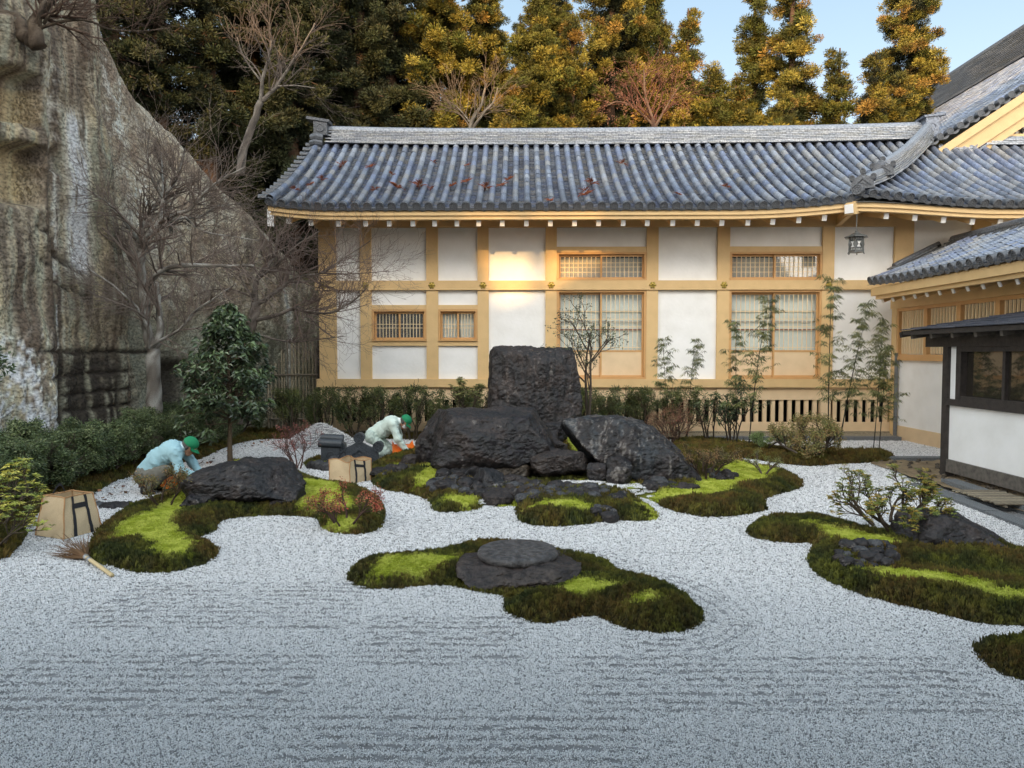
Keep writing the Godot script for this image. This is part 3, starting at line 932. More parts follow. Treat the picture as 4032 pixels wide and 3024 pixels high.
func cliff() -> void:
	var root := thing("cliff", "tall streaked quarry cliff with carved recesses at left", "cliff")
	root.set_meta("kind", "structure")
	var b := MB.new()
	var nrm := Vector3(1, 0, 0.276).normalized()
	var at := func(u: float, w: float) -> Vector3:
		var s := 9.0 + u * 14.5
		var t := cliff_top(s)
		var h := -0.3 + minf(w / 0.86, 1.0) * (t + 0.3)
		var p := Vector3(-12.08 + 0.276 * s, h, -s) + nrm * (cliff_off(s, h) - 0.5 * pow(maxf(0.0, (h - t + 0.5) * 2.0), 2.0) * 0.35)
		if w > 0.86:
			var k := (w - 0.86) / 0.14
			p += -nrm * k * 5.0 + Vector3(0, 0.25 * sin(k * 3.0) + k * 0.7 + 0.15 * nz.get_noise_2d(s * 2.0, k * 4.0), 0)
		return p
	b.grid(300, 250, at, func(_p, u: float, w: float):
		var s: float = 9.0 + u * 14.5
		var t := cliff_top(s)
		if w > 0.86:
			return lc(104, 92, 72).lerp(lc(70, 66, 44), clampf((w - 0.86) * 8.0, 0, 1))
		return cliff_color(s, -0.3 + w / 0.86 * (t + 0.3)))
	part("rock_face", b.mesh(true, true), M.cliff_rock, root)



# ---------------------------------------------------------------- buildings

const ZW := -17.0


func tile_meshes() -> void:
	# barrel tile: lies along +z (down the slope), round side up
	var b := MB.new()
	var r := 0.078
	for ring in [[-0.17, 0.92], [0.0, 0.95], [0.12, 1.0], [0.15, 1.06], [0.17, 1.06]]:
		for k in 9:
			var a := PI * (-0.08 + 1.16 * k / 8.0)
			b.vert(Vector3(cos(a) * r * ring[1], sin(a) * r * ring[1], ring[0]))
	for i in 4:
		for k in 8:
			var q := i * 9 + k
			b.quad(q, q + 9, q + 10, q + 1)
	M["barrel"] = b.mesh(true)
	# disc that closes the lowest barrel, with eight petals round one
	var d := MB.new()
	var turn := Basis(Vector3.RIGHT, PI / 2)
	d.lathe([Vector2(0.075, -0.16), Vector2(0.08, -0.02), Vector2(0.094, 0.0), Vector2(0.094, 0.018), Vector2(0.088, 0.026), Vector2(0.076, 0.026), Vector2(0.07, 0.012), Vector2(0.0, 0.012)], 18, Vector3.ZERO, turn)
	for k in 9:
		var a := TAU * k / 8.0
		var o := Vector3(cos(a), sin(a), 0) * (0.044 if k < 8 else 0.0)
		d.lathe([Vector2(0.0155, 0.01), Vector2(0.014, 0.018), Vector2(0.008, 0.023), Vector2(0.0, 0.024)], 7, o, turn)
	M["disc"] = d.mesh(false)
	# hanging lip of the lowest pan tile
	var l := MB.new()
	for z in [0.0, 0.018]:
		for k in 9:
			var x := -0.125 + 0.25 * k / 8.0
			var sag := -0.045 * (1.0 - pow(x / 0.125, 2.0))
			l.vert(Vector3(x, sag + 0.012, z))
			l.vert(Vector3(x, sag - 0.055 + 0.02 * absf(x) / 0.125, z))
	for k in 8:
		var q := 18 + k * 2
		l.quad(q, q + 1, q + 3, q + 2)
		l.quad(k * 2, k * 2 + 2, k * 2 + 20, k * 2 + 18)
		l.quad(k * 2 + 1, k * 2 + 19, k * 2 + 21, k * 2 + 3)
	M["lip"] = l.mesh(false)


# frame at S(u, v): z runs down the slope, y out of it
func slope_frame(surf: Callable, u: float, v: float, lift := 0.0) -> Transform3D:
	var p: Vector3 = surf.call(u, v)
	var down: Vector3 = (surf.call(u, v - 0.01) - surf.call(u, v + 0.01)).normalized()
	var along: Vector3 = (surf.call(u + 0.05, v) - surf.call(u - 0.05, v)).normalized()
	var up := down.cross(along).normalized()
	if up.y < 0:
		up = -up
	var x := up.cross(down).normalized()
	return Transform3D(Basis(x, up, down), p + up * lift)


# rows of barrel tiles over stepped pan tiles; clip(u) gives the lowest and highest v of a row
func tile_roof(roof: Node3D, surf: Callable, u0: float, u1: float, pitch: float, length: float, clip: Callable, single: int, ends := true) -> void:
	var n := int(round((u1 - u0) / pitch))
	var courses := int(length / 0.3)
	var many := []
	var tint := []
	var left := single
	var pan := MB.new()
	var tones := [lc(164, 172, 184), lc(140, 146, 158), lc(182, 186, 192), lc(152, 162, 184), lc(178, 176, 172)]
	for i in n + 1:
		var u := u0 + i * (u1 - u0) / n
		var cv: Vector2 = clip.call(u)
		if cv.y > cv.x and ends:
			if cv.x < 0.01:
				part("eave_disc", M.disc, M.tile_dark, roof, slope_frame(surf, u, 0.0, 0.035))
		for k in courses:
			var v := (k + 0.5) / courses
			if v < cv.x or v > cv.y:
				continue
			var f := slope_frame(surf, u, v, 0.03 + rr(-0.004, 0.004))
			f.basis = f.basis.rotated(f.basis.y, rr(-0.02, 0.02))
			if left > 0 and k < 6:
				left -= 1
				part("cover_tile", M.barrel, M["tile_%d" % rng.randi_range(0, 4)], roof, f)
			else:
				many.append(f)
				tint.append(tones[rng.randi_range(0, 4)] * (rr(0.85, 1.1) if ends else rr(0.55, 1.3)))
		if i == n:
			break
		var um := u + pitch * 0.5
		var cm: Vector2 = clip.call(um)
		if cm.y > cm.x and cm.x < 0.01 and ends:
			part("eave_lip", M.lip, M.tile_dark, roof, slope_frame(surf, um, 0.0, 0.02))
		# pan tiles: shallow troughs, each lapping over the next below
		var steps := int(length / 0.105)
		var prev := -1
		for k in steps:
			var va := float(k) / steps
			var vb := (k + 1.0) / steps
			if va < cm.x or vb > cm.y:
				continue
			pan.col = tones[rng.randi_range(0, 4)] * rr(0.85, 1.1)
			var fa := slope_frame(surf, um, va, 0.022)
			var fb := slope_frame(surf, um, vb, -0.016)
			var s := pan.v.size()
			for e in 5:
				var x := -pitch * 0.5 + pitch * e / 4.0
				var sag := -0.04 * (1.0 - pow(x / (pitch * 0.5), 2.0))
				pan.vert(fa * Vector3(x, sag, 0))
			for e in 5:
				var x := -pitch * 0.5 + pitch * e / 4.0
				var sag := -0.04 * (1.0 - pow(x / (pitch * 0.5), 2.0))
				pan.vert(fb * Vector3(x, sag, 0))
			for e in 5:
				var x := -pitch * 0.5 + pitch * e / 4.0
				var sag := -0.04 * (1.0 - pow(x / (pitch * 0.5), 2.0))
				pan.vert(fa * Vector3(x, sag - 0.038, 0.0))
			for e in 4:
				pan.quad(s + e, s + e + 1, s + 6 + e, s + 5 + e)
				pan.quad(s + 10 + e, s + 11 + e, s + 1 + e, s + e)
	multi("cover_tiles", M.barrel, M.tile_any, many, tint, roof)
	var o := part("pan_tiles", pan.mesh(false, true), M.tile_any, roof)
	o.set_meta("kind", "stuff")


# stacked ridge of flat tile courses along a path
func ridge(roof: Node3D, called: String, pts: Array, courses: int, course_h: float, wide: float, piece := 0.3, dark := 1.0, topper := true) -> void:
	var b := MB.new()
	var tones := [lc(184, 186, 188), lc(164, 168, 172), lc(198, 198, 196), lc(172, 172, 168)]
	for s in pts.size() - 1:
		var a: Vector3 = pts[s]
		var d: Vector3 = pts[s + 1] - a
		var n := maxi(1, int(round(d.length() / piece)))
		var side := d.cross(Vector3.UP).normalized()
		var up := side.cross(d).normalized()
		var bs := Basis(side, up, side.cross(up).normalized())
		for k in courses:
			var w := wide * (1.0 - 0.3 * k / courses) + (0.05 if k == 0 else 0.0)
			for i in n:
				b.col = tones[rng.randi_range(0, 3)] * rr(0.92, 1.05) * dark
				var o := a + d * ((i + 0.5 + (0.5 if k % 2 else 0.0)) / n)
				b.box(o + up * (k + 0.42) * course_h + side * rr(-0.004, 0.004), Vector3(w, course_h * 0.72, d.length() / n - 0.006), bs)
		b.col = lc(56, 56, 56) * dark
		b.box(a + d * 0.5 + up * courses * course_h * 0.48, Vector3(wide * 0.6, courses * course_h * 0.96, d.length()), bs)
		if topper:
			b.col = tones[1] * dark
			b.tube([a + up * courses * course_h, a + d + up * courses * course_h], [wide * 0.3, wide * 0.3], 10)
	var o := part(called, b.mesh(false, true), M.tile_any, roof)
	o.set_meta("kind", "stuff")


# a demon-tile end: shield with a chevron, a crest and three round ends on top; faces +z
func ridge_end(called: String, parent: Node, at: Transform3D, w: float, h: float, m: Material) -> Node3D:
	var o := Node3D.new()
	o.name = called
	o.transform = at
	parent.add_child(o, true)
	var b := MB.new()
	b.prism(PackedVector2Array([Vector2(-0.5 * w, 0), Vector2(0.5 * w, 0), Vector2(0.46 * w, 0.55 * h), Vector2(0.2 * w, 0.72 * h), Vector2(0, 0.9 * h), Vector2(-0.2 * w, 0.72 * h), Vector2(-0.46 * w, 0.55 * h)]), -0.07, 0.0)
	for s in [-1, 1]:
		b.prism(PackedVector2Array([Vector2(s * 0.44 * w, 0.12 * h), Vector2(s * 0.44 * w, 0.2 * h), Vector2(0, 0.66 * h), Vector2(0, 0.56 * h)]), -0.01, 0.025)
		b.prism(PackedVector2Array([Vector2(s * 0.34 * w, 0.03 * h), Vector2(s * 0.34 * w, 0.09 * h), Vector2(0, 0.46 * h), Vector2(0, 0.39 * h)]), -0.01, 0.02)
	b.box(Vector3(0, 0.03, 0.0), Vector3(w * 1.06, 0.05, 0.1))
	var turn := Basis(Vector3.RIGHT, PI / 2)
	b.lathe([Vector2(0.16 * h, -0.02), Vector2(0.16 * h, 0.03), Vector2(0.13 * h, 0.03), Vector2(0.12 * h, 0.015), Vector2(0, 0.015)], 14, Vector3(0, 0.2 * h, 0), turn)
	for e in [[-0.46, 0.66], [0.0, 0.98], [0.46, 0.66]]:
		var c := Vector3(e[0] * w, e[1] * h, -0.04)
		b.lathe([Vector2(0.0, -0.2), Vector2(0.12 * w, -0.2), Vector2(0.12 * w, 0.02), Vector2(0.135 * w, 0.03), Vector2(0.135 * w, 0.06), Vector2(0.1 * w, 0.06), Vector2(0.095 * w, 0.045), Vector2(0, 0.045)], 14, c, turn)
		for k in 6:
			var a := TAU * k / 6.0
			b.lathe([Vector2(0.026 * w, 0.04), Vector2(0.02 * w, 0.058), Vector2(0, 0.06)], 6, c + Vector3(cos(a), sin(a), 0) * 0.058 * w, turn)
	part("shield", b.mesh(false), m, o)
	return o


func pillar(root: Node, x0: float, x1: float, y0: float, y1: float, zf := -16.93) -> void:
	bb("pillar", Vector3(x0, y0, ZW - 0.12), Vector3(x1, y1, zf), M.ochre, root)


func panel(root: Node, r: Rect2) -> void:
	bb("plaster_panel", Vector3(r.position.x, r.position.y, ZW - 0.08), Vector3(r.end.x, r.end.y, ZW), M.plaster, root)


# a sliding window of two sashes in a frame; facing +z at depth zf, r in x and y
func window(root: Node, r: Rect2, bars: int, rails: Array, back: Material, foot := 0.0, blind_rails := []) -> Node3D:
	var w := Node3D.new()
	w.name = "window"
	w.position = Vector3(r.get_center().x, r.position.y, ZW)
	root.add_child(w, true)
	var hw := r.size.x * 0.5
	var h := r.size.y
	var f := MB.new()
	f.box(Vector3(0, h - 0.025, -0.02), Vector3(hw * 2, 0.05, 0.16))
	f.box(Vector3(0, 0.02, 0.0), Vector3(hw * 2, 0.04, 0.2))
	for s in [-1, 1]:
		f.box(Vector3(s * (hw - 0.025), h * 0.5, -0.02), Vector3(0.05, h - 0.095, 0.158))
	part("frame", f.mesh(false), M.sash_wood, w)
	for s in [-1, 1]:
		var z := -0.075 if s < 0 else -0.03
		var a: float = -hw + 0.052 if s < 0 else -0.02
		var b: float = 0.02 if s < 0 else hw - 0.052
		var y0 := 0.042
		var y1 := h - 0.052
		var sash := MB.new()
		sash.box(Vector3(a + 0.02, (y0 + y1) * 0.5, z), Vector3(0.04, y1 - y0, 0.035))
		sash.box(Vector3(b - 0.02, (y0 + y1) * 0.5, z), Vector3(0.04, y1 - y0, 0.035))
		sash.box(Vector3((a + b) * 0.5, y1 - 0.025, z), Vector3(b - a - 0.082, 0.05, 0.033))
		sash.box(Vector3((a + b) * 0.5, y0 + 0.022, z), Vector3(b - a - 0.082, 0.044, 0.033))
		if foot > 0.0:
			sash.box(Vector3((a + b) * 0.5, y0 + foot, z), Vector3(b - a - 0.082, 0.045, 0.033))
		part("sash", sash.mesh(false), M.sash_wood, w)
		var g0 := y0 + 0.045
		if foot > 0.0:
			bb("foot_panel", Vector3(a + 0.04, y0 + 0.044, z - 0.008), Vector3(b - 0.04, y0 + foot - 0.02, z + 0.008), M.pale_ochre, w)
			g0 = y0 + foot + 0.02
		var gr := MB.new()
		for k in bars:
			gr.box(Vector3(lerpf(a + 0.04, b - 0.04, (k + 1.0) / (bars + 1)), (g0 + y1 - 0.05) * 0.5, z + 0.012), Vector3(0.014, y1 - 0.05 - g0, 0.016))
		for q in rails:
			gr.box(Vector3((a + b) * 0.5, lerpf(g0, y1 - 0.05, q), z + 0.01), Vector3(b - a - 0.082, 0.013, 0.012))
		part("grid", gr.mesh(false), M.muntin_wood, w)
		bb("pane", Vector3(a + 0.04, g0, z - 0.004), Vector3(b - 0.04, y1 - 0.05, z - 0.001), M.glass, w)
		if back != M.gap_shade:
			var cu := MB.new()
			cu.grid(60, 1, func(u: float, v: float): return Vector3(lerpf(a - 0.02, b + 0.02, u), lerpf(g0 - 0.05, y1 - (0.02 if back == M.blind else 0.06), v), -0.2 + (0.012 * sin(u * 70.0 + s) + 0.006 * sin(u * 29.0) if back == M.curtain else 0.0)))
			part("curtain" if back == M.curtain else "blind", cu.mesh(true), back, w)
			for q in blind_rails:
				bx("blind_rail", Vector3((a + b) * 0.5, lerpf(g0, y1, q), -0.17), Vector3(b - a, 0.035, 0.02), M.red_wood if q == blind_rails[0] else M.curtain, w)
	bb("room_shade_sheet", Vector3(-hw + 0.01, 0.01, -0.5), Vector3(hw - 0.01, h - 0.01, -0.48), M.gap_shade, w)  # near-black sheet in place of the unlit interior
	return w


func crest(root: Node, at: Vector3) -> void:
	var b := MB.new()
	var turn := Basis(Vector3.RIGHT, PI / 2)
	b.lathe([Vector2(0.06, -0.01), Vector2(0.055, 0.012), Vector2(0.03, 0.02), Vector2(0.022, 0.012), Vector2(0.0, 0.03)], 10, Vector3.ZERO, turn)
	for k in 6:
		var a := TAU * k / 6.0
		b.lathe([Vector2(0.028, -0.005), Vector2(0.026, 0.014), Vector2(0.012, 0.024), Vector2(0, 0.026)], 8, Vector3(cos(a), sin(a), 0) * 0.058, turn)
	part("brass_crest", b.mesh(false), M.brass, root, Transform3D(Basis.IDENTITY, at))


func main_surf(x: float, v: float) -> Vector3:
	var lift := 0.16 * pow(clampf((-4.0 - x) / 1.8, 0, 1.2), 2.0) + 0.16 * pow(clampf((x - 4.6) / 2.6, 0, 1.0), 2.0) * (1.0 - smoothstep(7.3, 10.5, x))
	return Vector3(x, 5.17 + 2.43 * (0.74 * v + 0.26 * v * v) + lift * (1.0 - v), -15.62 - 3.8 * v)


func fascia(root: Node, x0: float, x1: float) -> void:
	var b := MB.new()
	var c := MB.new()
	var e := MB.new()
	var n := 40
	for i in n:
		var xa := lerpf(x0, x1, float(i) / n)
		var xb := lerpf(x0, x1, (i + 1.0) / n)
		var pa := main_surf(xa, 0)
		var pb := main_surf(xb, 0)
		for q in [[b, 0.05, 0.06, 0.12, 0.18], [c, 0.09, 0.12, 0.18, 0.26], [e, 0.1, 0.3, 0.34, 1.4]]:
			var m: MB = q[0]
			var z0: float = -15.62 - q[1]
			if q[4] > 1.0:
				# soffit boards running back to the wall
				var s0 := Vector3(xa, pa.y - 0.17, z0)
				var s1 := Vector3(xb, pb.y - 0.17, z0)
				var t0 := Vector3(xa, 5.42, ZW - 0.02)
				var t1 := Vector3(xb, 5.42, ZW - 0.02)
				m.face([s1, s0, t0, t1])
				m.face([s0 + Vector3(0, 0.05, 0), s1 + Vector3(0, 0.05, 0), t1 + Vector3(0, 0.05, 0), t0 + Vector3(0, 0.05, 0)])
			else:
				var ta: Vector3 = Vector3(xa, pa.y - q[2], z0)
				var tb := Vector3(xb, pb.y - q[2], z0)
				var ba := Vector3(xa, pa.y - q[4] + 0.02, z0)
				var bbb := Vector3(xb, pb.y - q[4] + 0.02, z0)
				var back := Vector3(0, 0, -0.12)
				m.face([ba, bbb, tb, ta])
				m.face([ba + back, bbb + back, bbb, ba])
				m.face([ta, tb, tb + back, ta + back])
	part("eave_board", b.mesh(false), M.ochre, root)
	part("eave_board", c.mesh(false), M.ochre, root)
	part("soffit", e.mesh(false), M.ochre, root)


func rafter(root: Node, x: float) -> void:
	var r := Node3D.new()
	r.name = "rafter"
	var y := main_surf(x, 0).y - 0.3
	r.position = Vector3(x, y, -15.86)
	r.rotation.x = atan2(5.35 - 0.06 - y, 1.15)
	root.add_child(r, true)
	bx("beam", Vector3(0, 0, -0.65), Vector3(0.085, 0.11, 1.29), M.ochre, r)
	bx("white_end", Vector3(0, 0, 0.006), Vector3(0.1, 0.125, 0.03), M.white_paint, r)


func long_hall() -> void:
	tile_meshes()
	var root := thing("temple_hall", "long white plastered hall with ochre pillars and blue-grey tiled roof", "building")
	var x := [-4.81, -4.399, -3.821, -3.554, -2.245, -1.967, -1.026, -0.761, 0.588, 0.853, 2.979, 3.254, 4.65, 4.935, 7.115, 7.389, 8.798]
	for i in range(0, 16, 2):
		pillar(root, x[i], x[i + 1], 1.163, 5.4)
	# beams
	bb("tie_beam", Vector3(x[0] - 0.08, 3.493, ZW - 0.1), Vector3(x[16], 3.713, -16.89), M.ochre, root)
	bb("sill_beam", Vector3(x[0] - 0.06, 1.186, ZW - 0.1), Vector3(x[16], 1.38, -16.87), M.ochre, root)
	bb("top_beam", Vector3(x[0] - 0.08, 4.97, ZW - 0.1), Vector3(x[16], 5.4, -16.905), M.ochre, root)
	bb("base_board", Vector3(x[0] + 0.1, 0.885, ZW - 0.05), Vector3(x[16], 1.18, -16.96), M.pale_ochre, root)
	bb("bottom_rail", Vector3(x[0] + 0.1, 0.139, ZW - 0.05), Vector3(x[16], 0.351, -16.955), M.pale_ochre, root)
	bb("footing", Vector3(x[0] - 0.1, -0.05, ZW - 0.3), Vector3(x[16] + 0.5, 0.136, -16.86), M.footing, root)
	for i in range(0, 16, 2):
		bb("short_post", Vector3(x[i] + 0.02, 0.139, ZW - 0.1), Vector3(x[i + 1] - 0.02, 1.174, -16.935), M.pale_ochre, root)
		var c: float = (x[i] + x[i + 1]) * 0.5
		if i > 0:
			crest(root, Vector3(c, 3.603, -16.885))
	crest(root, Vector3(-4.677, 3.603, -16.885))
	for i in range(1, 16, 2):
		var gap: float = x[i + 1] - x[i]
		var n := int(round(gap / 0.203))
		for s in n:
			var sx: float = x[i] + gap * (s + 0.5) / n
			bb("vent_slat", Vector3(sx - 0.046, 0.339, ZW - 0.05), Vector3(sx + 0.046, 0.896, -16.985), M.pale_ochre, root)
	bb("crawl_shade_sheet", Vector3(x[0], 0.139, ZW - 0.62), Vector3(x[16], 1.141, ZW - 0.6), M.gap_shade, root)  # near-black sheet painting the shade behind the slats
	# plaster
	for i in [1, 5, 7, 11, 15, 3]:
		panel(root, Rect2(x[i], 3.713, x[i + 1] - x[i], 4.97 - 3.713))
	for i in [9, 13]:
		panel(root, Rect2(x[i], 4.512, x[i + 1] - x[i], 4.97 - 4.512))
		bb("window_head", Vector3(x[i], 4.391, ZW - 0.1), Vector3(x[i + 1], 4.512, -16.95), M.ochre, root)
		window(root, Rect2(x[i] + 0.003, 3.713 + 0.003, x[i + 1] - x[i] - 0.006, 4.391 - 3.713 - 0.006), 8, [0.25, 0.5, 0.7], M.curtain)
		window(root, Rect2(x[i] + 0.003, 1.38 + 0.003, x[i + 1] - x[i] - 0.006, 3.493 - 1.38 - 0.006), 8, [0.05, 0.42, 0.56, 0.7], M.blind, 0.62, [0.36, 0.5, 0.68])
	for i in [1, 7, 11, 15]:
		panel(root, Rect2(x[i], 1.38, x[i + 1] - x[i], 3.493 - 1.38))
	for i in [3, 5]:
		panel(root, Rect2(x[i], 3.142, x[i + 1] - x[i], 3.493 - 3.142))
		bb("window_head", Vector3(x[i], 3.043, ZW - 0.1), Vector3(x[i + 1], 3.142, -16.95), M.ochre, root)
		bb("window_sill", Vector3(x[i], 2.172, ZW - 0.1), Vector3(x[i + 1], 2.282, -16.94), M.ochre, root)
		panel(root, Rect2(x[i], 1.38, x[i + 1] - x[i], 2.172 - 1.38))
		window(root, Rect2(x[i] + 0.003, 2.282 + 0.003, x[i + 1] - x[i] - 0.006, 3.043 - 2.282 - 0.006), 6 if i == 3 else 4, [0.4, 0.56], M.gap_shade if i == 3 else M.blind)
	# body of the building behind the front
	bb("side_wall", Vector3(x[0] + 0.02, 0, -22.0), Vector3(x[0] + 0.14, 5.6, ZW - 0.12), M.plaster, root)
	bb("back_wall", Vector3(x[0] + 0.14, 0, -22.1), Vector3(11, 5.6, -21.9), M.plaster, root)
	bb("inner_wall", Vector3(x[0] + 0.14, 0.0, ZW - 0.75), Vector3(9.5, 5.4, ZW - 0.65), M.gap_shade, root)
	# roof
	fascia(root, -5.55, 7.15)
	for px in [Vector3(-5.153, 4.853, -15.86), Vector3(-4.658, 4.851, -15.86), Vector3(-4.049, 4.85, -15.86), Vector3(-3.441, 4.849, -15.86), Vector3(-2.916, 4.848, -15.86), Vector3(-2.391, 4.846, -15.86), Vector3(-1.908, 4.845, -15.86), Vector3(-1.415, 4.844, -15.86), Vector3(-0.932, 4.843, -15.86), Vector3(-0.409, 4.842, -15.86), Vector3(0.124, 4.841, -15.86), Vector3(0.656, 4.84, -15.86), Vector3(1.188, 4.839, -15.86), Vector3(1.72, 4.837, -15.86), Vector3(2.262, 4.836, -15.86), Vector3(2.792, 4.835, -15.86), Vector3(3.353, 4.834, -15.86), Vector3(3.893, 4.833, -15.86), Vector3(4.433, 4.832, -15.86), Vector3(5.003, 4.83, -15.86), Vector3(5.551, 4.829, -15.86), Vector3(6.12, 4.828, -15.86), Vector3(6.678, 4.827, -15.86)]:
		rafter(root, px.x)
	var vr := Node3D.new()
	vr.name = "rafter"
	vr.position = Vector3(-5.52, 4.98, -15.75)
	vr.rotation = Vector3(0.2, 0.3, 0)
	root.add_child(vr, true)
	bx("beam", Vector3(0, 0, -0.65), Vector3(0.12, 0.3, 1.29), M.ochre, vr)
	bx("white_end", Vector3(0, 0, 0.006), Vector3(0.14, 0.36, 0.03), M.white_paint, vr)
	var roof := Node3D.new()
	roof.name = "roof"
	root.add_child(roof)
	tile_roof(roof, main_surf, -5.5, 10.9, 0.27, 4.55, func(u: float) -> Vector2: return Vector2(0.0 if u < 7.2 else (u - 7.2) / 3.75, 1.0), 250)
	# verge of round tiles on the left edge
	for k in 15:
		var f := main_surf(-5.62, (k + 0.5) / 15.0)
		part("verge_tile", M.barrel, M.tile_dark, roof, Transform3D(Basis(Vector3(0, 0, 1), Vector3.UP, Vector3(-1, 0, 0)).rotated(Vector3.UP, 0.1), f + Vector3(0.02, 0.06, 0)))
		part("verge_tile", M.barrel, M["tile_%d" % (k % 5)], roof, Transform3D(slope_frame(main_surf, -5.46, (k + 0.5) / 15.0).basis, f + Vector3(0.14, 0.09, 0)))
	var ends := []
	for k in 11:
		var u := k / 10.0
		ends.append(Vector3(lerpf(-5.25, 10.75, u), lerpf(7.52, 7.62, u) + 0.09 * pow(absf(u - 0.55) * 2.0, 3.0), -19.42))
	ridge(roof, "ridge_courses", ends, 8, 0.046, 0.4)
	# back slope, seen from behind only
	var bk := MB.new()
	bk.face([Vector3(-5.6, 7.68, -19.45), Vector3(11, 7.68, -19.45), Vector3(11, 5.1, -23.2), Vector3(-5.6, 5.1, -23.2)])
	bk.face([Vector3(-5.6, 7.6, -19.45), Vector3(-5.6, 5.05, -23.2), Vector3(11, 5.05, -23.2), Vector3(11, 7.6, -19.45)])
	bk.face([Vector3(-5.0, 5.3, -17.0), Vector3(-5.0, 7.5, -19.4), Vector3(-5.0, 5.3, -22.0)])
	part("back_slope", bk.mesh(false), M.tile_2, roof)
	var un := MB.new()
	un.grid(30, 8, func(u: float, v: float):
		var p := main_surf(lerpf(-5.55, 10.9, u), v)
		return p + Vector3(0, -0.06, 0))
	part("roof_deck", un.mesh(true), M.mortar, roof)
	# left end: stacked scrolls under a capped block
	var le := Node3D.new()
	le.name = "ridge_end"
	le.position = Vector3(-5.45, 7.5, -19.2)
	roof.add_child(le)
	var s := MB.new()
	s.box(Vector3(0.1, 0.5, -0.1), Vector3(0.36, 0.36, 0.3))
	s.box(Vector3(0.04, 0.72, -0.1), Vector3(0.62, 0.07, 0.36), Basis(Vector3.FORWARD, 0.16))
	s.lathe([Vector2(0.11, 0), Vector2(0.11, 0.03), Vector2(0.08, 0.03), Vector2(0.07, 0.015), Vector2(0, 0.02)], 14, Vector3(0.1, 0.5, 0.05), Basis(Vector3.RIGHT, PI / 2))
	for q in [[0.0, 0.24, 0.2], [-0.02, 0.1, 0.17], [-0.06, -0.08, 0.16], [-0.1, -0.3, 0.15]]:
		s.tube([Vector3(q[0] - 0.14, q[1], 0.02), Vector3(q[0], q[1] + 0.02, 0.06), Vector3(q[0] + 0.16, q[1], 0.02)], [q[2] * 0.5, q[2] * 0.62, q[2] * 0.5], 10)
	s.box(Vector3(-0.02, 0.05, -0.08), Vector3(0.3, 0.6, 0.16))
	part("scroll_block", s.mesh(false), M.tile_dark, le)
	var re := Node3D.new()
	re.name = "ridge_end"
	re.position = Vector3(10.85, 7.72, -19.3)
	roof.add_child(re, true)
	var t := MB.new()
	t.box(Vector3(0, 0.25, 0), Vector3(0.34, 0.5, 0.36))
	t.box(Vector3(0.02, 0.53, 0), Vector3(0.52, 0.05, 0.44), Basis(Vector3.FORWARD, -0.1))
	t.tube([Vector3(0.1, 0.58, 0.1), Vector3(0.36, 0.6, 0.1)], [0.05, 0.05], 8)
	t.lathe([Vector2(0.11, 0), Vector2(0.11, 0.03), Vector2(0.08, 0.03), Vector2(0.07, 0.015), Vector2(0, 0.02)], 14, Vector3(0, 0.24, 0.17), Basis(Vector3.RIGHT, PI / 2))
	part("capped_block", t.mesh(false), M.tile_1, re)
	# dry cedar sprigs that lie on the tiles
	var sprig := MB.new()
	rng.seed = 88
	for k in 26:
		var a := rr(0, TAU)
		var e0 := Vector3(cos(a) * rr(0, 0.05), rr(0, 0.04), sin(a) * rr(0, 0.05))
		var e1 := e0 + Vector3(cos(a + rr(-1, 1)), rr(-0.1, 0.5), sin(a + rr(-1, 1))) * rr(0.07, 0.2)
		sprig.tube([e0, e0.lerp(e1, 0.5) + Vector3(0, 0.02, 0), e1], [0.006, 0.012, 0.004], 4)
	var sm := sprig.mesh(false)
	var rust := mat("dry_cedar", sc(134, 74, 42), 0.95)
	for p in [[745, 352, 1.1], [805, 355, 0.9], [850, 372, 0.7], [860, 405, 1.3], [908, 400, 1.4], [815, 410, 0.8], [940, 345, 0.6], [980, 400, 0.9], [1010, 390, 1.0], [1050, 405, 1.2], [1100, 385, 0.9], [1085, 400, 0.9], [1262, 415, 0.9], [1275, 395, 1.2], [1340, 350, 1.0], [1560, 405, 0.8], [1265, 425, 1.2], [935, 408, 0.7], [1012, 352, 0.6], [700, 385, 0.9], [675, 400, 0.8], [640, 415, 0.8], [1185, 442, 0.7], [1460, 425, 0.6]]:
		var v: float = clampf((448.0 - p[1]) / 145.0, 0.02, 0.95)
		var zz := 15.62 + 3.8 * v
		var xx: float = (p[0] - 1106.0) / 1534.0 * zz - 0.0122 * zz
		var f := slope_frame(main_surf, xx, v, 0.1)
		var o := part("cedar_sprig", sm, rust, self, Transform3D(f.basis.rotated(Vector3.UP, rr(0, 6.0)).scaled(Vector3.ONE * p[2] * 0.8), f.origin))
		tag(o, "tuft of dry reddish cedar twigs lying on the long tiled roof", "twigs", "dry cedar twigs on the roof tiles")


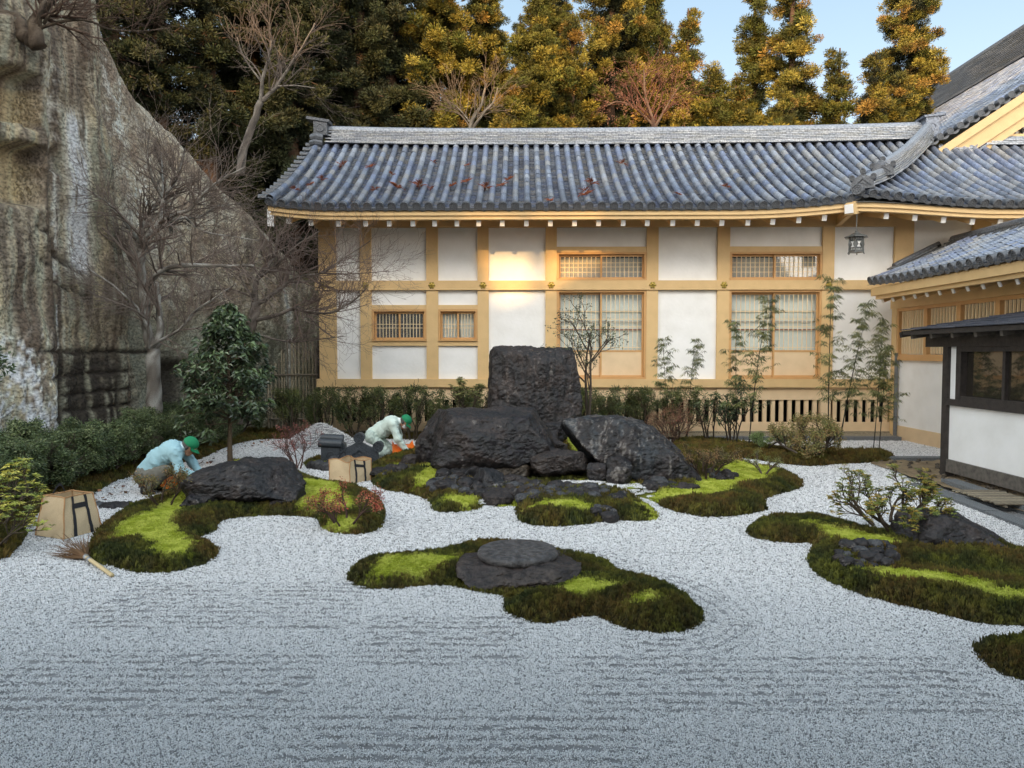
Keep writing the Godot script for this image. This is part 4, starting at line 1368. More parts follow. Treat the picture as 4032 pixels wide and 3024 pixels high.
func lantern(at: Vector3) -> void:
	var t := thing("hanging_lantern", "small green-grey metal lantern hanging from the white eave corner", "lantern", at)
	var m := mat("bronze", sc(98, 100, 98), 0.5)
	m.metallic = 0.5
	var b := MB.new()
	b.tube([Vector3(0, 0, 0), Vector3(0, 0.5, 0)], [0.01, 0.01], 5)
	b.lathe([Vector2(0.03, 0.04), Vector2(0.03, 0.0), Vector2(0.0, -0.01)], 8)
	part("chain", b.mesh(false), m, t)
	var r := MB.new()
	r.lathe([Vector2(0.0, 0.02), Vector2(0.06, 0.0), Vector2(0.14, -0.05), Vector2(0.26, -0.09), Vector2(0.26, -0.105), Vector2(0.12, -0.08), Vector2(0.0, -0.05)], 6)
	part("roof_cap", r.mesh(false), m, t)
	var f := MB.new()
	for k in 6:
		var a := TAU * k / 6.0
		var a2 := TAU * (k + 1) / 6.0
		var p := Vector3(cos(a), 0, sin(a)) * 0.15
		var q := Vector3(cos(a2), 0, sin(a2)) * 0.15
		f.tube([p + Vector3(0, -0.08, 0), p * 1.06 + Vector3(0, -0.43, 0)], [0.014, 0.014], 5)
		for y in [-0.1, -0.17, -0.33, -0.39]:
			f.tube([p + Vector3(0, y, 0), q + Vector3(0, y, 0)], [0.01, 0.01], 4)
		for e in [0.25, 0.5, 0.75]:
			f.tube([p.lerp(q, e) + Vector3(0, -0.1, 0), p.lerp(q, e) + Vector3(0, -0.17, 0)], [0.007, 0.007], 4)
			f.tube([p.lerp(q, e) + Vector3(0, -0.33, 0), p.lerp(q, e) + Vector3(0, -0.39, 0)], [0.007, 0.007], 4)
		for s in [p, q]:
			f.tube([s * 0.99 + Vector3(0, -0.17, 0), s.lerp(p.lerp(q, 0.5), 0.45) + Vector3(0, -0.25, 0), s * 0.99 + Vector3(0, -0.33, 0)], [0.016, 0.03, 0.016], 5)
		f.tube([p * 1.06 + Vector3(0, -0.41, 0), p * 1.2 + Vector3(0, -0.46, 0)], [0.014, 0.01], 5)
	f.lathe([Vector2(0, -0.4), Vector2(0.165, -0.4), Vector2(0.165, -0.425), Vector2(0, -0.425)], 6)
	part("cage", f.mesh(false), m, t)
	var g := MB.new()
	g.lathe([Vector2(0, -0.09), Vector2(0.125, -0.09), Vector2(0.125, -0.4), Vector2(0, -0.4)], 6)
	part("paper_lining", g.mesh(false), M.white_paint, t)


func great_hall() -> void:
	var root := thing("great_hall", "large hall at right with gabled tile roof and hip corner", "building")
	var x := [8.798, 9.234, 10.617, 11.031, 13.95]
	for i in [0, 2]:
		pillar(root, x[i] + (0.002 if i == 0 else 0.0), x[i + 1], 0.0, 5.4, -16.92)
	for i in [1, 3]:
		panel(root, Rect2(x[i], 3.0, x[i + 1] - x[i], 5.122 - 3.0))
	bb("top_beam", Vector3(x[0] + 0.002, 5.122, ZW - 0.1), Vector3(x[4], 5.5, -16.91), M.ochre, root)
	var roof := Node3D.new()
	roof.name = "roof"
	root.add_child(roof)
	var skirt := func(u: float, v: float) -> Vector3:
		return main_surf(u, v) + Vector3(0, 0.02 + 0.1 * pow(clampf((9.6 - u) / 2.4, 0, 1), 2.0) * (1.0 - v), 0.02)
	tile_roof(roof, skirt, 7.33, 15.6, 0.27, 4.55, func(u: float) -> Vector2: return Vector2(0.0, minf((u - 7.25) / 3.75, 0.955)), 90)
	var un := MB.new()
	un.grid(20, 6, func(u: float, v: float): return skirt.call(lerpf(7.3 + 3.7 * v, 15.6, u), v) + Vector3(0, -0.06, 0))
	part("roof_deck", un.mesh(true), M.mortar, roof)
	fascia(root, 7.15, 15.6)
	for px in [Vector3(8.031, 5.046, -15.86), Vector3(8.657, 5.044, -15.86), Vector3(9.283, 5.043, -15.86), Vector3(9.909, 5.041, -15.86), Vector3(10.514, 5.04, -15.86), Vector3(11.138, 5.038, -15.86)]:
		rafter(root, px.x)
	# hip rafter at the corner and two jack rafters beside it
	var hr := Node3D.new()
	hr.name = "hip_rafter"
	hr.position = Vector3(7.1, 5.117, -15.6)
	hr.rotation = Vector3(0.2, -0.75, 0)
	root.add_child(hr)
	bx("beam", Vector3(0, 0, -0.9), Vector3(0.2, 0.26, 1.78), M.ochre, hr)
	bx("white_end", Vector3(0, 0, 0.006), Vector3(0.17, 0.19, 0.03), M.white_paint, hr)
	# eave boards rising to the corner and turning it
	var kb := MB.new()
	kb.prism(PackedVector2Array([Vector2(0, 0), Vector2(1.3, 0.0), Vector2(1.3, 0.18), Vector2(0, 0.24)]), -0.1, 0.0, Transform3D(Basis(Vector3(0.2, -0.05, -1).normalized(), Vector3.UP, Vector3(-1, 0, -0.2).normalized()), Vector3(7.16, 5.05, -15.66)))
	part("corner_board", kb.mesh(false), M.ochre, root)
	# hip ridge in two stages, each closed by a shield
	var hp := func(t: float) -> Vector3:
		return main_surf(7.25 + 3.7 * t, t) + Vector3(0, 0.1 + 0.06 * t + 0.1 * pow(1.0 - t, 3.0), 0.02)
	var lo := []
	var hi := []
	for k in 7:
		lo.append(hp.call(0.06 + 0.05 * k))
		hi.append(hp.call(0.3 + 0.7 * k / 6.0) + Vector3(0, 0.02, 0))
	ridge(roof, "hip_courses", lo, 4, 0.045, 0.3, 0.25)
	ridge(roof, "hip_courses", hi, 7, 0.047, 0.34, 0.3)
	var face := Basis(Vector3.UP, -0.5)
	ridge_end("ridge_end", roof, Transform3D(face, hp.call(0.055) + Vector3(0, -0.04, 0.05)), 0.46, 0.4, M.tile_dark)
	ridge_end("ridge_end", roof, Transform3D(face, hp.call(0.29) + Vector3(0, 0.08, 0.06)), 0.46, 0.4, M.tile_dark)
	part("corner_tile", M.disc, M.tile_dark, roof, Transform3D(Basis(Vector3.UP, -0.75).scaled(Vector3.ONE * 1.25), hp.call(0.0) + Vector3(-0.02, -0.02, 0.08)))
	# upper slope: rises to the right, its verge above the gable
	var a: Vector3 = Vector3(10.507, 7.171, -18.9)
	var e: Vector3 = Vector3(12.982, 8.822, -18.9)
	var k := (e.y - a.y) / (e.x - a.x)
	var up := func(u: float, v: float) -> Vector3:
		var xx := a.x + v * (22.2 - a.x)
		return Vector3(xx, a.y + k * (xx - a.x) + 0.25 * pow(1.0 - v, 8.0), -u)
	tile_roof(roof, up, 19.15, 43.0, 0.3, 14.2, func(_u): return Vector2(0.0, 1.0), 0, false)
	var un2 := MB.new()
	un2.grid(4, 12, func(u: float, v: float): return up.call(lerpf(18.85, 43.0, u), v) + Vector3(0, -0.07, 0))
	part("roof_deck", un2.mesh(true), M.mortar, roof)
	var un3 := MB.new()
	un3.face([Vector3(22.2, a.y + k * (22.2 - a.x), -18.9), Vector3(34, 7, -18.9), Vector3(34, 7, -43), Vector3(22.2, a.y + k * (22.2 - a.x), -43)])
	part("far_slope", un3.mesh(false), M.tile_2, roof)
	var rp := Vector3(22.2, a.y + k * (22.2 - a.x) - 0.1, -18.9)
	ridge(roof, "ridge_courses", [rp, rp + Vector3(0, 0, -24.5)], 16, 0.085, 0.8, 0.7, 0.42)
	# verge: short barrels with discs, then bargeboards
	for i in 16:
		var v := 0.012 + i * 0.0222
		var p: Vector3 = up.call(18.95, v)
		part("verge_tile", M.barrel, M["tile_%d" % (i % 5)], roof, Transform3D(Basis.IDENTITY, p + Vector3(0, 0.0, -0.12)))
		part("verge_disc", M.disc, M.tile_dark, roof, Transform3D(Basis.IDENTITY, p + Vector3(0, 0.0, 0.06)))
		part("verge_lip", M.lip, M.tile_dark, roof, Transform3D(Basis(Vector3.FORWARD, -0.55), p + Vector3(0.13, 0.03, 0.05)))
	var slope := atan(k)
	for q in [[0.22, 0.2, 0.1], [0.5, 0.34, 0.02], [0.78, 0.2, -0.04]]:
		var mid: Vector3 = up.call(18.95, 0.22) + Vector3(0, 0, q[2] - 0.08)
		var bs := Basis(Vector3.BACK, slope)
		bx("bargeboard", Vector3.ZERO, Vector3(7.2, q[1], 0.1), M.ochre, root).transform = Transform3D(bs, mid + bs * Vector3(0.05, -q[0], 0))
	var gw := MB.new()
	gw.prism(PackedVector2Array([Vector2(a.x + 0.4, 7.2), Vector2(22, 7.2), Vector2(22, 14.6)]), -0.1, 0.0, Transform3D(Basis.IDENTITY, Vector3(0, 0, -19.35)))
	part("gable_wall", gw.mesh(false), M.plaster, root)
	var sill: float = Vector3(12.341, 7.809, -19.3).y
	for i in 24:
		var lx: float = a.x + 1.4 + i * 0.2
		var top: float = a.y + k * (lx - a.x) - 0.86
		if top > sill + 0.06:
			bb("lattice_bar", Vector3(lx - 0.025, sill, -19.32), Vector3(lx + 0.025, top, -19.27), M.dark_wood, root)
	for i in 6:
		var ly: float = sill + 0.12 + 0.22 * i
		bb("lattice_bar", Vector3(a.x + (ly - a.y + 0.9) / k, ly - 0.02, -19.31), Vector3(a.x + 6.2, ly + 0.02, -19.28), M.dark_wood, root)
	bb("gable_beam", Vector3(11.667, 7.651, -19.25), Vector3(15.732, 7.76, -19.1), M.ochre, root)
	ridge(roof, "gable_foot_courses", [Vector3(10.953, 7.186, -19.05), Vector3(11.834, 7.207, -19.05)], 3, 0.06, 0.3)
	ridge(roof, "gable_foot_courses", [Vector3(11.834, 7.207, -19.05), Vector3(12.181, 7.451, -19.15), Vector3(15.786, 7.438, -19.15)], 3, 0.06, 0.3)
	lantern(Vector3(7.34, 4.625, -15.75) + Vector3(0, 0, 0))


func side_wing() -> void:
	var root := thing("side_wing", "low tiled wing with barred windows joining the hall at right", "building")
	var xw: float = 8.798
	var zn := -8.5
	# wall in the plane x = xw, from the hall towards the camera
	bb("pillar", Vector3(xw - 0.06, 0, ZW + 0.13), Vector3(xw + 0.14, 3.6, ZW + 0.33), M.ochre, root)
	bb("plaster_panel", Vector3(xw, 0.317, ZW + 0.33), Vector3(xw + 0.1, 1.829, zn), M.plaster, root)
	bb("plinth", Vector3(xw - 0.02, -0.05, ZW + 0.33), Vector3(xw + 0.12, 0.317 - 0.003, zn), M.pale_ochre, root)
	bb("tie_beam", Vector3(xw - 0.1, 3.032, ZW + 0.12), Vector3(xw + 0.12, 3.285, zn), M.ochre, root)
	bb("window_sill", Vector3(xw - 0.07, 1.829, ZW + 0.33), Vector3(xw + 0.12, 1.917, zn), M.sash_wood, root)
	bb("frieze_panel", Vector3(xw, 3.285, ZW + 0.3), Vector3(xw + 0.1, 3.75, zn), M.plaster, root)
	bb("room_shade_sheet", Vector3(xw + 0.3, 1.917, ZW + 0.33), Vector3(xw + 0.32, 3.032, zn), M.room_shade, root)  # dark sheet painted as the shade of the room
	bb("drain_pipe", Vector3(xw - 0.1, 0, ZW + 0.36), Vector3(xw - 0.04, 2.0, ZW + 0.42), M.stone_grey, root)
	var z := ZW + 0.36
	var first := true
	while z < zn - 0.2:
		var w := Node3D.new()
		w.name = "window"
		w.position = Vector3(xw, 1.917, z)
		root.add_child(w, true)
		var h := 3.032 - 1.917
		var f := MB.new()
		for e in [0.03, 1.12]:
			f.box(Vector3(-0.01, h * 0.5, e), Vector3(0.1, h - 0.004, 0.06))
		f.box(Vector3(-0.01, h - 0.04, 0.575), Vector3(0.1, 0.07, 1.03))
		f.box(Vector3(-0.01, 0.025, 0.575), Vector3(0.1, 0.05, 1.03))
		part("frame", f.mesh(false), M.sash_wood, w)
		var g := MB.new()
		for i in 9:
			g.box(Vector3(0, h * 0.5, 0.15 + i * 0.106), Vector3(0.04, h - 0.13, 0.024))
		part("grid", g.mesh(false), M.muntin_wood, w)
		bb("pane", Vector3(0.05, 0.05, 0.06), Vector3(0.054, h - 0.075, 1.09), M.glass, w)
		var cu := MB.new()
		cu.grid(40, 1, func(u: float, v: float): return Vector3(0.18 + 0.02 * sin(u * 60.0), v * h, 0.02 + u * 1.1))
		part("curtain", cu.mesh(true), M.room_shade if not first else M.curtain, w)  # curtains after the first are coloured dark as interior shade
		first = false
		z += 1.155
	# roof: eave over the court, rows running up to the right
	var surf := func(u: float, v: float) -> Vector3:
		return Vector3(7.85 + 2.2 * v, 3.53 + 0.93 * (0.85 * v + 0.15 * v * v) + 0.06 * pow(clampf((u - 14.5) / 1.6, 0, 1), 2.0), -u)
	var roof := Node3D.new()
	roof.name = "roof"
	root.add_child(roof)
	tile_roof(roof, surf, 8.2, 16.1, 0.272, 2.45, func(u: float) -> Vector2: return Vector2(maxf(0.0, (u - 16.2) * 0.6), 1.0), 70)
	var un := MB.new()
	un.grid(6, 4, func(u: float, v: float): return surf.call(lerpf(8.2, 16.3, u), v) + Vector3(0, -0.06, 0))
	part("roof_deck", un.mesh(true), M.mortar, roof)
	ridge(roof, "ridge_courses", [surf.call(8.2, 1.0) + Vector3(0.05, -0.03, 0), surf.call(16.85, 1.0) + Vector3(0.05, -0.03, 0)], 3, 0.055, 0.28, 0.4, 0.5)
	ridge(roof, "hip_courses", [surf.call(16.9, 0.9) + Vector3(0, 0.05, 0), surf.call(16.55, 0.35) + Vector3(0, 0.03, 0)], 2, 0.05, 0.2, 0.3, 0.5)
	bb("eave_board", Vector3(7.9, 3.28, -16.2), Vector3(8.0, 3.46, -8.2), M.ochre, root)
	bb("eave_board", Vector3(7.96, 3.2, -16.1), Vector3(8.06, 3.28, -8.2), M.ochre, root)
	var so := MB.new()
	so.face([Vector3(8.0, 3.34, -16.2), Vector3(8.0, 3.34, -8.2), Vector3(8.8, 3.68, -8.2), Vector3(8.8, 3.68, -16.2)])
	part("soffit", so.mesh(false), M.ochre, root)
	z = -16.0
	while z < -8.6:
		var r := Node3D.new()
		r.name = "rafter"
		r.position = Vector3(8.08, 3.16, z)
		r.rotation.z = 0.4
		root.add_child(r, true)
		bx("beam", Vector3(0.4, 0, 0), Vector3(0.8, 0.08, 0.06), M.ochre, r)
		bx("white_end", Vector3(-0.006, 0, 0), Vector3(0.02, 0.09, 0.07), M.white_paint, r)
		z += 0.43


func dark_lodge() -> void:
	var root := thing("lodge", "small dark timber lodge with white walls at the right edge", "building")
	var xw := 6.86
	var zf := -11.5
	var zn := -4.5
	bb("post", Vector3(xw - 0.04, -0.02, zf - 0.07), Vector3(xw + 0.1, 2.12, zf + 0.07), M.dark_wood, root)
	bb("plaster_panel", Vector3(xw + 0.01, 0.3, zf + 0.07), Vector3(xw + 0.09, 1.17, zn), M.plaster, root)
	bb("plaster_panel", Vector3(xw + 0.01, 1.26, zf + 0.07), Vector3(xw + 0.09, 2.1, zf + 0.3), M.plaster, root)
	bb("ground_beam", Vector3(xw - 0.03, 0.1, zf + 0.07), Vector3(xw + 0.14, 0.3, zn), M.grey_wood, root)
	bb("middle_rail", Vector3(xw - 0.05, 1.17, zf + 0.07), Vector3(xw + 0.12, 1.27, zn), M.dark_wood, root)
	bb("head_beam", Vector3(xw - 0.08, 2.1, zf - 0.5), Vector3(xw + 0.12, 2.32, zn), M.dark_wood, root)
	bb("far_wall", Vector3(xw + 0.1, 0.1, zf - 0.03), Vector3(xw + 4.0, 2.3, zf + 0.05), M.plaster, root)
	bb("underfloor_shade", Vector3(xw + 0.5, -0.05, zf + 0.1), Vector3(xw + 0.6, 0.2, zn), M.gap_shade, root)  # near-black strip painting the shade under the ground beam
	var w := Node3D.new()
	w.name = "window"
	w.position = Vector3(xw, 1.27, zf + 0.3)
	root.add_child(w)
	var f := MB.new()
	f.box(Vector3(0.02, 0.42, 0.06), Vector3(0.14, 0.83, 0.12))
	f.box(Vector3(0.02, 0.79, 3.0), Vector3(0.14, 0.08, 5.76))
	f.box(Vector3(0.02, 0.03, 3.0), Vector3(0.13, 0.06, 5.76))
	for k in 6:
		f.box(Vector3(0.04, 0.41, 1.02 + k * 0.94), Vector3(0.07, 0.7, 0.06))
	part("frame", f.mesh(false), M.dark_wood, w)
	var gl := mat("lodge_pane", sc(48, 44, 38), 0.03)
	gl.metallic_specular = 0.9
	for k in 6:
		bb("pane", Vector3(0.05, 0.06, 0.12 + k * 0.94), Vector3(0.056, 0.75, 1.02 + k * 0.94), gl, w)
	bb("room_shade_sheet", Vector3(0.6, 0.0, 0.0), Vector3(0.62, 0.8, 6.0), M.gap_shade, w)  # near-black sheet standing for shade behind the panes
	# low-pitched shingled roof
	var roof := Node3D.new()
	roof.name = "roof"
	root.add_child(roof)
	var tones := [mat("shingle_a", sc(78, 82, 92), 0.55, M.tilemix, 2.0), mat("shingle_b", sc(64, 68, 78), 0.6, M.tilemix, 2.0), mat("shingle_c", sc(92, 94, 102), 0.55, M.tilemix, 2.0)]
	var n := 0
	for c in 11:
		var x0 := 6.42 + c * 0.22
		var z := -12.1 - (0.1 if c % 2 else 0.0)
		while z < -5.0:
			if n < 290:
				bx("shingle", Vector3(x0 + 0.14, 2.4 + 0.152 * c * 0.22 + rr(0, 0.006), z + 0.15), Vector3(0.3, 0.016, 0.296), tones[rng.randi_range(0, 2)], roof).rotation.z = 0.1
			n += 1
			z += 0.3
	bb("eave_board", Vector3(6.44, 2.3, -12.12), Vector3(6.52, 2.37, -4.5), M.dark_wood, root)
	var deck := MB.new()
	deck.face([Vector3(6.44, 2.36, -12.1), Vector3(6.44, 2.36, -4.5), Vector3(9.4, 2.82, -4.5), Vector3(9.4, 2.82, -12.1)])
	part("roof_deck", deck.mesh(false), M.dark_wood, roof)
	bx("verge_board", Vector3(7.9, 2.53, -12.11), Vector3(3.0, 0.09, 0.05), M.dark_wood, root).rotation.z = 0.152
	for k in 13:
		bx("rafter", Vector3(6.85, 2.33, -11.9 + k * 0.55), Vector3(0.72, 0.09, 0.06), M.grey_wood, root).rotation.z = 0.15


func kerb(label: String, a: Vector3, b: Vector3, w: float) -> void:
	var t := thing("stone_kerb", label, "kerb")
	var n := int(round(a.distance_to(b) / 0.95))
	var d := (b - a) / n
	for i in n:
		var m := BoxMesh.new()
		m.size = Vector3(w, 0.2, d.length() - 0.01)
		part("kerb_stone", m, M.stone_grey, t, Transform3D(Basis(Vector3.UP, atan2(d.x, d.z) + rr(-0.006, 0.006)), a + d * (i + 0.5) + Vector3(0, -0.1 + rr(-0.006, 0.006), 0)))


func drain() -> void:
	# stone-lined gutter along the right side of the court
	kerb("inner grey stone kerb of the gutter beside the white gravel at right", Vector3(6.0, 0.04, -10.75), Vector3(5.6, 0.04, -5.0), 0.2)
	kerb("outer grey stone kerb of the gutter below the dark lodge", Vector3(6.56, 0.07, -10.9), Vector3(6.2, 0.07, -5.0), 0.22)
	kerb("short stone kerb crossing behind the dark lodge post", Vector3(6.1, 0.055, -13.3), Vector3(8.7, 0.055, -13.3), 0.22)
	kerb("stone kerb along the foot of the hall behind the bamboos", Vector3(4.2, 0.085, -16.36), Vector3(8.7, 0.085, -16.36), 0.22)
	var s := MB.new()
	s.grid(40, 40, func(u: float, v: float):
		var q := Vector3(lerpf(6.3, 8.85, u), 0.0, lerpf(-8.0, -13.15, v))
		return q + Vector3(0, 0.02 + 0.035 * nz.get_noise_2d(q.x * 2.0, q.z * 2.0), 0))
	structure("bare_soil", s.mesh(true), M.soil)
	var s2 := MB.new()
	s2.grid(40, 8, func(u: float, v: float):
		var q := Vector3(lerpf(-5.0, 8.75, u), 0.0, lerpf(-16.5, -16.9, v))
		return q + Vector3(0, 0.05 + 0.05 * v + 0.03 * nz.get_noise_2d(q.x * 2.0, q.z * 2.0), 0))
	structure("soil_strip", s2.mesh(true), M.footing)
	var pb := rock_mesh(Vector3.ONE, 301, 5, [], 0.2, "tan", 3.0)
	var px := []
	for k in 260:
		px.append(Transform3D(Basis(Vector3.UP, rr(0, 6)).scaled(Vector3.ONE * rr(0.012, 0.04)), Vector3(rr(6.55, 8.7), 0.025, rr(-13.1, -9.0))))
	var pg := multi("loose_pebbles", pb, M.rock, px, [], self)
	tag(pg, "scattered pebbles on the bare soil under the dark lodge", "pebbles")
	var w := bb("gutter_bed", Vector3(6.1, -0.098, -10.8), Vector3(6.6, -0.09, -5.0), M.gap_shade, self)
	w.set_meta("kind", "structure")
	var t := thing("bamboo_gutter_cover", "weathered bamboo slats laid across the stone gutter at right", "gutter cover", Vector3(6.33, 0.085, -9.4))
	for k in 26:
		var b := MB.new()
		b.tube([Vector3(-0.3 + rr(-0.03, 0.03), 0, 0), Vector3(0.3 + rr(-0.03, 0.03), 0, 0)], [0.016, 0.016], 6)
		part("slat", b.mesh(true), M.bamboo_old if k % 3 else M.bamboo_pole, t, Transform3D(Basis(Vector3.UP, rr(-0.03, 0.03)), Vector3(0, rr(-0.004, 0.006), -0.5 + k * 0.036)))
	for k in 8:
		bx("batten", Vector3(-0.2 + k % 2 * 0.4, -0.025, -0.45 + (k / 2) * 0.26), Vector3(0.02, 0.02, 0.24), M.bamboo_old, t)


func fence() -> void:
	var t := thing("bamboo_fence", "split bamboo fence between the cliff and the hall corner", "fence")
	var list := []
	var px := 577.0
	while px < 682:
		list.append(px)
		px += rr(5.0, 9.5)
	for p in list:
		var z := 17.6
		var x: float = (p - 1106.0) / 1534.0 * z - 0.0122 * z
		var top: float = lerpf(1.55, 2.15, clampf((p - 577.0) / 40.0, 0, 1)) + rr(-0.1, 0.1) if p < 618 else 2.28 + rr(-0.02, 0.02)
		var b := MB.new()
		var r := rr(0.02, 0.034)
		var pts := []
		var rad := []
		var y := 0.0
		while y < top:
			pts.append(Vector3(0, y, 0))
			rad.append(r)
			if y + 0.3 < top:
				pts.append(Vector3(0, y + 0.28, 0))
				rad.append(r * 0.97)
				pts.append(Vector3(0, y + 0.29, 0))
				rad.append(r * 1.14)
			y += 0.3
		pts.append(Vector3(0, top, 0))
		rad.append(r)
		b.tube(pts, rad, 8)
		part("bamboo_pole", b.mesh(true), M.bamboo_pole if rr(0, 1) < 0.65 else M.bamboo_old, t, Transform3D(Basis(Vector3.BACK, rr(-0.01, 0.01)), Vector3(x, 0, -z + rr(-0.01, 0.01))))
	for y in [1.45, 0.35]:
		var b := MB.new()
		b.tube([Vector3((577 - 1106) / 1534.0 * 17.6 - 0.2, y, -17.55), Vector3((684 - 1106) / 1534.0 * 17.6 - 0.2, y + 0.01, -17.55)], [0.025, 0.025], 6)
		part("rail", b.mesh(true), M.bamboo_old, t)
	bb("end_post", Vector3(-5.06, 0, -17.75), Vector3(-4.95, 2.3, -17.62), M.dark_wood, t)



# ---------------------------------------------------------------- rocks

func rock_tone(kind: String, p: Vector3, n: float) -> Color:
	var a := nz.get_noise_3d(p.x * 2.2, p.y * 2.2, p.z * 2.2 + 11.0)
	var g := nz.get_noise_3d(p.x * 9.0, p.y * 9.0, p.z * 9.0)
	var c := sc(46, 44, 45).lerp(sc(60, 52, 49), smoothstep(-0.1, 0.4, a)).lerp(sc(34, 33, 34), smoothstep(0.0, 0.4, -a))
	var spot := smoothstep(0.46, 0.6, g + 0.4 * a) * 0.7
	if kind == "streak":
		var s := nz.get_noise_3d(p.x * 16.0, p.y * 1.6, p.z * 16.0)
		c = c.lerp(sc(66, 74, 80), smoothstep(0.0, 0.3, nz.get_noise_3d(p.x * 3.0 + 5.0, p.y, p.z)) * 0.7)
		spot = maxf(spot * 0.5, smoothstep(0.18, 0.42, s + 0.45 * a))
	elif kind == "upright":
		var s := nz.get_noise_3d(p.x * 9.0, p.y * 2.0, p.z * 9.0 + 3.0)
		c = c.lerp(sc(78, 66, 60), smoothstep(0.0, 0.4, s) * 0.6)
		spot = maxf(spot, smoothstep(0.4, 0.55, s + 0.35 * g) * 0.8)
	elif kind == "patchy":
		spot = smoothstep(0.0, 0.25, g + a * 0.8 + (0.15 - absf(n)) * 0.6)
	elif kind == "brown":
		c = sc(56, 49, 46).lerp(sc(76, 67, 61), smoothstep(-0.2, 0.4, a))
		spot *= 0.4
	elif kind == "tan":
		c = sc(104, 94, 78).lerp(sc(72, 64, 54), smoothstep(-0.1, 0.3, a))
	elif kind == "grey":
		c = sc(92, 94, 96).lerp(sc(64, 64, 66), smoothstep(-0.2, 0.3, a))
	elif kind == "cliff":
		return sc(132, 120, 98).lerp(sc(92, 80, 68), smoothstep(-0.2, 0.4, a)).srgb_to_linear()
	return c.lerp(sc(160, 158, 152), clampf(spot, 0, 1) * 0.7).srgb_to_linear()


# half: half extents; cuts: [normal, distance] in the unit box
func rock_mesh(half: Vector3, no: int, res: int, cuts: Array, rough: float, kind := "dark", boxy := 4.5) -> ArrayMesh:
	var r := RandomNumberGenerator.new()
	r.seed = no
	var planes := []
	for k in (11 if boxy < 6.5 else 4):
		planes.append([Vector3(r.randfn(), r.randfn() * 0.7, r.randfn()).normalized(), r.randf_range(0.84, 1.1)])
	for q in cuts:
		planes.append([(q[0] as Vector3).normalized(), q[1]])
	var b := MB.new()
	var seen := {}
	var off := Vector3(no * 3.7, no * 1.3, no * 2.1)
	var size := maxf(half.x, maxf(half.y, half.z))
	for f in 6:
		var ids := []
		for j in res + 1:
			for i in res + 1:
				var u := tan((2.0 * i / res - 1.0) * PI / 4)
				var v := tan((2.0 * j / res - 1.0) * PI / 4)
				var d: Vector3
				match f:
					0: d = Vector3(1, v, -u)
					1: d = Vector3(-1, v, u)
					2: d = Vector3(u, 1, -v)
					3: d = Vector3(u, -1, v)
					4: d = Vector3(u, v, 1)
					_: d = Vector3(-u, v, -1)
				d = d.normalized()
				var key := Vector3i((d * 5000.0).round())
				if not seen.has(key):
					var t := pow(pow(absf(d.x), boxy) + pow(absf(d.y), boxy) + pow(absf(d.z), boxy), -1.0 / boxy)
					for q in planes:
						var c := d.dot(q[0])
						if c > 0.05:
							var m: float = q[1] / c
							# rounded minimum
							var h := clampf(0.5 + 0.5 * (t - m) / 0.035, 0, 1)
							t = lerpf(t, m, h) - 0.035 * h * (1.0 - h)
					var p := d * t * half
					var w := p / size + off
					var n1 := nz.get_noise_3dv(w * 1.1)
					var n2 := nz.get_noise_3dv(w * 3.4 + Vector3(7, 0, 0))
					var ridge_n := 1.0 - 2.0 * absf(nf.get_noise_3dv(Vector3(w.x, w.y * 2.4, w.z) * 1.9))
					var crack := -smoothstep(0.82, 0.99, ridge_n) * 0.6
					var st := nz.get_noise_3dv(w * 1.6 + Vector3(0, 3, 9))
					st = floorf(st * 6.0) / 6.0 + 0.16 * smoothstep(0.75, 1.0, fposmod(st * 6.0, 1.0))
					p += d * size * rough * (0.7 * n1 + 0.9 * st + 0.28 * n2 + 0.4 * crack)
					if kind == "upright" or kind == "streak":
						p += d * size * 0.045 * nz.get_noise_3dv(Vector3(w.x * 6.0, w.y * 1.1, w.z * 6.0))
					p += d * 0.012 * nz.get_noise_3dv(p * 14.0 + off)
					b.col = rock_tone(kind, p + off * 0.3, p.y / half.y) * (0.55 if crack < -0.35 else 1.0)
					seen[key] = b.vert(p)
				ids.append(seen[key])
		for j in res:
			for i in res:
				var a := j * (res + 1) + i
				b.quad(ids[a], ids[a + 1], ids[a + res + 2], ids[a + res + 1])
	return b.mesh(true, true)


func rock(called: String, label: String, at: Vector3, half: Vector3, no: int, cuts: Array, rough := 0.13, kind := "dark", res := 44, turn := 0.0, boxy := 5.5) -> void:
	var o := part(called, rock_mesh(half, no, res, cuts, rough, kind, boxy), M.rock, self, Transform3D(Basis(Vector3.UP, turn), at))
	tag(o, label, "rock")


func pebbles(list: Array, n: int, poly: PackedVector2Array, label: String, group: String, s0: float, s1: float, kinds: Array) -> void:
	var r := Rect2(poly[0], Vector2.ZERO)
	for p in poly:
		r = r.expand(p)
	var put := []
	var tries := 0
	while put.size() < n and tries < n * 60:
		tries += 1
		var p := r.position + Vector2(rr(0, 1), rr(0, 1)) * r.size
		var s := rr(s0, s1) * (1.0 if rr(0, 1) < 0.7 else 1.5)
		if not Geometry2D.is_point_in_polygon(p, poly):
			continue
		var ok := true
		for q in put:
			if p.distance_to(q[0]) < (s + q[1]) * 0.72:
				ok = false
				break
		if not ok:
			continue
		put.append([p, s])
		var o := part("stone", list[rng.randi_range(0, list.size() - 1)], M.rock, self, Transform3D(Basis(Vector3.UP, rr(0, TAU)) * Basis(Vector3.RIGHT, rr(-0.25, 0.25)) * Basis.from_scale(Vector3(s * rr(0.8, 1.3), s * rr(0.6, 0.95), s)), on(p, s * 0.34)))
		tag(o, label, "stone", group)


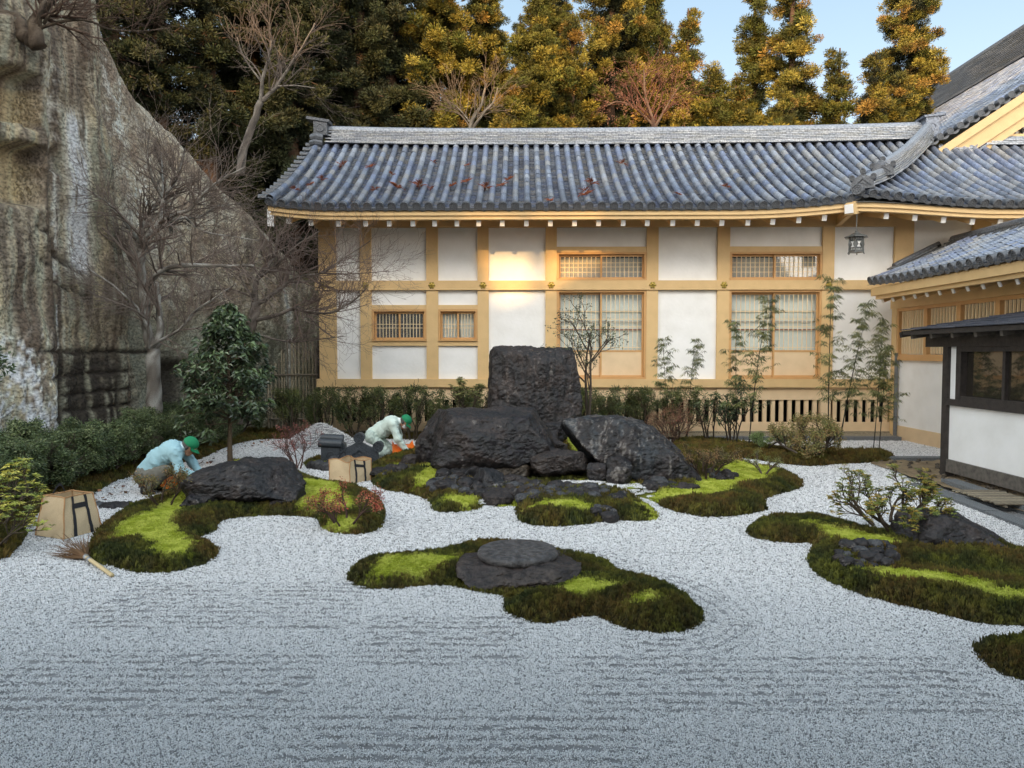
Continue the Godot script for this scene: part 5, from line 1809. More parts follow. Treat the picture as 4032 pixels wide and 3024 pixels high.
func rocks() -> void:
	rng.seed = 91
	rock("standing_rock", "tallest dark rock, flat topped and upright before the white hall", Vector3(0.247, 1.271, -13.4), Vector3(0.88, 0.86, 0.66), 3, [[Vector3(0.02, 1, 0.12), 0.95], [Vector3(-1, 0.04, 0.1), 0.96], [Vector3(1, 0.15, 0), 0.97], [Vector3(-0.75, 0.65, 0.2), 1.25], [Vector3(0.7, 0.7, 0.2), 1.2], [Vector3(0.5, 0.12, 0.85), 1.06], [Vector3(-0.4, 0.15, 0.9), 1.0], [Vector3(0.1, 0.8, 0.6), 1.14]], 0.055, "upright", 72, 0.0, 9.0)
	rock("great_rock", "broad black rock in front of the standing rock, left of the stream", Vector3(-0.406, 0.556, -10.95), Vector3(0.95, 0.57, 0.66), 14, [[Vector3(0.03, 1, 0.1), 0.93], [Vector3(-0.75, -0.65, 0.2), 1.12], [Vector3(0.5, -0.8, 0.4), 0.84], [Vector3(0.1, 0.45, 0.9), 0.98], [Vector3(0.92, 0.38, 0.1), 0.89], [Vector3(-0.95, 0.25, 0.2), 0.97], [Vector3(-0.5, 0.1, 0.85), 1.06], [Vector3(0.6, -0.1, 0.8), 1.02]], 0.07, "dark", 72, 0.0, 7.0)
	rock("leaning_rock", "lower dark slab leaning against the broad black rock at its left", Vector3(-1.293, 0.64, -11.7), Vector3(0.44, 0.44, 0.4), 25, [[Vector3(-0.75, 0.6, 0.2), 0.62], [Vector3(0, 1, 0), 0.9]], 0.1, "upright", 40)
	rock("sloping_rock", "long dark rock with white streaks sloping down to the right", Vector3(1.692, 0.422, -10.9), Vector3(1.06, 0.62, 0.66), 37, [[Vector3(0.52, 0.855, 0.1), 0.74], [Vector3(0.835, 0.55, 0.1), 0.62], [Vector3(0.956, 0.29, 0), 0.74], [Vector3(-0.91, -0.41, 0.1), 0.56], [Vector3(-0.5, -0.86, 0.1), 0.48], [Vector3(0.05, 0.42, 0.9), 0.92], [Vector3(-0.1, 1, 0), 0.95], [Vector3(-0.35, 0.0, 0.93), 0.9]], 0.06, "streak", 72, 0.0, 7.0)
	rock("bridge_rock", "flat topped brown-black block between the two great rocks", Vector3(0.573, 0.368, -10.5), Vector3(0.43, 0.2, 0.3), 41, [[Vector3(0, 1, 0.1), 0.86], [Vector3(0.3, -0.8, 0.5), 0.8]], 0.1, "brown", 40)
	rock("back_block", "dark flat block lying behind the flat topped bridge block", Vector3(0.435, 0.395, -12), Vector3(0.36, 0.16, 0.25), 43, [[Vector3(0, 1, 0), 0.9]], 0.1, "brown", 26)
	rock("gap_rock", "upper dark rock wedged in the gap above the stream", Vector3(0.583, 0.567, -12.5), Vector3(0.24, 0.2, 0.2), 44, [], 0.12, "dark", 24)
	rock("gap_rock", "lower dark rock wedged in the gap beside the broad rock", Vector3(0.474, 0.465, -12.2), Vector3(0.17, 0.18, 0.18), 45, [], 0.12, "dark", 24)
	rock("pale_rock", "tan rock under the overhang of the broad black rock", Vector3(-0.206, 0.225, -10.6), Vector3(0.35, 0.17, 0.2), 46, [[Vector3(-0.4, 0.8, 0.3), 0.8]], 0.12, "tan", 30)
	rock("propping_rock", "dark rock propping the broad black rock at its left foot", Vector3(-0.79, 0.157, -10.5), Vector3(0.36, 0.2, 0.25), 47, [], 0.13, "dark", 30)
	rock("pointed_rock", "pointed dark rock with a pale face beside the stone basin", Vector3(-0.48, 0.138, -9.8), Vector3(0.25, 0.25, 0.2), 48, [[Vector3(-0.8, 0.5, 0.4), 0.62], [Vector3(0.5, 0.8, 0.2), 0.8]], 0.1, "patchy", 34)
	rock("low_block", "low dark flat block right of the pointed rock", Vector3(-0.109, 0.18, -10), Vector3(0.2, 0.1, 0.13), 49, [[Vector3(0, 1, 0), 0.9]], 0.08, "dark", 24)
	rock("basin_stone", "rounded brown stone with a dished top at the gravel edge", Vector3(-0.286, 0.063, -9.35), Vector3(0.21, 0.14, 0.19), 50, [[Vector3(0, 1, 0.25), 0.72]], 0.04, "brown", 34)
	rock("fore_rock", "jagged grey-black rock at the front edge of the large island", Vector3(1.286, 0.01, -9.1), Vector3(0.31, 0.21, 0.24), 51, [[Vector3(0.75, 0.65, 0.1), 0.66], [Vector3(-0.5, 0.8, 0), 0.85]], 0.14, "streak", 40)
	rock("side_rock", "small dark block under the left end of the sloping rock", Vector3(1.116, 0.278, -10.3), Vector3(0.15, 0.12, 0.15), 52, [], 0.1, "dark", 24)
	rock("lichen_rock", "pale lichened rock beside the dark hollow of the sloping rock", Vector3(1.425, 0.309, -10.2), Vector3(0.2, 0.19, 0.18), 53, [[Vector3(0.4, 0.8, 0.3), 0.8]], 0.12, "patchy", 34)
	rock("red_stone", "rounded reddish stone on the moss near the kneeling gardener", Vector3(-1.756, 0.231, -11.3), Vector3(0.19, 0.14, 0.16), 54, [], 0.08, "brown", 26)
	rock("flat_stone", "flat brown stone at the right foot of the sloping rock", Vector3(2.281, 0.106, -9.8), Vector3(0.2, 0.07, 0.14), 55, [], 0.08, "brown", 22)
	rock("flat_stone", "flat dark stone between the sloping rock and its brown foot stone", Vector3(1.968, 0.106, -10), Vector3(0.24, 0.09, 0.15), 56, [], 0.1, "dark", 22)
	rock("flat_stone", "lone flat dark stone on the bright moss at the right side", Vector3(3.151, 0.088, -10.7), Vector3(0.24, 0.06, 0.13), 57, [], 0.1, "dark", 22)
	rock("flat_stone", "speckled dark stone on the moss in front of the reddish stone", Vector3(-1.954, 0.128, -10.9), Vector3(0.17, 0.07, 0.12), 58, [], 0.1, "patchy", 22)
	rock("flat_stone", "dark low stone at the corner of the bag by the tile ornament", Vector3(-2.209, 0.137, -11.1), Vector3(0.16, 0.06, 0.12), 59, [], 0.1, "dark", 22)
	# turtle-like rock on the left island
	rock("turtle_rock", "broad humped black rock like a turtle shell on the left island", Vector3(-3.601, 0.266, -9.15), Vector3(0.82, 0.35, 0.5), 64, [[Vector3(-0.9, 0.44, 0.1), 0.92], [Vector3(-0.37, 0.93, 0.1), 0.89], [Vector3(0.9, 0.435, 0.1), 0.86], [Vector3(0.45, 0.89, 0.1), 0.94], [Vector3(0, -0.8, 0.6), 0.72], [Vector3(0.1, 0.55, 0.85), 0.98]], 0.07, "dark", 64)
	rock("turtle_leg_rock", "dark slanting rock under the right end of the humped rock", Vector3(-3.044, 0.104, -9), Vector3(0.24, 0.2, 0.26), 65, [[Vector3(-0.8, 0.5, 0.2), 0.6]], 0.1, "dark", 34)
	rock("turtle_head_rock", "knobbly rock with whitish top left of the humped rock", Vector3(-3.977, 0.061, -8.75), Vector3(0.24, 0.21, 0.24), 66, [[Vector3(0.3, -0.5, 0.8), 0.9]], 0.15, "patchy", 44)
	rock("tail_rock", "low black tongue of rock on the bright moss at left", Vector3(-4.399, -0.045, -8.75), Vector3(0.33, 0.09, 0.15), 67, [[Vector3(-0.6, 0.8, 0), 0.6]], 0.1, "dark", 30)
	rock("grey_stone", "flat grey stone at the gravel edge under the humped rock", Vector3(-3.019, -0.017, -8.85), Vector3(0.2, 0.07, 0.12), 68, [], 0.09, "grey", 24)
	rock("grey_stone", "small pale grey stone below the knobbly rock", Vector3(-3.823, -0.097, -8.4), Vector3(0.13, 0.05, 0.1), 69, [], 0.09, "grey", 22)
	rock("edge_stone", "dark stone lying behind the canvas bag at left", Vector3(-5.245, -0.032, -9.1), Vector3(0.22, 0.09, 0.13), 70, [], 0.09, "dark", 26)
	rock("edge_stone", "small grey stone directly right of the canvas bag at left", Vector3(-5.585, -0.042, -9.2), Vector3(0.12, 0.08, 0.1), 71, [], 0.09, "grey", 24)
	# right island
	rock("long_rock", "long low dark rock with pale lichen on the right island", Vector3(4.477, 0.04, -7.15), Vector3(0.8, 0.34, 0.42), 77, [[Vector3(0.8, 0.6, 0.15), 0.5], [Vector3(-0.95, 0.31, 0.1), 0.88], [Vector3(0.17, 0.985, 0), 0.9], [Vector3(-0.1, 0.5, 0.85), 0.9]], 0.07, "dark", 60)
	rock("lichen_stone", "pale lichened shoulder of stone at the foot of the long rock", Vector3(4.207, -0.032, -7.02), Vector3(0.3, 0.17, 0.2), 78, [[Vector3(0.3, 0.8, 0.5), 0.7]], 0.1, "patchy", 34)
	# flat seat of stone with a round disc
	rock("slab_stone", "flat dark slab carrying the round stone disc", Vector3(Vector2(-0.011, -6.351).x, 0.06, -6.3), Vector3(0.55, 0.125, 0.42), 81, [[Vector3(0, 1, 0), 0.9]], 0.055, "brown", 50)
	var d := MB.new()
	d.lathe([Vector2(0.0, -0.03), Vector2(0.34, -0.03), Vector2(0.358, -0.015), Vector2(0.364, 0.01), Vector2(0.358, 0.034), Vector2(0.34, 0.046), Vector2(0.3, 0.05), Vector2(0.2, 0.051), Vector2(0.1, 0.052), Vector2(0.0, 0.052)], 48)
	for i in d.v.size():
		var g := nz.get_noise_3dv(d.v[i] * 6.0)
		d.v[i] += d.v[i].normalized() * 0.01 * g
		d.c[i] = lc(74, 73, 74).lerp(lc(98, 96, 95), clampf(0.5 + g, 0, 1))
	var disc := part("stone_disc", d.mesh(true, true), M.rock, self, Transform3D(Basis.IDENTITY, Vector3(Vector2(-0.027, -6.351).x, 0.185, -6.35)))
	tag(disc, "round flat stone disc resting on the dark slab in front", "stone disc")
	# loose stones
	var list := []
	for k in 7:
		list.append(rock_mesh(Vector3.ONE, 200 + k, 9, [], 0.2, ["dark", "upright", "brown", "grey", "grey", "patchy", "dark"][k], 3.0))
	pebbles(list, 42, PackedVector2Array([Vector2(-1.341, -9.876), Vector2(-1.12, -10.357), Vector2(-0.626, -10.068), Vector2(-0.518, -9.31), Vector2(-0.767, -9.368), Vector2(-1.097, -9.553)]), "small dark stone in the heap left of the pointed rock", "stones left of the pointed rock", 0.05, 0.1, [])
	pebbles(list, 90, PackedVector2Array([Vector2(-0.261, -10.018), Vector2(0.167, -10.04), Vector2(0.88, -9.907), Vector2(1.233, -9.619), Vector2(0.986, -9.08), Vector2(0.449, -9.064), Vector2(-0.027, -9.115)]), "small dark stone in the dry stream bed before the bridge block", "stones of the dry stream bed", 0.045, 0.085, [])
	pebbles(list, 16, PackedVector2Array([Vector2(2.024, -9.795), Vector2(2.274, -9.769), Vector2(1.762, -9.762), Vector2(1.756, -10.097), Vector2(1.989, -10.282)]), "small flat stone under the hollow of the sloping rock", "stones under the sloping rock", 0.05, 0.09, [])
	pebbles(list, 10, PackedVector2Array([Vector2(2.882, -10.871), Vector2(3.248, -10.675), Vector2(3.03, -10.401), Vector2(2.856, -10.511)]), "small stone beside the lone flat stone on the right moss", "stones on the right moss", 0.04, 0.07, [])
	pebbles(list, 24, PackedVector2Array([Vector2(2.957, -6.678), Vector2(3.212, -6.852), Vector2(3.575, -6.738), Vector2(3.276, -6.244), Vector2(2.917, -6.129), Vector2(2.835, -6.305)]), "small grey-black stone on the moss left of the long rock", "stones left of the long rock", 0.035, 0.075, [])
	pebbles(list, 9, PackedVector2Array([Vector2(-2.162, -11.474), Vector2(-1.71, -11.088), Vector2(-1.721, -10.7), Vector2(-2.024, -10.811)]), "small dark stone before the reddish stone on the moss", "stones before the reddish stone", 0.05, 0.09, [])
	pebbles(list, 5, PackedVector2Array([Vector2(-3.64, -12.219), Vector2(-3.227, -12.432), Vector2(-3.098, -12.087), Vector2(-3.4, -11.887)]), "flat stone on the little moss mound beside the tile ornament", "stones beside the tile ornament", 0.09, 0.14, [])
	pebbles(list, 6, PackedVector2Array([Vector2(0.934, -8.596), Vector2(1.139, -8.446), Vector2(1.066, -8.299), Vector2(0.88, -8.348)]), "small stone at the foot of the jagged front rock", "stones at the jagged front rock", 0.05, 0.08, [])



# ---------------------------------------------------------------- bags, broom, dustpans, tile ornament

func bag(label: String, at: Vector3, turn: float, bot: float, top: float, tall: float, sag: float) -> void:
	var t := thing("canvas_bag", label, "bag", at, turn)
	var canvas: StandardMaterial3D = M.canvas
	var b := MB.new()
	var dent := func(u: float, v: float, k: int) -> Vector3:
		var w := lerpf(bot, top, v) * 0.5
		var x := (u * 2.0 - 1.0) * w
		var z := w - sag * sin(u * PI) * v * v + 0.012 * nf.get_noise_2d(u * 2.6 + k * 9.0, v * 2.2) + 0.004 * nf.get_noise_2d(u * 9.0 + k * 5.0, v * 7.0)
		return Basis(Vector3.UP, k * PI / 2) * Vector3(x, v * tall + 0.01 + (0.02 * sin(u * PI * 2.0) * v if sag > 0.02 else 0.0), z)
	for k in 4:
		b.grid(14, 12, func(u: float, v: float): return dent.call(u, v, k))
		b.grid(14, 12, func(u: float, v: float): return dent.call(1.0 - u, v, k) * Vector3(0.985, 1, 0.985))
	b.grid(2, 2, func(u: float, v: float): return Vector3((u - 0.5) * bot, 0.014, (0.5 - v) * bot))
	part("sides", b.mesh(true), canvas, t)
	var p := MB.new()
	for k in 4:
		var rim := []
		var edge := []
		var rr_ := []
		for i in 9:
			rim.append(dent.call(i / 8.0, 1.0, k))
			edge.append(dent.call(0.0, i / 8.0, k))
			rr_.append(0.008)
		p.tube(rim, rr_, 5)
		p.tube(edge, rr_, 5)
	part("piping", p.mesh(true), M.canvas_edge, t)
	for k in [0, 2]:
		var s := MB.new()
		for x in [0.3, 0.72]:
			s.grid(1, 12, func(u: float, v: float): return dent.call(x + (u - 0.5) * 0.085, v, k) * Vector3(1.03, 1, 1.03) + Vector3(0, 0.002, 0))
		s.grid(8, 1, func(u: float, v: float): return dent.call(lerpf(0.3, 0.72, u), 0.68 + v * 0.13, k) * Vector3(1.034, 1, 1.034))
		part("strap", s.mesh(true), M.webbing, t)
		var h := MB.new()
		h.grid(14, 1, func(u: float, v: float):
			var q: Vector3 = dent.call(lerpf(0.3, 0.72, u), 1.0, k)
			var inward := q * Vector3(-0.4, 0, -0.4) * sin(u * PI)
			return q + inward * 0.35 + Vector3(0, (0.1 if k == 2 else -0.02) * sin(u * PI) + (v - 0.5) * 0.03, 0))
		part("handle", h.mesh(true), M.webbing, t)


func garden_things() -> void:
	var weave := noise_tex(0.15, [[0.0, Color(0.86, 0.84, 0.8)], [1.0, Color(1, 1, 1)]], 256, 3, FastNoiseLite.TYPE_SIMPLEX, 0.0, 44)
	var cm := mat("canvas", sc(222, 200, 164), 0.8, weave, 2.0, M.fine, 0.4)
	cm.backlight = Color(0.25, 0.2, 0.14)
	mat("canvas_edge", sc(184, 140, 96), 0.8)
	mat("webbing", sc(42, 42, 46), 0.85)
	mat("orange_plastic", sc(232, 112, 24), 0.35)
	mat("straw", sc(128, 98, 68), 0.9)
	mat("broom_pole", sc(206, 184, 138), 0.5, M.soft, 2.0)
	mat("wire_wrap", sc(190, 190, 190), 0.3).metallic = 0.7
	rng.seed = 611
	bag("open cream canvas bag with black straps standing beside the broom", Vector3(-5.009, 0, -7.744), 1.2, 0.45, 0.33, 0.43, 0.02)
	bag("slumped cream canvas bag with black straps before the tile ornament", Vector3(-2.652, 0, -10.959), 1.0, 0.44, 0.45, 0.34, 0.05)
	# broom
	var h0: Vector3 = Vector3(-4.159, 0.05, -6.669)
	var h1: Vector3 = Vector3(-3.636, 0.02, -6.203)
	var t := thing("twig_broom", "twig broom with bamboo handle lying on the gravel", "broom", h0)
	var ax := (h1 - h0).normalized()
	var b := MB.new()
	b.tube([-ax * 0.08, Vector3.ZERO, ax * 0.3, h1 - h0], [0.018, 0.019, 0.0185, 0.018], 10)
	part("handle", b.mesh(true), M.broom_pole, t)
	var w := MB.new()
	w.tube([-ax * 0.04, ax * 0.03], [0.026, 0.024], 10)
	w.tube([ax * 0.06, ax * 0.12], [0.0205, 0.0205], 10)
	part("binding", w.mesh(true), M.wire_wrap, t)
	var s := MB.new()
	var side := ax.cross(Vector3.UP).normalized()
	for k in 190:
		var a := rr(0, TAU)
		var q := sqrt(rr(0, 1))
		var d := -ax + (side * cos(a) * 0.42 + Vector3.UP * sin(a) * 0.3) * q
		var l := rr(0.24, 0.54)
		var p0 := side * cos(a) * q * 0.018 + Vector3.UP * sin(a) * q * 0.018
		var p1 := p0 + d * l * 0.5 + rdir() * 0.014
		var p2 := p1 + d * l * 0.5 + rdir() * 0.03
		p1.y = maxf(p1.y, -0.04)
		p2.y = maxf(p2.y, -0.045)
		s.tube([p0, p1, p2], [0.0032, 0.0028, 0.0016], 3, false)
	var br := part("twigs", s.mesh(true), M.straw, t)
	br.set_meta("kind", "stuff")
	# dustpans
	for k in 2:
		var at: Vector3 = [Vector3(-2.169, 0.1, -13.077), Vector3(-4.914, 0.06, -10.156)][k]
		var o := thing("dustpan", ["orange plastic scoop held by the kneeling gardener beside the black rock", "orange plastic scoop half hidden behind the humped rock"][k], "dustpan", at, [0.35, 0.2][k])
		var m := MB.new()
		m.grid(12, 10, func(u: float, v: float):
			var x: float = (u - 0.5) * lerpf(0.5, 0.4, v)
			var side_h := pow(absf(u - 0.5) * 2.0, 5.0)
			return Vector3(x * (1.0 + 0.12 * side_h), 0.015 + 0.13 * side_h * (0.5 + 0.5 * v) + 0.1 * pow(v, 4.0), 0.2 - v * 0.4) * 0.85)
		part("pan", m.mesh(true), M.orange_plastic, o, Transform3D(Basis(Vector3.RIGHT, 0.22), Vector3(0, 0.03, 0)))
		var e := MB.new()
		e.tube([Vector3(-0.19, 0.18, -0.17), Vector3(0, 0.18, -0.185), Vector3(0.19, 0.18, -0.17)], [0.011, 0.012, 0.011], 8)
		part("rim", e.mesh(true), M.orange_plastic, o)
	# tile ornament set down on the gravel
	var r := thing("tile_ornament", "new dark grey ridge-end roof tile set down on the ground", "roof tile", Vector3(-2.866, 0, -12.503), 0.1)
	ridge_end("ridge_shield", r, Transform3D(Basis.IDENTITY, Vector3(0, 0.0, 0)), 0.72, 0.5, M.tile_new)
	var st := MB.new()
	st.box(Vector3(-0.5, 0.18, -0.12), Vector3(0.32, 0.36, 0.3))
	st.lathe([Vector2(0.09, 0), Vector2(0.09, 0.02), Vector2(0.07, 0.02), Vector2(0.06, 0.008), Vector2(0, 0.012)], 14, Vector3(-0.5, 0.18, 0.03), Basis(Vector3.RIGHT, PI / 2))
	for k in 6:
		var a := TAU * k / 6.0
		st.lathe([Vector2(0.016, 0), Vector2(0.012, 0.022), Vector2(0, 0.024)], 6, Vector3(-0.5 + cos(a) * 0.035, 0.18 + sin(a) * 0.035, 0.03), Basis(Vector3.RIGHT, PI / 2))
	part("stub", st.mesh(false), M.tile_new, r)
	for z in [0.05, -0.16]:
		var q := MB.new()
		q.tube([Vector3(-0.7, 0.43 - z * 0.3, z - 0.04), Vector3(-0.3, 0.41 - z * 0.3, z - 0.04)], [0.075, 0.075], 14)
		part("barrel_tile", q.mesh(true), M.tile_new, r)


# ---------------------------------------------------------------- people

# surface nets over tapered capsules [a, b, radius a, radius b]
func skin(out: MB, caps: Array, cell: float, blend: float, tone: Callable) -> void:
	var lo := Vector3.ONE * 1e9
	var hi := -lo
	for c in caps:
		for e in 2:
			var q: Vector3 = Vector3.ONE * (c[2 + e] + cell * 3.0)
			lo = lo.min(c[e] - q)
			hi = hi.max(c[e] + q)
	var n := Vector3i(((hi - lo) / cell).ceil()) + Vector3i.ONE
	var f := PackedFloat32Array()
	f.resize(n.x * n.y * n.z)
	f.fill(1.0)
	for c in caps:
		var a: Vector3 = c[0]
		var ab: Vector3 = c[1] - a
		var inv := 1.0 / maxf(ab.length_squared(), 1e-9)
		var m := maxf(c[2], c[3]) + blend + cell * 2.0
		var i0 := Vector3i(((a.min(c[1]) - Vector3.ONE * m - lo) / cell).floor()).clamp(Vector3i.ZERO, n - Vector3i.ONE)
		var i1 := Vector3i(((a.max(c[1]) + Vector3.ONE * m - lo) / cell).ceil()).clamp(Vector3i.ZERO, n - Vector3i.ONE)
		for z in range(i0.z, i1.z + 1):
			for y in range(i0.y, i1.y + 1):
				var row := (z * n.y + y) * n.x
				for x in range(i0.x, i1.x + 1):
					var p := lo + Vector3(x, y, z) * cell - a
					var t := clampf(p.dot(ab) * inv, 0, 1)
					var d := (p - ab * t).length() - lerpf(c[2], c[3], t)
					var o := f[row + x]
					var h := clampf(0.5 + 0.5 * (o - d) / blend, 0, 1)
					f[row + x] = lerpf(o, d, h) - blend * h * (1.0 - h)
	var at := {}
	for z in n.z - 1:
		for y in n.y - 1:
			for x in n.x - 1:
				var s := (z * n.y + y) * n.x + x
				var v := [f[s], f[s + 1], f[s + n.x], f[s + n.x + 1], f[s + n.x * n.y], f[s + n.x * n.y + 1], f[s + n.x * n.y + n.x], f[s + n.x * n.y + n.x + 1]]
				var neg := 0
				for k in 8:
					if v[k] < 0:
						neg += 1
				if neg == 0 or neg == 8:
					continue
				var sum := Vector3.ZERO
				var count := 0
				for k in 8:
					for bit in [1, 2, 4]:
						if not k & bit and (v[k] < 0) != (v[k | bit] < 0):
							var t: float = v[k] / (v[k] - v[k | bit])
							var p := Vector3(k & 1, (k >> 1) & 1, (k >> 2) & 1)
							if bit == 1:
								p.x = t
							elif bit == 2:
								p.y = t
							else:
								p.z = t
							sum += p
							count += 1
				var w := lo + (Vector3(x, y, z) + sum / count) * cell
				out.col = tone.call(w)
				at[s] = out.vert(w)
	for s in at:
		var x: int = s % n.x
		var y: int = (s / n.x) % n.y
		var z: int = s / (n.x * n.y)
		var nx := n.x
		var nxy := n.x * n.y
		if y > 0 and z > 0 and (f[s] < 0) != (f[s + 1] < 0):
			flip_quad(out, at, [s, s - nx, s - nx - nxy, s - nxy], f[s] < 0)
		if x > 0 and z > 0 and (f[s] < 0) != (f[s + nx] < 0):
			flip_quad(out, at, [s, s - nxy, s - 1 - nxy, s - 1], f[s] < 0)
		if x > 0 and y > 0 and (f[s] < 0) != (f[s + nxy] < 0):
			flip_quad(out, at, [s, s - 1, s - 1 - nx, s - nx], f[s] < 0)


func flip_quad(out: MB, at: Dictionary, q: Array, inside: bool) -> void:
	for k in q:
		if not at.has(k):
			return
	if inside:
		out.quad(at[q[0]], at[q[1]], at[q[2]], at[q[3]])
	else:
		out.quad(at[q[0]], at[q[3]], at[q[2]], at[q[1]])


func hand(caps: Array, wrist: Vector3, to: Vector3, palm: Vector3, thumb_side: float) -> void:
	var f := (to - wrist).normalized()
	var side := f.cross(palm).normalized()
	var k := wrist + f * 0.075
	for e in [-1.0, 0.0, 1.0]:
		caps.append([wrist + side * e * 0.016, k + side * e * 0.027, 0.019, 0.015])
	for i in 4:
		var s := side * (i - 1.5) * 0.021
		var l: float = [0.062, 0.074, 0.07, 0.054][i]
		var a := k + s
		var b := a + (f * 0.8 + palm * 0.5).normalized() * l * 0.55
		caps.append([a, b, 0.0105, 0.0095])
		caps.append([b, b + (f * 0.25 + palm).normalized() * l * 0.5, 0.0095, 0.008])
	var t := wrist + f * 0.025 + side * thumb_side * 0.028
	var t2 := t + (f * 0.6 + side * thumb_side * 0.7 + palm * 0.3).normalized() * 0.042
	caps.append([t, t2, 0.0125, 0.0105])
	caps.append([t2, t2 + (f * 0.8 + palm * 0.6).normalized() * 0.03, 0.0105, 0.0085])


# j: joints; look: where the face points; upv: top of the head
func person(label: String, at: Vector3, turn: float, j: Dictionary, look: Vector3, jacket: Color, trousers: Color, mask: bool) -> void:
	var t := thing("person", label, "person", at, turn)
	var hd: Vector3 = j.head
	look = look.normalized()
	var side := look.cross(j.up).normalized()
	var up := side.cross(look).normalized()
	var skin_c := lc(196, 146, 118)
	var hair := lc(88, 84, 80)
	var b := MB.new()
	var body := []
	for s in j.legs + j.torso + j.arms:
		body.append([s[0], s[1], s[2] * 0.82, s[3] * 0.82])
	body.append([j.neck, hd - up * 0.04, 0.058, 0.056])
	skin(b, body, 0.018, 0.03, func(_p): return skin_c)
	var head := [[hd - look * 0.025 + up * 0.03, hd + look * 0.02 + up * 0.02, 0.093, 0.085], [hd + look * 0.03 - up * 0.05, hd + look * 0.05 - up * 0.085, 0.06, 0.042],
		[hd + look * 0.095 + up * 0.005, hd + look * 0.118 - up * 0.025, 0.01, 0.016]]
	for s in [-1, 1]:
		head.append([hd + side * s * 0.085 - look * 0.005 + up * 0.012, hd + side * s * 0.093 - look * 0.012 - up * 0.03, 0.014, 0.011])
		head.append([hd + side * s * 0.034 + look * 0.088 + up * 0.024, hd + side * s * 0.044 + look * 0.084 + up * 0.022, 0.014, 0.012])
	head.append([hd + look * 0.093 - up * 0.058 + side * 0.02, hd + look * 0.093 - up * 0.058 - side * 0.02, 0.011, 0.011])
	skin(b, head, 0.0075, 0.022, func(p: Vector3):
		var q: Vector3 = p - hd
		if q.dot(look) < 0.01 and q.dot(up) > -0.055 and q.dot(up) < 0.06:
			return hair
		for s in [-1, 1]:
			if (q - side * s * 0.038 - look * 0.092 - up * 0.02).length() < 0.016:
				return lc(40, 34, 30)
		if (q - look * 0.1 + up * 0.058).length() < 0.022:
			return lc(150, 92, 84)
		return skin_c)
	part("body", b.mesh(true, true), M.cloth, t)
	var jm := MB.new()
	var jc := []
	for s in j.torso:
		jc.append([s[0], s[1], s[2] + 0.012, s[3] + 0.012])
	for s in j.arms:
		jc.append([s[0], s[1], s[2] + 0.014, s[3] + 0.012])
	skin(jm, jc, 0.0145, 0.05, func(_p): return jacket)
	for i in jm.v.size():
		var p := jm.v[i]
		jm.v[i] += rdir() * 0.001 + Vector3.ONE * 0.012 * nz.get_noise_3dv(Vector3(p.x * 5.0, p.y * 5.0, p.z * 5.0)) + Vector3(0.02, -0.014, 0.018) * nf.get_noise_3dv(Vector3(p.x * 16.0 + p.y * 12.0, p.y * 7.0, p.z * 12.0))
	part("jacket", jm.mesh(true, true), M.cloth, t)
	var tm := MB.new()
	var tc := []
	for s in j.legs:
		tc.append([s[0], s[1], s[2] + 0.012, s[3] + 0.014])
	skin(tm, tc, 0.016, 0.04, func(_p): return trousers)
	for i in tm.v.size():
		var p := tm.v[i]
		tm.v[i] += Vector3.ONE * 0.008 * nz.get_noise_3dv(p * 6.0) + Vector3(0.016, 0.014, 0.016) * nf.get_noise_3dv(Vector3(p.x * 20.0, p.y * 12.0, p.z * 12.0))
	part("trousers", tm.mesh(true, true), M.cloth, t)
	var col := MB.new()
	skin(col, [[j.neck - up * 0.01, j.neck + (hd - j.neck) * 0.3, 0.072, 0.07]], 0.012, 0.02, func(_p): return jacket.lerp(Color.WHITE, 0.3))
	part("collar", col.mesh(true, true), M.cloth, t)
	# cap: crown and a curved peak
	var cap := MB.new()
	var ch := hd + up * 0.032 - look * 0.008
	var bs := Basis(side, up, -look)
	cap.lathe([Vector2(0.108, 0.0), Vector2(0.112, 0.02), Vector2(0.108, 0.05), Vector2(0.09, 0.085), Vector2(0.055, 0.108), Vector2(0.012, 0.117), Vector2(0.01, 0.124), Vector2(0, 0.125)], 22, ch, bs)
	var green := mat("cap_green", sc(22, 128, 84), 0.8) if not M.has("cap_green") else M.cap_green as StandardMaterial3D
	var cp := part("cap", cap.mesh(true), green, t)
	var pk := MB.new()
	for lay in 2:
		pk.grid(12, 5, func(u: float, v: float):
			var a: float = lerpf(-1.15, 1.15, u) * (1.0 if lay == 0 else -1.0)
			var r: float = 0.106 + v * 0.078 * cos(a * 0.9)
			return ch + bs * Vector3(sin(a) * 0.106 * (1.0 - 0.06 * v), 0.006 - v * 0.028 - 0.016 * pow(sin(a), 2.0) * v - lay * 0.004, -cos(a) * r))
	part("peak", pk.mesh(true), green, cp)
	if mask:
		var mk := MB.new()
		mk.grid(12, 6, func(u: float, v: float):
			var a := lerpf(-1.2, 1.2, u)
			return hd + bs * Vector3(sin(a) * 0.082, lerpf(-0.085, -0.012, v), -cos(a) * (0.105 + 0.018 * sin(v * PI)) + 0.012))
		part("face_mask", mk.mesh(true), M.white_paint, t)
		for s in [-1, 1]:
			var lp := MB.new()
			lp.tube([hd + side * s * 0.082 + look * 0.03 - up * 0.02, hd + side * s * 0.097 - look * 0.02 + up * 0.03], [0.002, 0.002], 4)
			part("ear_loop", lp.mesh(true), M.white_paint, t)
	for h in j.hands:
		var hc := []
		hand(hc, h[0], h[1], h[2], h[3])
		var gm := MB.new()
		skin(gm, hc, 0.006, 0.008, func(_p): return h[4])
		part("glove", gm.mesh(true, true), M.cloth, t)
	for s in j.feet:
		var sm := MB.new()
		skin(sm, [[s[0], s[1], 0.048, 0.04], [s[0] + Vector3(0, 0.05, 0), s[0], 0.05, 0.045]], 0.012, 0.02, func(_p): return lc(44, 42, 42))
		part("shoe", sm.mesh(true, true), M.cloth, t)


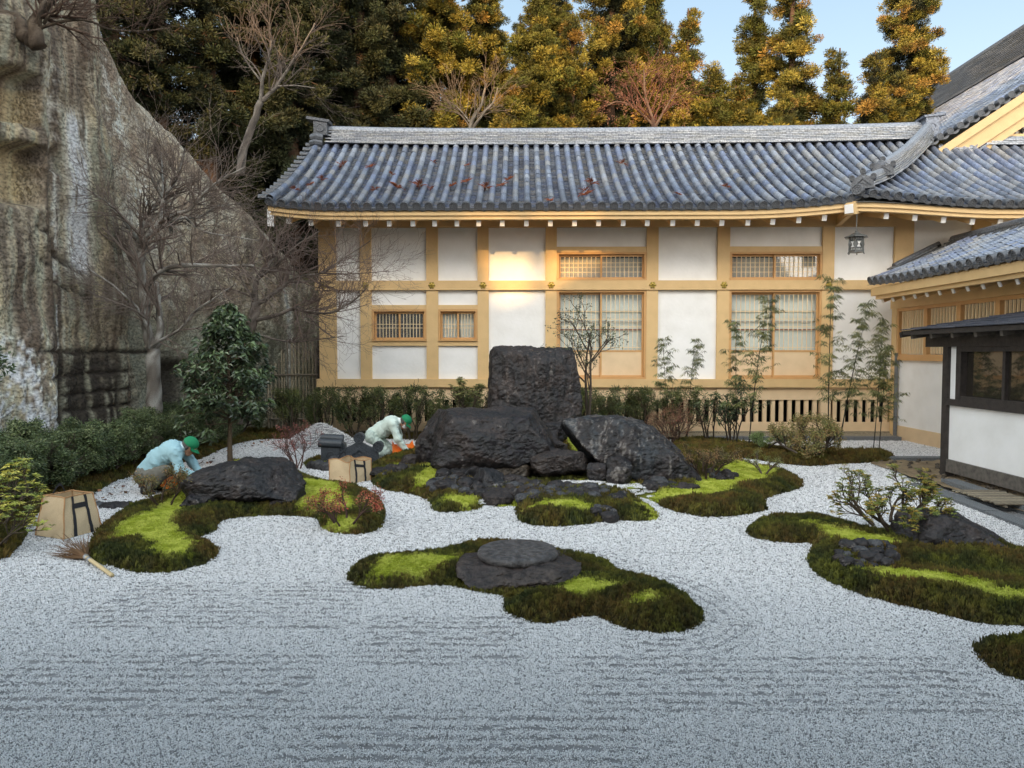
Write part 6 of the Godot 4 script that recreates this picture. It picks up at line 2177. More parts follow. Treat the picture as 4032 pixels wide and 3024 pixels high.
func people() -> void:
	vmat("cloth", 0.9, null, 1.0, M.fine, 0.3)
	M.cloth.uv1_scale = Vector3.ONE * 4.0
	rng.seed = 71
	var V := func(x: float, y: float, z: float) -> Vector3: return Vector3(x, y, z)
	var navy := lc(40, 44, 60)
	person("gardener in pale mint overalls, green cap and face mask kneeling by the black rock", Vector3(-2.537, 0.06, -13.287), 0.0, {
		"legs": [[V.call(-.24, .37, .08), V.call(.02, .09, .1), .1, .07], [V.call(.02, .08, .1), V.call(-.36, .07, .1), .062, .045], [V.call(-.24, .37, -.08), V.call(.07, .1, -.12), .1, .07], [V.call(.07, .08, -.12), V.call(-.3, .07, -.12), .062, .045], [V.call(-.26, .38, -.07), V.call(-.26, .38, .07), .115, .115]],
		"torso": [[V.call(-.24, .4, 0), V.call(-.06, .5, 0), .128, .135], [V.call(-.06, .5, 0), V.call(.1, .6, 0), .14, .15], [V.call(.15, .645, -.14), V.call(.15, .645, .14), .078, .078], [V.call(.1, .6, -.06), V.call(.1, .6, .06), .13, .13]],
		"arms": [[V.call(.16, .63, .18), V.call(.26, .35, .22), .062, .05], [V.call(.26, .35, .22), V.call(.4, .15, .2), .05, .038], [V.call(.16, .63, -.18), V.call(.2, .37, -.24), .062, .05], [V.call(.2, .37, -.24), V.call(.24, .2, -.14), .05, .038]],
		"neck": V.call(.23, .66, 0), "head": V.call(.355, .64, .0), "up": V.call(.75, .66, 0), "waist": [V.call(-.19, .42, -.06), V.call(-.19, .42, .06), .142],
		"hands": [[V.call(.4, .15, .2), V.call(.5, .08, .18), V.call(-.3, -.9, 0), -1.0, navy], [V.call(.24, .2, -.14), V.call(.33, .13, -.08), V.call(.3, -.9, .3), 1.0, navy]],
		"feet": [[V.call(-.38, .05, .1), V.call(-.5, .03, .1)], [V.call(-.32, .05, -.12), V.call(-.44, .03, -.12)]]}, Vector3(0.68, -0.73, 0.0), lc(206, 222, 212), lc(184, 200, 190), true)
	person("gardener in light blue jacket and green cap squatting with his back turned by the hedge", Vector3(-5.13, 0, -10.047), 0.12, {
		"legs": [[V.call(-.2, .25, .06), V.call(.1, .34, .16), .11, .075], [V.call(.1, .33, .16), V.call(-.16, .08, .14), .068, .05], [V.call(-.2, .25, -.1), V.call(.1, .36, -.2), .11, .075], [V.call(.1, .35, -.2), V.call(-.12, .08, -.18), .068, .05], [V.call(-.22, .26, -.08), V.call(-.22, .26, .05), .13, .13]],
		"torso": [[V.call(-.2, .31, 0), V.call(-.03, .47, 0), .135, .15], [V.call(-.03, .47, 0), V.call(.14, .6, 0), .155, .15], [V.call(.2, .62, -.15), V.call(.22, .585, .13), .078, .08], [V.call(.13, .58, -.06), V.call(.14, .57, .06), .13, .13]],
		"arms": [[V.call(.24, .58, .16), V.call(.3, .35, .2), .064, .052], [V.call(.3, .35, .2), V.call(.46, .26, .1), .05, .038], [V.call(.22, .6, -.18), V.call(.34, .38, -.24), .062, .05], [V.call(.34, .38, -.24), V.call(.48, .24, -.14), .05, .038]],
		"neck": V.call(.27, .65, -.01), "head": V.call(.365, .655, -.02), "up": V.call(.7, .7, 0), "waist": [V.call(-.2, .3, -.06), V.call(-.2, .3, .06), .145],
		"hands": [[V.call(.46, .26, .1), V.call(.56, .2, .06), V.call(0, -1, 0), -1.0, lc(150, 150, 150)], [V.call(.48, .24, -.14), V.call(.56, .16, -.1), V.call(0, -1, 0), 1.0, lc(150, 150, 150)]],
		"feet": [[V.call(-.2, .05, .14), V.call(-.08, .03, .16)], [V.call(-.16, .05, -.18), V.call(-.04, .03, -.19)]]}, Vector3(0.75, -0.65, -0.1), lc(158, 196, 204), lc(112, 110, 100), false)



# ---------------------------------------------------------------- plants

func leaf_cluster(n: int, r: float, long: float, wide: float, style := 0) -> ArrayMesh:
	var b := MB.new()
	for k in n:
		var o := rdir() * r * sqrt(rr(0, 1))
		var d := (o.normalized() + Vector3(0, 0.25, 0) + rdir() * 0.7).normalized()
		if style == 1:      # hanging pointed leaves
			d = (Vector3(o.x, 0, o.z).normalized() + Vector3(0, -0.55, 0) + rdir() * 0.35).normalized()
		elif style == 2:    # whorl
			var a := TAU * k / n
			o = Vector3.ZERO
			d = Vector3(cos(a), rr(0.1, 0.5), sin(a)).normalized()
		var s := d.cross(rdir()).normalized() * wide * rr(0.8, 1.1)
		var l := d * long * rr(0.7, 1.1)
		var nn := s.cross(d).normalized() * wide * 0.35
		var g := rr(0.75, 1.2)
		b.col = Color(g, g, g * rr(0.8, 1.1))
		var i := b.vert(o)
		var j := b.vert(o + l * 0.45 + s * 0.5 + nn)
		var m := b.vert(o + l + (Vector3(0, -0.15, 0) * long))
		var q := b.vert(o + l * 0.45 - s * 0.5 + nn)
		var e := b.vert(o + l * 0.5)
		b.tri(i, j, e)
		b.tri(j, m, e)
		b.tri(m, q, e)
		b.tri(q, i, e)
	return b.mesh(false, true)


# grows one limb and its side shoots into b; tips collects [point, direction, radius]
func grow(b: MB, p: Vector3, dir: Vector3, long: float, rad: float, lvl: int, o: Dictionary, tips: Array) -> void:
	var n := 4 if lvl > 0 else 3
	var pts := [p]
	var rad_l := [rad]
	var d := dir.normalized()
	for i in n:
		d = (d + rdir() * float(o.wob) + Vector3(0, o.up, 0) * (1.0 if lvl < o.lv else 0.3)).normalized()
		p += d * long / n
		pts.append(p)
		rad_l.append(maxf(lerpf(rad, rad * 0.45, (i + 1.0) / n), o.thin))
	b.tube(pts, rad_l, 6 if rad > 0.02 else (4 if rad > 0.008 else 3), false)
	if lvl > 0:
		var kids: int = o.kids[lvl - 1] if lvl - 1 < o.kids.size() else o.kids[-1]
		for k in kids:
			var t := lerpf(o.from, 1.0, (k + rr(0.2, 0.8)) / kids)
			var s := mini(int(t * n), n - 1)
			var q: Vector3 = pts[s].lerp(pts[s + 1], t * n - s)
			var along: Vector3 = (pts[s + 1] - pts[s]).normalized()
			var out := along.cross(rdir()).normalized()
			if o.has("flat"):
				out.y *= o.flat
				out.z *= o.get("zf", 1.0)
				out = out.normalized()
			grow(b, q, along * cos(float(o.ang)) + out * sin(float(o.ang)), long * rr(o.sh0, o.sh1) * (1.15 - 0.4 * t), rad * 0.5, lvl - 1, o, tips)
	if lvl <= int(o.get("leafy", 0)):
		for t in ([0.6, 1.0] if o.get("dense", false) else [1.0]):
			var s := mini(int(t * n), n - 1)
			tips.append([pts[s + 1], d, rad_l[s + 1]])


func limb(b: MB, pts: PackedVector3Array, r0: float, r1: float) -> Array:
	# a knotty limb through given points
	var q := []
	var rl := []
	for i in pts.size() - 1:
		for k in 3:
			var t := k / 3.0
			var c0 := pts[maxi(i - 1, 0)]
			var c3 := pts[mini(i + 2, pts.size() - 1)]
			q.append(pts[i].cubic_interpolate(pts[i + 1], c0, c3, t) + rdir() * r0 * 0.16)
	q.append(pts[-1])
	for i in q.size():
		rl.append(lerpf(r0, r1, pow(float(i) / (q.size() - 1), 0.8)) * rr(0.93, 1.08))
	b.tube(q, rl, 8 if r0 > 0.04 else 6)
	return q


func bare_tree(label: String, called: String, limbs: Array, twig: Dictionary, bark: Color, twigc: Color, spots: Color) -> Node3D:
	var t := thing(called, label, "tree")
	var b := MB.new()
	var w := MB.new()
	w.col = twigc
	for l in limbs:
		var s := b.v.size()
		var q := limb(b, l[0], l[1], l[2])
		for i in range(s, b.v.size()):
			var p := b.v[i]
			var g := nz.get_noise_3dv(p * 7.0)
			b.c[i] = bark.lerp(spots, smoothstep(0.05, 0.3, g + 0.1)).lerp(bark * 0.55, smoothstep(0.1, 0.4, -g)) if l[1] > 0.022 else bark.lerp(twigc, 0.5)
		if l.size() > 3:
			for k in int(l[3]):
				var u := lerpf(l[4] if l.size() > 4 else 0.3, 1.0, rr(0, 1))
				var i := mini(int(u * (q.size() - 1)), q.size() - 2)
				var along: Vector3 = (q[i + 1] - q[i]).normalized()
				var out := along.cross(rdir()).normalized() * Vector3(1, twig.get("yf", 1.0), 0.75)
				grow(w, q[i], along * rr(0.4, 0.9) + out.normalized() * rr(0.5, 1.0) + Vector3(0, twig.get("lift", 0.2), 0), rr(twig.l0, twig.l1), lerpf(l[1], l[2], u) * 0.42, twig.lv, twig, [])
	part("trunk", b.mesh(true, true), M.bark, t)
	var x := part("twigs", w.mesh(true, true), M.bark, t)
	x.set_meta("kind", "stuff")
	return t


# a leafy plant: stems from the ground, leaves at the shoots
func shrub(t: Node3D, stems: int, tall: float, spread: float, lv: int, o: Dictionary, leafm: String, cols: Array, per: float, size: float, bark: Color, leaf_mat := "leaf") -> void:
	var b := MB.new()
	b.col = bark
	var tips := []
	for k in stems:
		var a := TAU * (k + rr(0, 0.8)) / stems
		var d := Vector3(cos(a) * spread, 1.0, sin(a) * spread)
		grow(b, Vector3(cos(a), 0, sin(a)) * rr(0, 0.03) * stems, d, tall * rr(0.75, 1.05), o.rad, lv, o, tips)
	part("stems", b.mesh(true, true), M.bark, t)
	var xs := []
	var cs := []
	for e in tips:
		var m := int(per) + (1 if rr(0, 1) < per - int(per) else 0)
		for k in m:
			var s := size * rr(0.75, 1.25)
			var p: Vector3 = e[0] + rdir() * rr(0, o.get("loose", 0.03))
			if o.has("top") and p.y > o.top:
				p.y = o.top - rr(0, 0.1)
			if p.y < o.get("low", 0.04):
				continue
			if o.has("box"):
				var q: Vector3 = o.box
				if absf(p.x) > q.x or absf(p.z) > q.z:
					p.x = clampf(p.x, -q.x, q.x) - rr(0, 0.08) * signf(p.x)
					p.z = clampf(p.z, -q.z, q.z) - rr(0, 0.08) * signf(p.z)
			xs.append(Transform3D(Basis(Vector3.UP, rr(0, TAU)) * Basis(Vector3.RIGHT, rr(-0.5, 0.5)) * Basis.from_scale(Vector3.ONE * s), p))
			var c: Color = cols[rng.randi_range(0, cols.size() - 1)]
			cs.append(c * rr(1.3, 2.3))
	multi("foliage", M[leafm], M[leaf_mat], xs, cs, t)


func bamboo(label: String, base: Vector3, top: Vector3, r: float, from: float, leaves: int, cols: Array) -> void:
	var t := thing("bamboo", label, "bamboo", base)
	var d := top - base
	var b := MB.new()
	b.col = lc(44, 46, 34)
	var pts := []
	var rl := []
	var n := 18
	var bow := Vector3(rr(-0.05, 0.05), 0, rr(-0.05, 0.05))
	for i in n + 1:
		var u := float(i) / n
		pts.append(d * u + bow * sin(u * PI))
		rl.append(lerpf(r, 0.003, u) * (1.15 if i % 2 else 1.0))
	b.tube(pts, rl, 6)
	part("culm", b.mesh(true, true), M.bark, t)
	var w := MB.new()
	w.col = lc(70, 72, 40)
	var xs := []
	var cs := []
	for i in range(int(from * n), n + 1):
		for k in leaves:
			var u := float(i) / n
			var a := rr(0, TAU)
			var l := lerpf(0.62, 0.2, u) * rr(0.5, 1.1)
			var p: Vector3 = pts[i]
			var dir := Vector3(cos(a), rr(0.25, 1.1), sin(a) * 0.8).normalized()
			var q := [p]
			for e in 4:
				dir = (dir + Vector3(0, -0.1, 0) + rdir() * 0.2).normalized()
				q.append(q[-1] + dir * l / 4.0)
				for z in 2:
					if rr(0, 1) < 0.75:
						var bs := Basis(Vector3.UP, rr(0, TAU))
						xs.append(Transform3D(bs.scaled(Vector3.ONE * rr(0.7, 1.15)), q[-1] + rdir() * 0.045))
						cs.append((cols[rng.randi_range(0, cols.size() - 1)] as Color) * rr(0.9, 1.6))
			w.tube(q, [0.003, 0.0026, 0.0022, 0.0018, 0.0015], 3, false)
	part("branchlets", w.mesh(true, true), M.bark, t)
	multi("foliage", M.bamboo_leaf, M.leaf, xs, cs, t)


func plants() -> void:
	rng.seed = 3001
	M["small_leaf"] = leaf_cluster(16, 0.05, 0.036, 0.02)
	M["mid_leaf"] = leaf_cluster(9, 0.06, 0.06, 0.028)
	M["big_leaf"] = leaf_cluster(5, 0.07, 0.125, 0.06, 1)
	M["bamboo_leaf"] = leaf_cluster(5, 0.02, 0.125, 0.018, 1)
	M["whorl"] = leaf_cluster(7, 0.0, 0.06, 0.019, 2)
	M["tiny_leaf"] = leaf_cluster(8, 0.03, 0.022, 0.012)
	# big maple behind the hedge
	var tw := {"wob": 0.2, "up": 0.03, "kids": [3, 3, 4], "from": 0.25, "ang": 0.62, "sh0": 0.45, "sh1": 0.75, "thin": 0.0024, "lv": 2, "l0": 0.42, "l1": 1.0, "yf": 0.8, "lift": 0.12}
	bare_tree("bare grey maple with pale lichened trunk before the cliff", "maple_tree", [
		[PackedVector3Array([Vector3(-7.014, 0.736, -13.5), Vector3(-7.025, 1.065, -13.5), Vector3(-7.011, 1.704, -13.5), Vector3(-7.021, 2.031, -13.5), Vector3(-7.061, 2.243, -13.5)]), 0.145, 0.125],
		[PackedVector3Array([Vector3(-7.062, 2.199, -13.5), Vector3(-7.154, 2.49, -13.5), Vector3(-7.153, 2.904, -13.5), Vector3(-7.189, 3.272, -13.5), Vector3(-7.222, 3.78, -13.5), Vector3(-7.164, 3.998, -13.5), Vector3(-6.999, 4.251, -13.45), Vector3(-6.775, 4.459, -13.4)]), 0.1, 0.07, 14, 0.4],
		[PackedVector3Array([Vector3(-6.993, 2.111, -13.5), Vector3(-6.891, 2.314, -13.5), Vector3(-6.925, 2.671, -13.6), Vector3(-7.012, 3.095, -13.7), Vector3(-7.084, 3.372, -13.8)]), 0.085, 0.045, 8, 0.4],
		[PackedVector3Array([Vector3(-7.165, 3.167, -13.5), Vector3(-6.948, 3.402, -13.4), Vector3(-6.519, 3.603, -13.2), Vector3(-5.798, 3.611, -13), Vector3(-5.247, 3.573, -12.9), Vector3(-4.804, 3.569, -12.8)]), 0.065, 0.02, 34, 0.25],
		[PackedVector3Array([Vector3(-7.074, 2.093, -13.45), Vector3(-6.791, 2.222, -13.3), Vector3(-6.322, 2.433, -13.1), Vector3(-5.976, 2.768, -13), Vector3(-5.502, 3.03, -12.9), Vector3(-5.128, 3.254, -12.8)]), 0.04, 0.012, 30, 0.2],
		[PackedVector3Array([Vector3(-7.056, 2.092, -13.4), Vector3(-7.013, 2.457, -13.3), Vector3(-7.134, 2.824, -13.2), Vector3(-7.358, 3.09, -13.1), Vector3(-7.545, 3.294, -13), Vector3(-7.887, 3.552, -12.9)]), 0.034, 0.01, 34, 0.25],
		[PackedVector3Array([Vector3(-7.018, 2.63, -13.3), Vector3(-7.095, 2.786, -13), Vector3(-7.278, 2.899, -12.8), Vector3(-7.553, 3.016, -12.7), Vector3(-7.698, 3.107, -12.6)]), 0.022, 0.008, 20, 0.2],
		[PackedVector3Array([Vector3(-6.775, 4.459, -13.4), Vector3(-6.714, 4.864, -13.4), Vector3(-6.497, 5.207, -13.4), Vector3(-6.395, 5.473, -13.4), Vector3(-6.283, 5.832, -13.4)]), 0.05, 0.018, 30, 0.2],
		[PackedVector3Array([Vector3(-7.22, 3.868, -13.5), Vector3(-7.247, 4.217, -13.5), Vector3(-7.061, 4.625, -13.5), Vector3(-6.817, 4.885, -13.5), Vector3(-6.817, 5.194, -13.6), Vector3(-6.89, 5.832, -13.7)]), 0.055, 0.014, 26, 0.25],
		[PackedVector3Array([Vector3(-6.749, 4.476, -13.4), Vector3(-6.435, 4.594, -13.3), Vector3(-6.126, 4.65, -13.2), Vector3(-5.757, 4.966, -13.1), Vector3(-5.43, 5.159, -13), Vector3(-4.965, 5.356, -12.9)]), 0.048, 0.014, 36, 0.2],
		[PackedVector3Array([Vector3(-6.723, 4.458, -13.4), Vector3(-6.404, 4.582, -13.6), Vector3(-6.227, 4.619, -13.8), Vector3(-5.976, 4.863, -14), Vector3(-5.53, 4.946, -14.1)]), 0.036, 0.012, 26, 0.25],
		[PackedVector3Array([Vector3(-7.249, 4.129, -13.5), Vector3(-7.395, 4.442, -13.3), Vector3(-7.576, 4.743, -13.1), Vector3(-7.769, 4.89, -13), Vector3(-7.994, 5.058, -13)]), 0.03, 0.009, 26, 0.2],
		[PackedVector3Array([Vector3(-6.356, 4.563, -13.5), Vector3(-5.875, 4.25, -13.2), Vector3(-5.278, 4.131, -13), Vector3(-4.697, 4.015, -12.8)]), 0.026, 0.009, 26, 0.2],
		[PackedVector3Array([Vector3(-6.714, 4.889, -13.4), Vector3(-6.804, 5.186, -13.2), Vector3(-6.898, 5.608, -13.2), Vector3(-6.854, 6.03, -13.2)]), 0.03, 0.008, 22, 0.3]],
		tw, lc(160, 150, 138), lc(164, 146, 134), lc(226, 222, 212))
	tw.l0 = 0.45
	tw.l1 = 1.0
	bare_tree("second bare maple reaching its limbs across the hall corner", "maple_tree", [
		[PackedVector3Array([Vector3(-6.282, 0.438, -15.6), Vector3(-6.128, 1.617, -15.6), Vector3(-6.015, 2.28, -15.6), Vector3(-5.874, 2.738, -15.6), Vector3(-5.828, 3.093, -15.6)]), 0.14, 0.11],
		[PackedVector3Array([Vector3(-5.828, 3.093, -15.6), Vector3(-5.81, 3.569, -15.6), Vector3(-5.56, 3.871, -15.6), Vector3(-5.373, 4.173, -15.6), Vector3(-5.315, 4.606, -15.6)]), 0.075, 0.02, 22, 0.3],
		[PackedVector3Array([Vector3(-5.828, 3.042, -15.6), Vector3(-5.586, 3.156, -15.5), Vector3(-5.285, 3.338, -15.4), Vector3(-4.877, 3.597, -15.3), Vector3(-4.477, 3.674, -15.2), Vector3(-4.181, 3.702, -15.1), Vector3(-3.69, 4.01, -15), Vector3(-3.139, 4.341, -14.9)]), 0.062, 0.01, 44, 0.3],
		[PackedVector3Array([Vector3(-4.27, 3.692, -15.1), Vector3(-3.752, 3.661, -15), Vector3(-3.242, 3.669, -14.9), Vector3(-2.738, 3.705, -14.8)]), 0.02, 0.007, 26, 0.1],
		[PackedVector3Array([Vector3(-5.864, 2.707, -15.6), Vector3(-5.293, 2.818, -15.4), Vector3(-4.854, 2.956, -15.2), Vector3(-4.526, 2.88, -15.1), Vector3(-3.986, 2.855, -15), Vector3(-3.529, 3.081, -14.9), Vector3(-3.213, 3.342, -14.8)]), 0.05, 0.01, 40, 0.3],
		[PackedVector3Array([Vector3(-4.576, 2.881, -15.1), Vector3(-4.454, 3.106, -15.1), Vector3(-4.293, 3.399, -15.1), Vector3(-4.203, 3.584, -15)]), 0.016, 0.008, 10, 0.2],
		[PackedVector3Array([Vector3(-3.957, 2.855, -15), Vector3(-3.54, 2.917, -14.9), Vector3(-3.15, 3.042, -14.9)]), 0.014, 0.006, 18, 0.1],
		[PackedVector3Array([Vector3(-5.838, 2.413, -15.6), Vector3(-5.532, 2.347, -15.4), Vector3(-5.116, 2.255, -15.3), Vector3(-4.794, 2.233, -15.2), Vector3(-4.316, 2.291, -15.1), Vector3(-3.697, 2.357, -15)]), 0.032, 0.008, 30, 0.4],
		[PackedVector3Array([Vector3(-5.847, 3.144, -15.6), Vector3(-6.106, 3.639, -15.5), Vector3(-6.211, 4.027, -15.4), Vector3(-6.355, 4.425, -15.4)]), 0.03, 0.01, 22, 0.3],
		[PackedVector3Array([Vector3(-5.737, 3.649, -15.6), Vector3(-5.222, 3.914, -15.3), Vector3(-4.786, 4.293, -15.2), Vector3(-4.259, 4.569, -15.1)]), 0.026, 0.008, 30, 0.2],
		[PackedVector3Array([Vector3(-5.948, 3.245, -15.6), Vector3(-6.191, 3.361, -15.2), Vector3(-6.602, 3.315, -15), Vector3(-6.899, 3.198, -15)]), 0.022, 0.008, 24, 0.2]],
		tw, lc(116, 104, 94), lc(150, 130, 120), lc(172, 160, 148))
	# tree rooted on the ledge, top left
	tw.kids = [3, 4, 3]
	bare_tree("leaning bare tree rooted on a ledge of the cliff top left", "ledge_tree", [
		[PackedVector3Array([Vector3(-7.589, 6.784, -11.3), Vector3(-7.631, 7.106, -11.3), Vector3(-7.598, 7.248, -11.3), Vector3(-7.462, 7.375, -11.3), Vector3(-7.295, 7.601, -11.3)]), 0.12, 0.05, 8, 0.5],
		[PackedVector3Array([Vector3(-7.75, 6.935, -11.4), Vector3(-7.88, 7.029, -11.4), Vector3(-7.92, 7.188, -11.4), Vector3(-8.068, 7.343, -11.5), Vector3(-8.401, 7.42, -11.6), Vector3(-8.773, 7.586, -11.7)]), 0.12, 0.09],
		[PackedVector3Array([Vector3(-7.558, 7.091, -11.3), Vector3(-7.38, 7.154, -11.3), Vector3(-7.012, 7.223, -11.3), Vector3(-6.78, 7.239, -11.4), Vector3(-6.596, 7.168, -11.5), Vector3(-6.129, 7.225, -11.7), Vector3(-5.794, 7.364, -11.9)]), 0.03, 0.008, 16, 0.3],
		[PackedVector3Array([Vector3(-7.573, 7.105, -11.3), Vector3(-7.485, 7.272, -11.2), Vector3(-7.406, 7.482, -11.2)]), 0.05, 0.03, 6, 0.3],
		[PackedVector3Array([Vector3(-7.49, 7.176, -11.3), Vector3(-7.273, 7.306, -11.2), Vector3(-7.123, 7.481, -11.2)]), 0.03, 0.012, 8, 0.3]],
		tw, lc(108, 92, 76), lc(122, 98, 84), lc(140, 124, 106))
	tw.l0 = 0.7
	tw.l1 = 1.4
	tw.kids = [2, 3, 3]
	tw.thin = 0.0045
	tw.lift = 0.35
	bare_tree("slender bare tree against dark cedars behind the cliff edge", "bare_tree", [
		[PackedVector3Array([Vector3(-8.223, 7.195, -21), Vector3(-8.171, 7.825, -21), Vector3(-7.986, 8.333, -21), Vector3(-7.83, 8.707, -21), Vector3(-7.603, 9.332, -21)]), 0.13, 0.1],
		[PackedVector3Array([Vector3(-7.603, 9.332, -21), Vector3(-7.539, 9.957, -21), Vector3(-7.354, 10.526, -21), Vector3(-7.278, 11.054, -21), Vector3(-7.309, 11.714, -21)]), 0.07, 0.02, 15, 0.2],
		[PackedVector3Array([Vector3(-7.603, 9.332, -21), Vector3(-7.369, 9.531, -21), Vector3(-7.134, 9.769, -21), Vector3(-6.637, 10.482, -21), Vector3(-6.264, 11.049, -21), Vector3(-5.987, 11.575, -21)]), 0.075, 0.018, 20, 0.2],
		[PackedVector3Array([Vector3(-7.094, 9.769, -21), Vector3(-6.426, 9.644, -20.6), Vector3(-5.838, 9.503, -20.4)]), 0.03, 0.01, 12, 0.2],
		[PackedVector3Array([Vector3(-7.54, 9.864, -21), Vector3(-7.907, 10.342, -21.2), Vector3(-8.213, 10.786, -21.3), Vector3(-8.422, 11.367, -21.4)]), 0.035, 0.01, 12, 0.2]],
		tw, lc(124, 114, 104), lc(128, 114, 102), lc(160, 150, 136))
	tw.kids = [2, 3]
	tw.l0 = 0.6
	tw.l1 = 1.2
	bare_tree("pale bare bush tree behind the roof ridge centre left", "bare_tree", [
		[PackedVector3Array([Vector3(-1.776, 9.135, -24), Vector3(-1.62, 9.743, -24), Vector3(-1.31, 10.272, -24), Vector3(-1.155, 10.953, -24)]), 0.09, 0.03, 10, 0.2],
		[PackedVector3Array([Vector3(-1.698, 9.363, -24), Vector3(-1.311, 9.893, -24), Vector3(-0.925, 10.316, -24), Vector3(-0.77, 10.8, -24)]), 0.06, 0.02, 10, 0.2],
		[PackedVector3Array([Vector3(-1.62, 9.591, -24), Vector3(-2.005, 10.048, -24), Vector3(-2.312, 10.322, -24)]), 0.04, 0.02, 18, 0.2]],
		tw, lc(150, 136, 116), lc(158, 136, 112), lc(176, 164, 146))
	var rusty := bare_tree("bare tree with reddish dry leaves behind the ridge", "rusty_tree", [
		[PackedVector3Array([Vector3(4.649, 9.409, -25), Vector3(4.564, 10.041, -25), Vector3(4.317, 10.829, -25), Vector3(4.23, 11.772, -25)]), 0.1, 0.03, 14, 0.2],
		[PackedVector3Array([Vector3(4.598, 9.725, -25), Vector3(5.038, 10.511, -25), Vector3(5.431, 11.139, -25)]), 0.06, 0.02, 12, 0.2],
		[PackedVector3Array([Vector3(4.565, 9.883, -25), Vector3(4.001, 10.437, -25), Vector3(3.44, 10.676, -25), Vector3(2.962, 10.552, -25)]), 0.05, 0.02, 12, 0.2]],
		tw, lc(120, 92, 76), lc(140, 92, 74), lc(140, 116, 96))
	var lx := []
	var lcs := []
	for k in 240:
		lx.append(Transform3D(Basis(rdir(), rr(0, 6)).scaled(Vector3.ONE * rr(1.6, 2.6)), Vector3(4.317, 10.908, -25) + Vector3(rr(-1.6, 1.5), rr(-0.9, 1.1), rr(-0.8, 0.8))))
		lcs.append(lc(160, 112, 90) * rr(0.6, 1.2))
	multi("dry_leaves", M.tiny_leaf, M.leaf, lx, lcs, rusty)
	# hedge along the left side
	var green := [lc(66, 78, 48), lc(78, 90, 58), lc(52, 64, 40), lc(98, 106, 74), lc(60, 70, 42)]
	var ho := {"wob": 0.22, "up": 0.12, "kids": [6, 6, 7], "from": 0.2, "ang": 0.8, "sh0": 0.42, "sh1": 0.75, "thin": 0.003, "lv": 3, "rad": 0.024, "leafy": 1, "dense": true, "loose": 0.07, "top": 1.04, "low": 0.2, "box": Vector3(0.46, 2, 0.5)}
	var hedge := []
	for k in 3:
		var h := thing("hedge_shrub", "", "shrub", Vector3.ZERO, 0.0, "clipped shrubs of the left hedge")
		shrub(h, 4 + k % 2, 0.72, 0.42, 3, ho, "small_leaf", green, 1.0, 1.05, lc(96, 82, 70))
		hedge.append(h)
	var words := ["first, cut off by the frame edge", "second, behind the yellow-green bush", "third, above the open canvas bag", "fourth, right above the bag", "fifth, left of the squatting gardener", "sixth, behind the squatting gardener", "seventh, behind the green cap", "eighth, below the big maple trunk", "ninth, left of the camellia", "tenth, behind the camellia trunk", "eleventh, beside the bamboo fence", "last, at the fence foot"]
	for k in 12:
		var at := Vector3(-6.72 + rr(-0.04, 0.04), 0.0, -8.3 - k * 0.74)
		var l: String = "clipped green hedge shrub by the cliff, " + words[k]
		if k < 3:
			var h: Node3D = hedge[k]
			h.position = at
			h.rotation.y = rr(0, 6)
			h.set_meta("label", l)
		else:
			copy_of(hedge[k % 3], l, at, rr(0, 6.2), rr(0.95, 1.04))
	# sparser row along the foot of the hall
	ho.kids = [3, 4, 3]
	ho.ang = 0.55
	ho.box = Vector3(0.36, 2, 0.26)
	ho.top = 1.2
	ho.low = 0.3
	var row := []
	for k in 3:
		var h := thing("row_shrub", "", "shrub", Vector3.ZERO, 0.0, "thin shrubs along the foot of the hall")
		shrub(h, 5, 0.86, 0.3, 3, ho, "mid_leaf", [lc(66, 76, 42), lc(88, 92, 50), lc(54, 62, 36)], 0.9, 0.85, lc(92, 80, 62))
		row.append(h)
	for k in 14:
		var at := Vector3(-5.25 + k * 0.68 + rr(-0.05, 0.05), 0.0, -16.25 + rr(-0.08, 0.08))
		var l: String = ["thin leafy shrub beside the bamboo fence", "thin leafy shrub at the ochre hall corner", "thin leafy shrub right of the gravel heap", "thin leafy shrub behind the tile ornament", "thin leafy shrub behind the kneeling gardener", "thin leafy shrub above the green-capped head", "thin leafy shrub left of the leaning slab", "thin leafy shrub below the round bush", "thin leafy shrub just left of the standing rock", "thin leafy shrub hidden behind the standing rock", "thin leafy shrub just right of the standing rock", "thin leafy shrub below the first tall window", "thin leafy shrub below the short bamboos", "thin leafy shrub left of the dark green bush"][k]
		if k < 3:
			row[k].position = at
			row[k].set_meta("label", l)
		else:
			copy_of(row[k % 3], l, at, rr(0, 6.2), rr(0.94, 1.05))
	# camellia
	var t := thing("camellia_tree", "young glossy camellia tree on the moss before the hedge", "tree", Vector3(-5.058, 0.12, -12.233))
	var co := {"wob": 0.12, "up": 0.1, "kids": [4, 4], "from": 0.25, "ang": 1.0, "sh0": 0.4, "sh1": 0.7, "thin": 0.004, "lv": 2, "leafy": 1, "dense": true}
	var b := MB.new()
	b.col = lc(124, 106, 84)
	b.tube([Vector3(0, -0.1, 0), Vector3(0, 0.3, 0), Vector3(0.01, 0.62, 0), Vector3(0.0, 1.4, 0), Vector3(0.02, 2.1, 0), Vector3(0, 2.7, 0)], [0.055, 0.042, 0.036, 0.026, 0.014, 0.006], 8)
	var tips := []
	for k in 54:
		var u := rr(0, 1)
		var y := lerpf(0.6, 2.55, u)
		var a := rr(0, TAU)
		grow(b, Vector3(0, y, 0), Vector3(cos(a), rr(0.15, 0.7), sin(a)), (lerpf(0.86, 0.16, pow(u, 1.1)) * rr(0.75, 1.05)) * (0.7 + 0.6 * smoothstep(0.0, 0.15, u)) * 0.85, 0.012, 2, co, tips)
	part("trunk", b.mesh(true, true), M.bark, t)
	var xs := []
	var cs := []
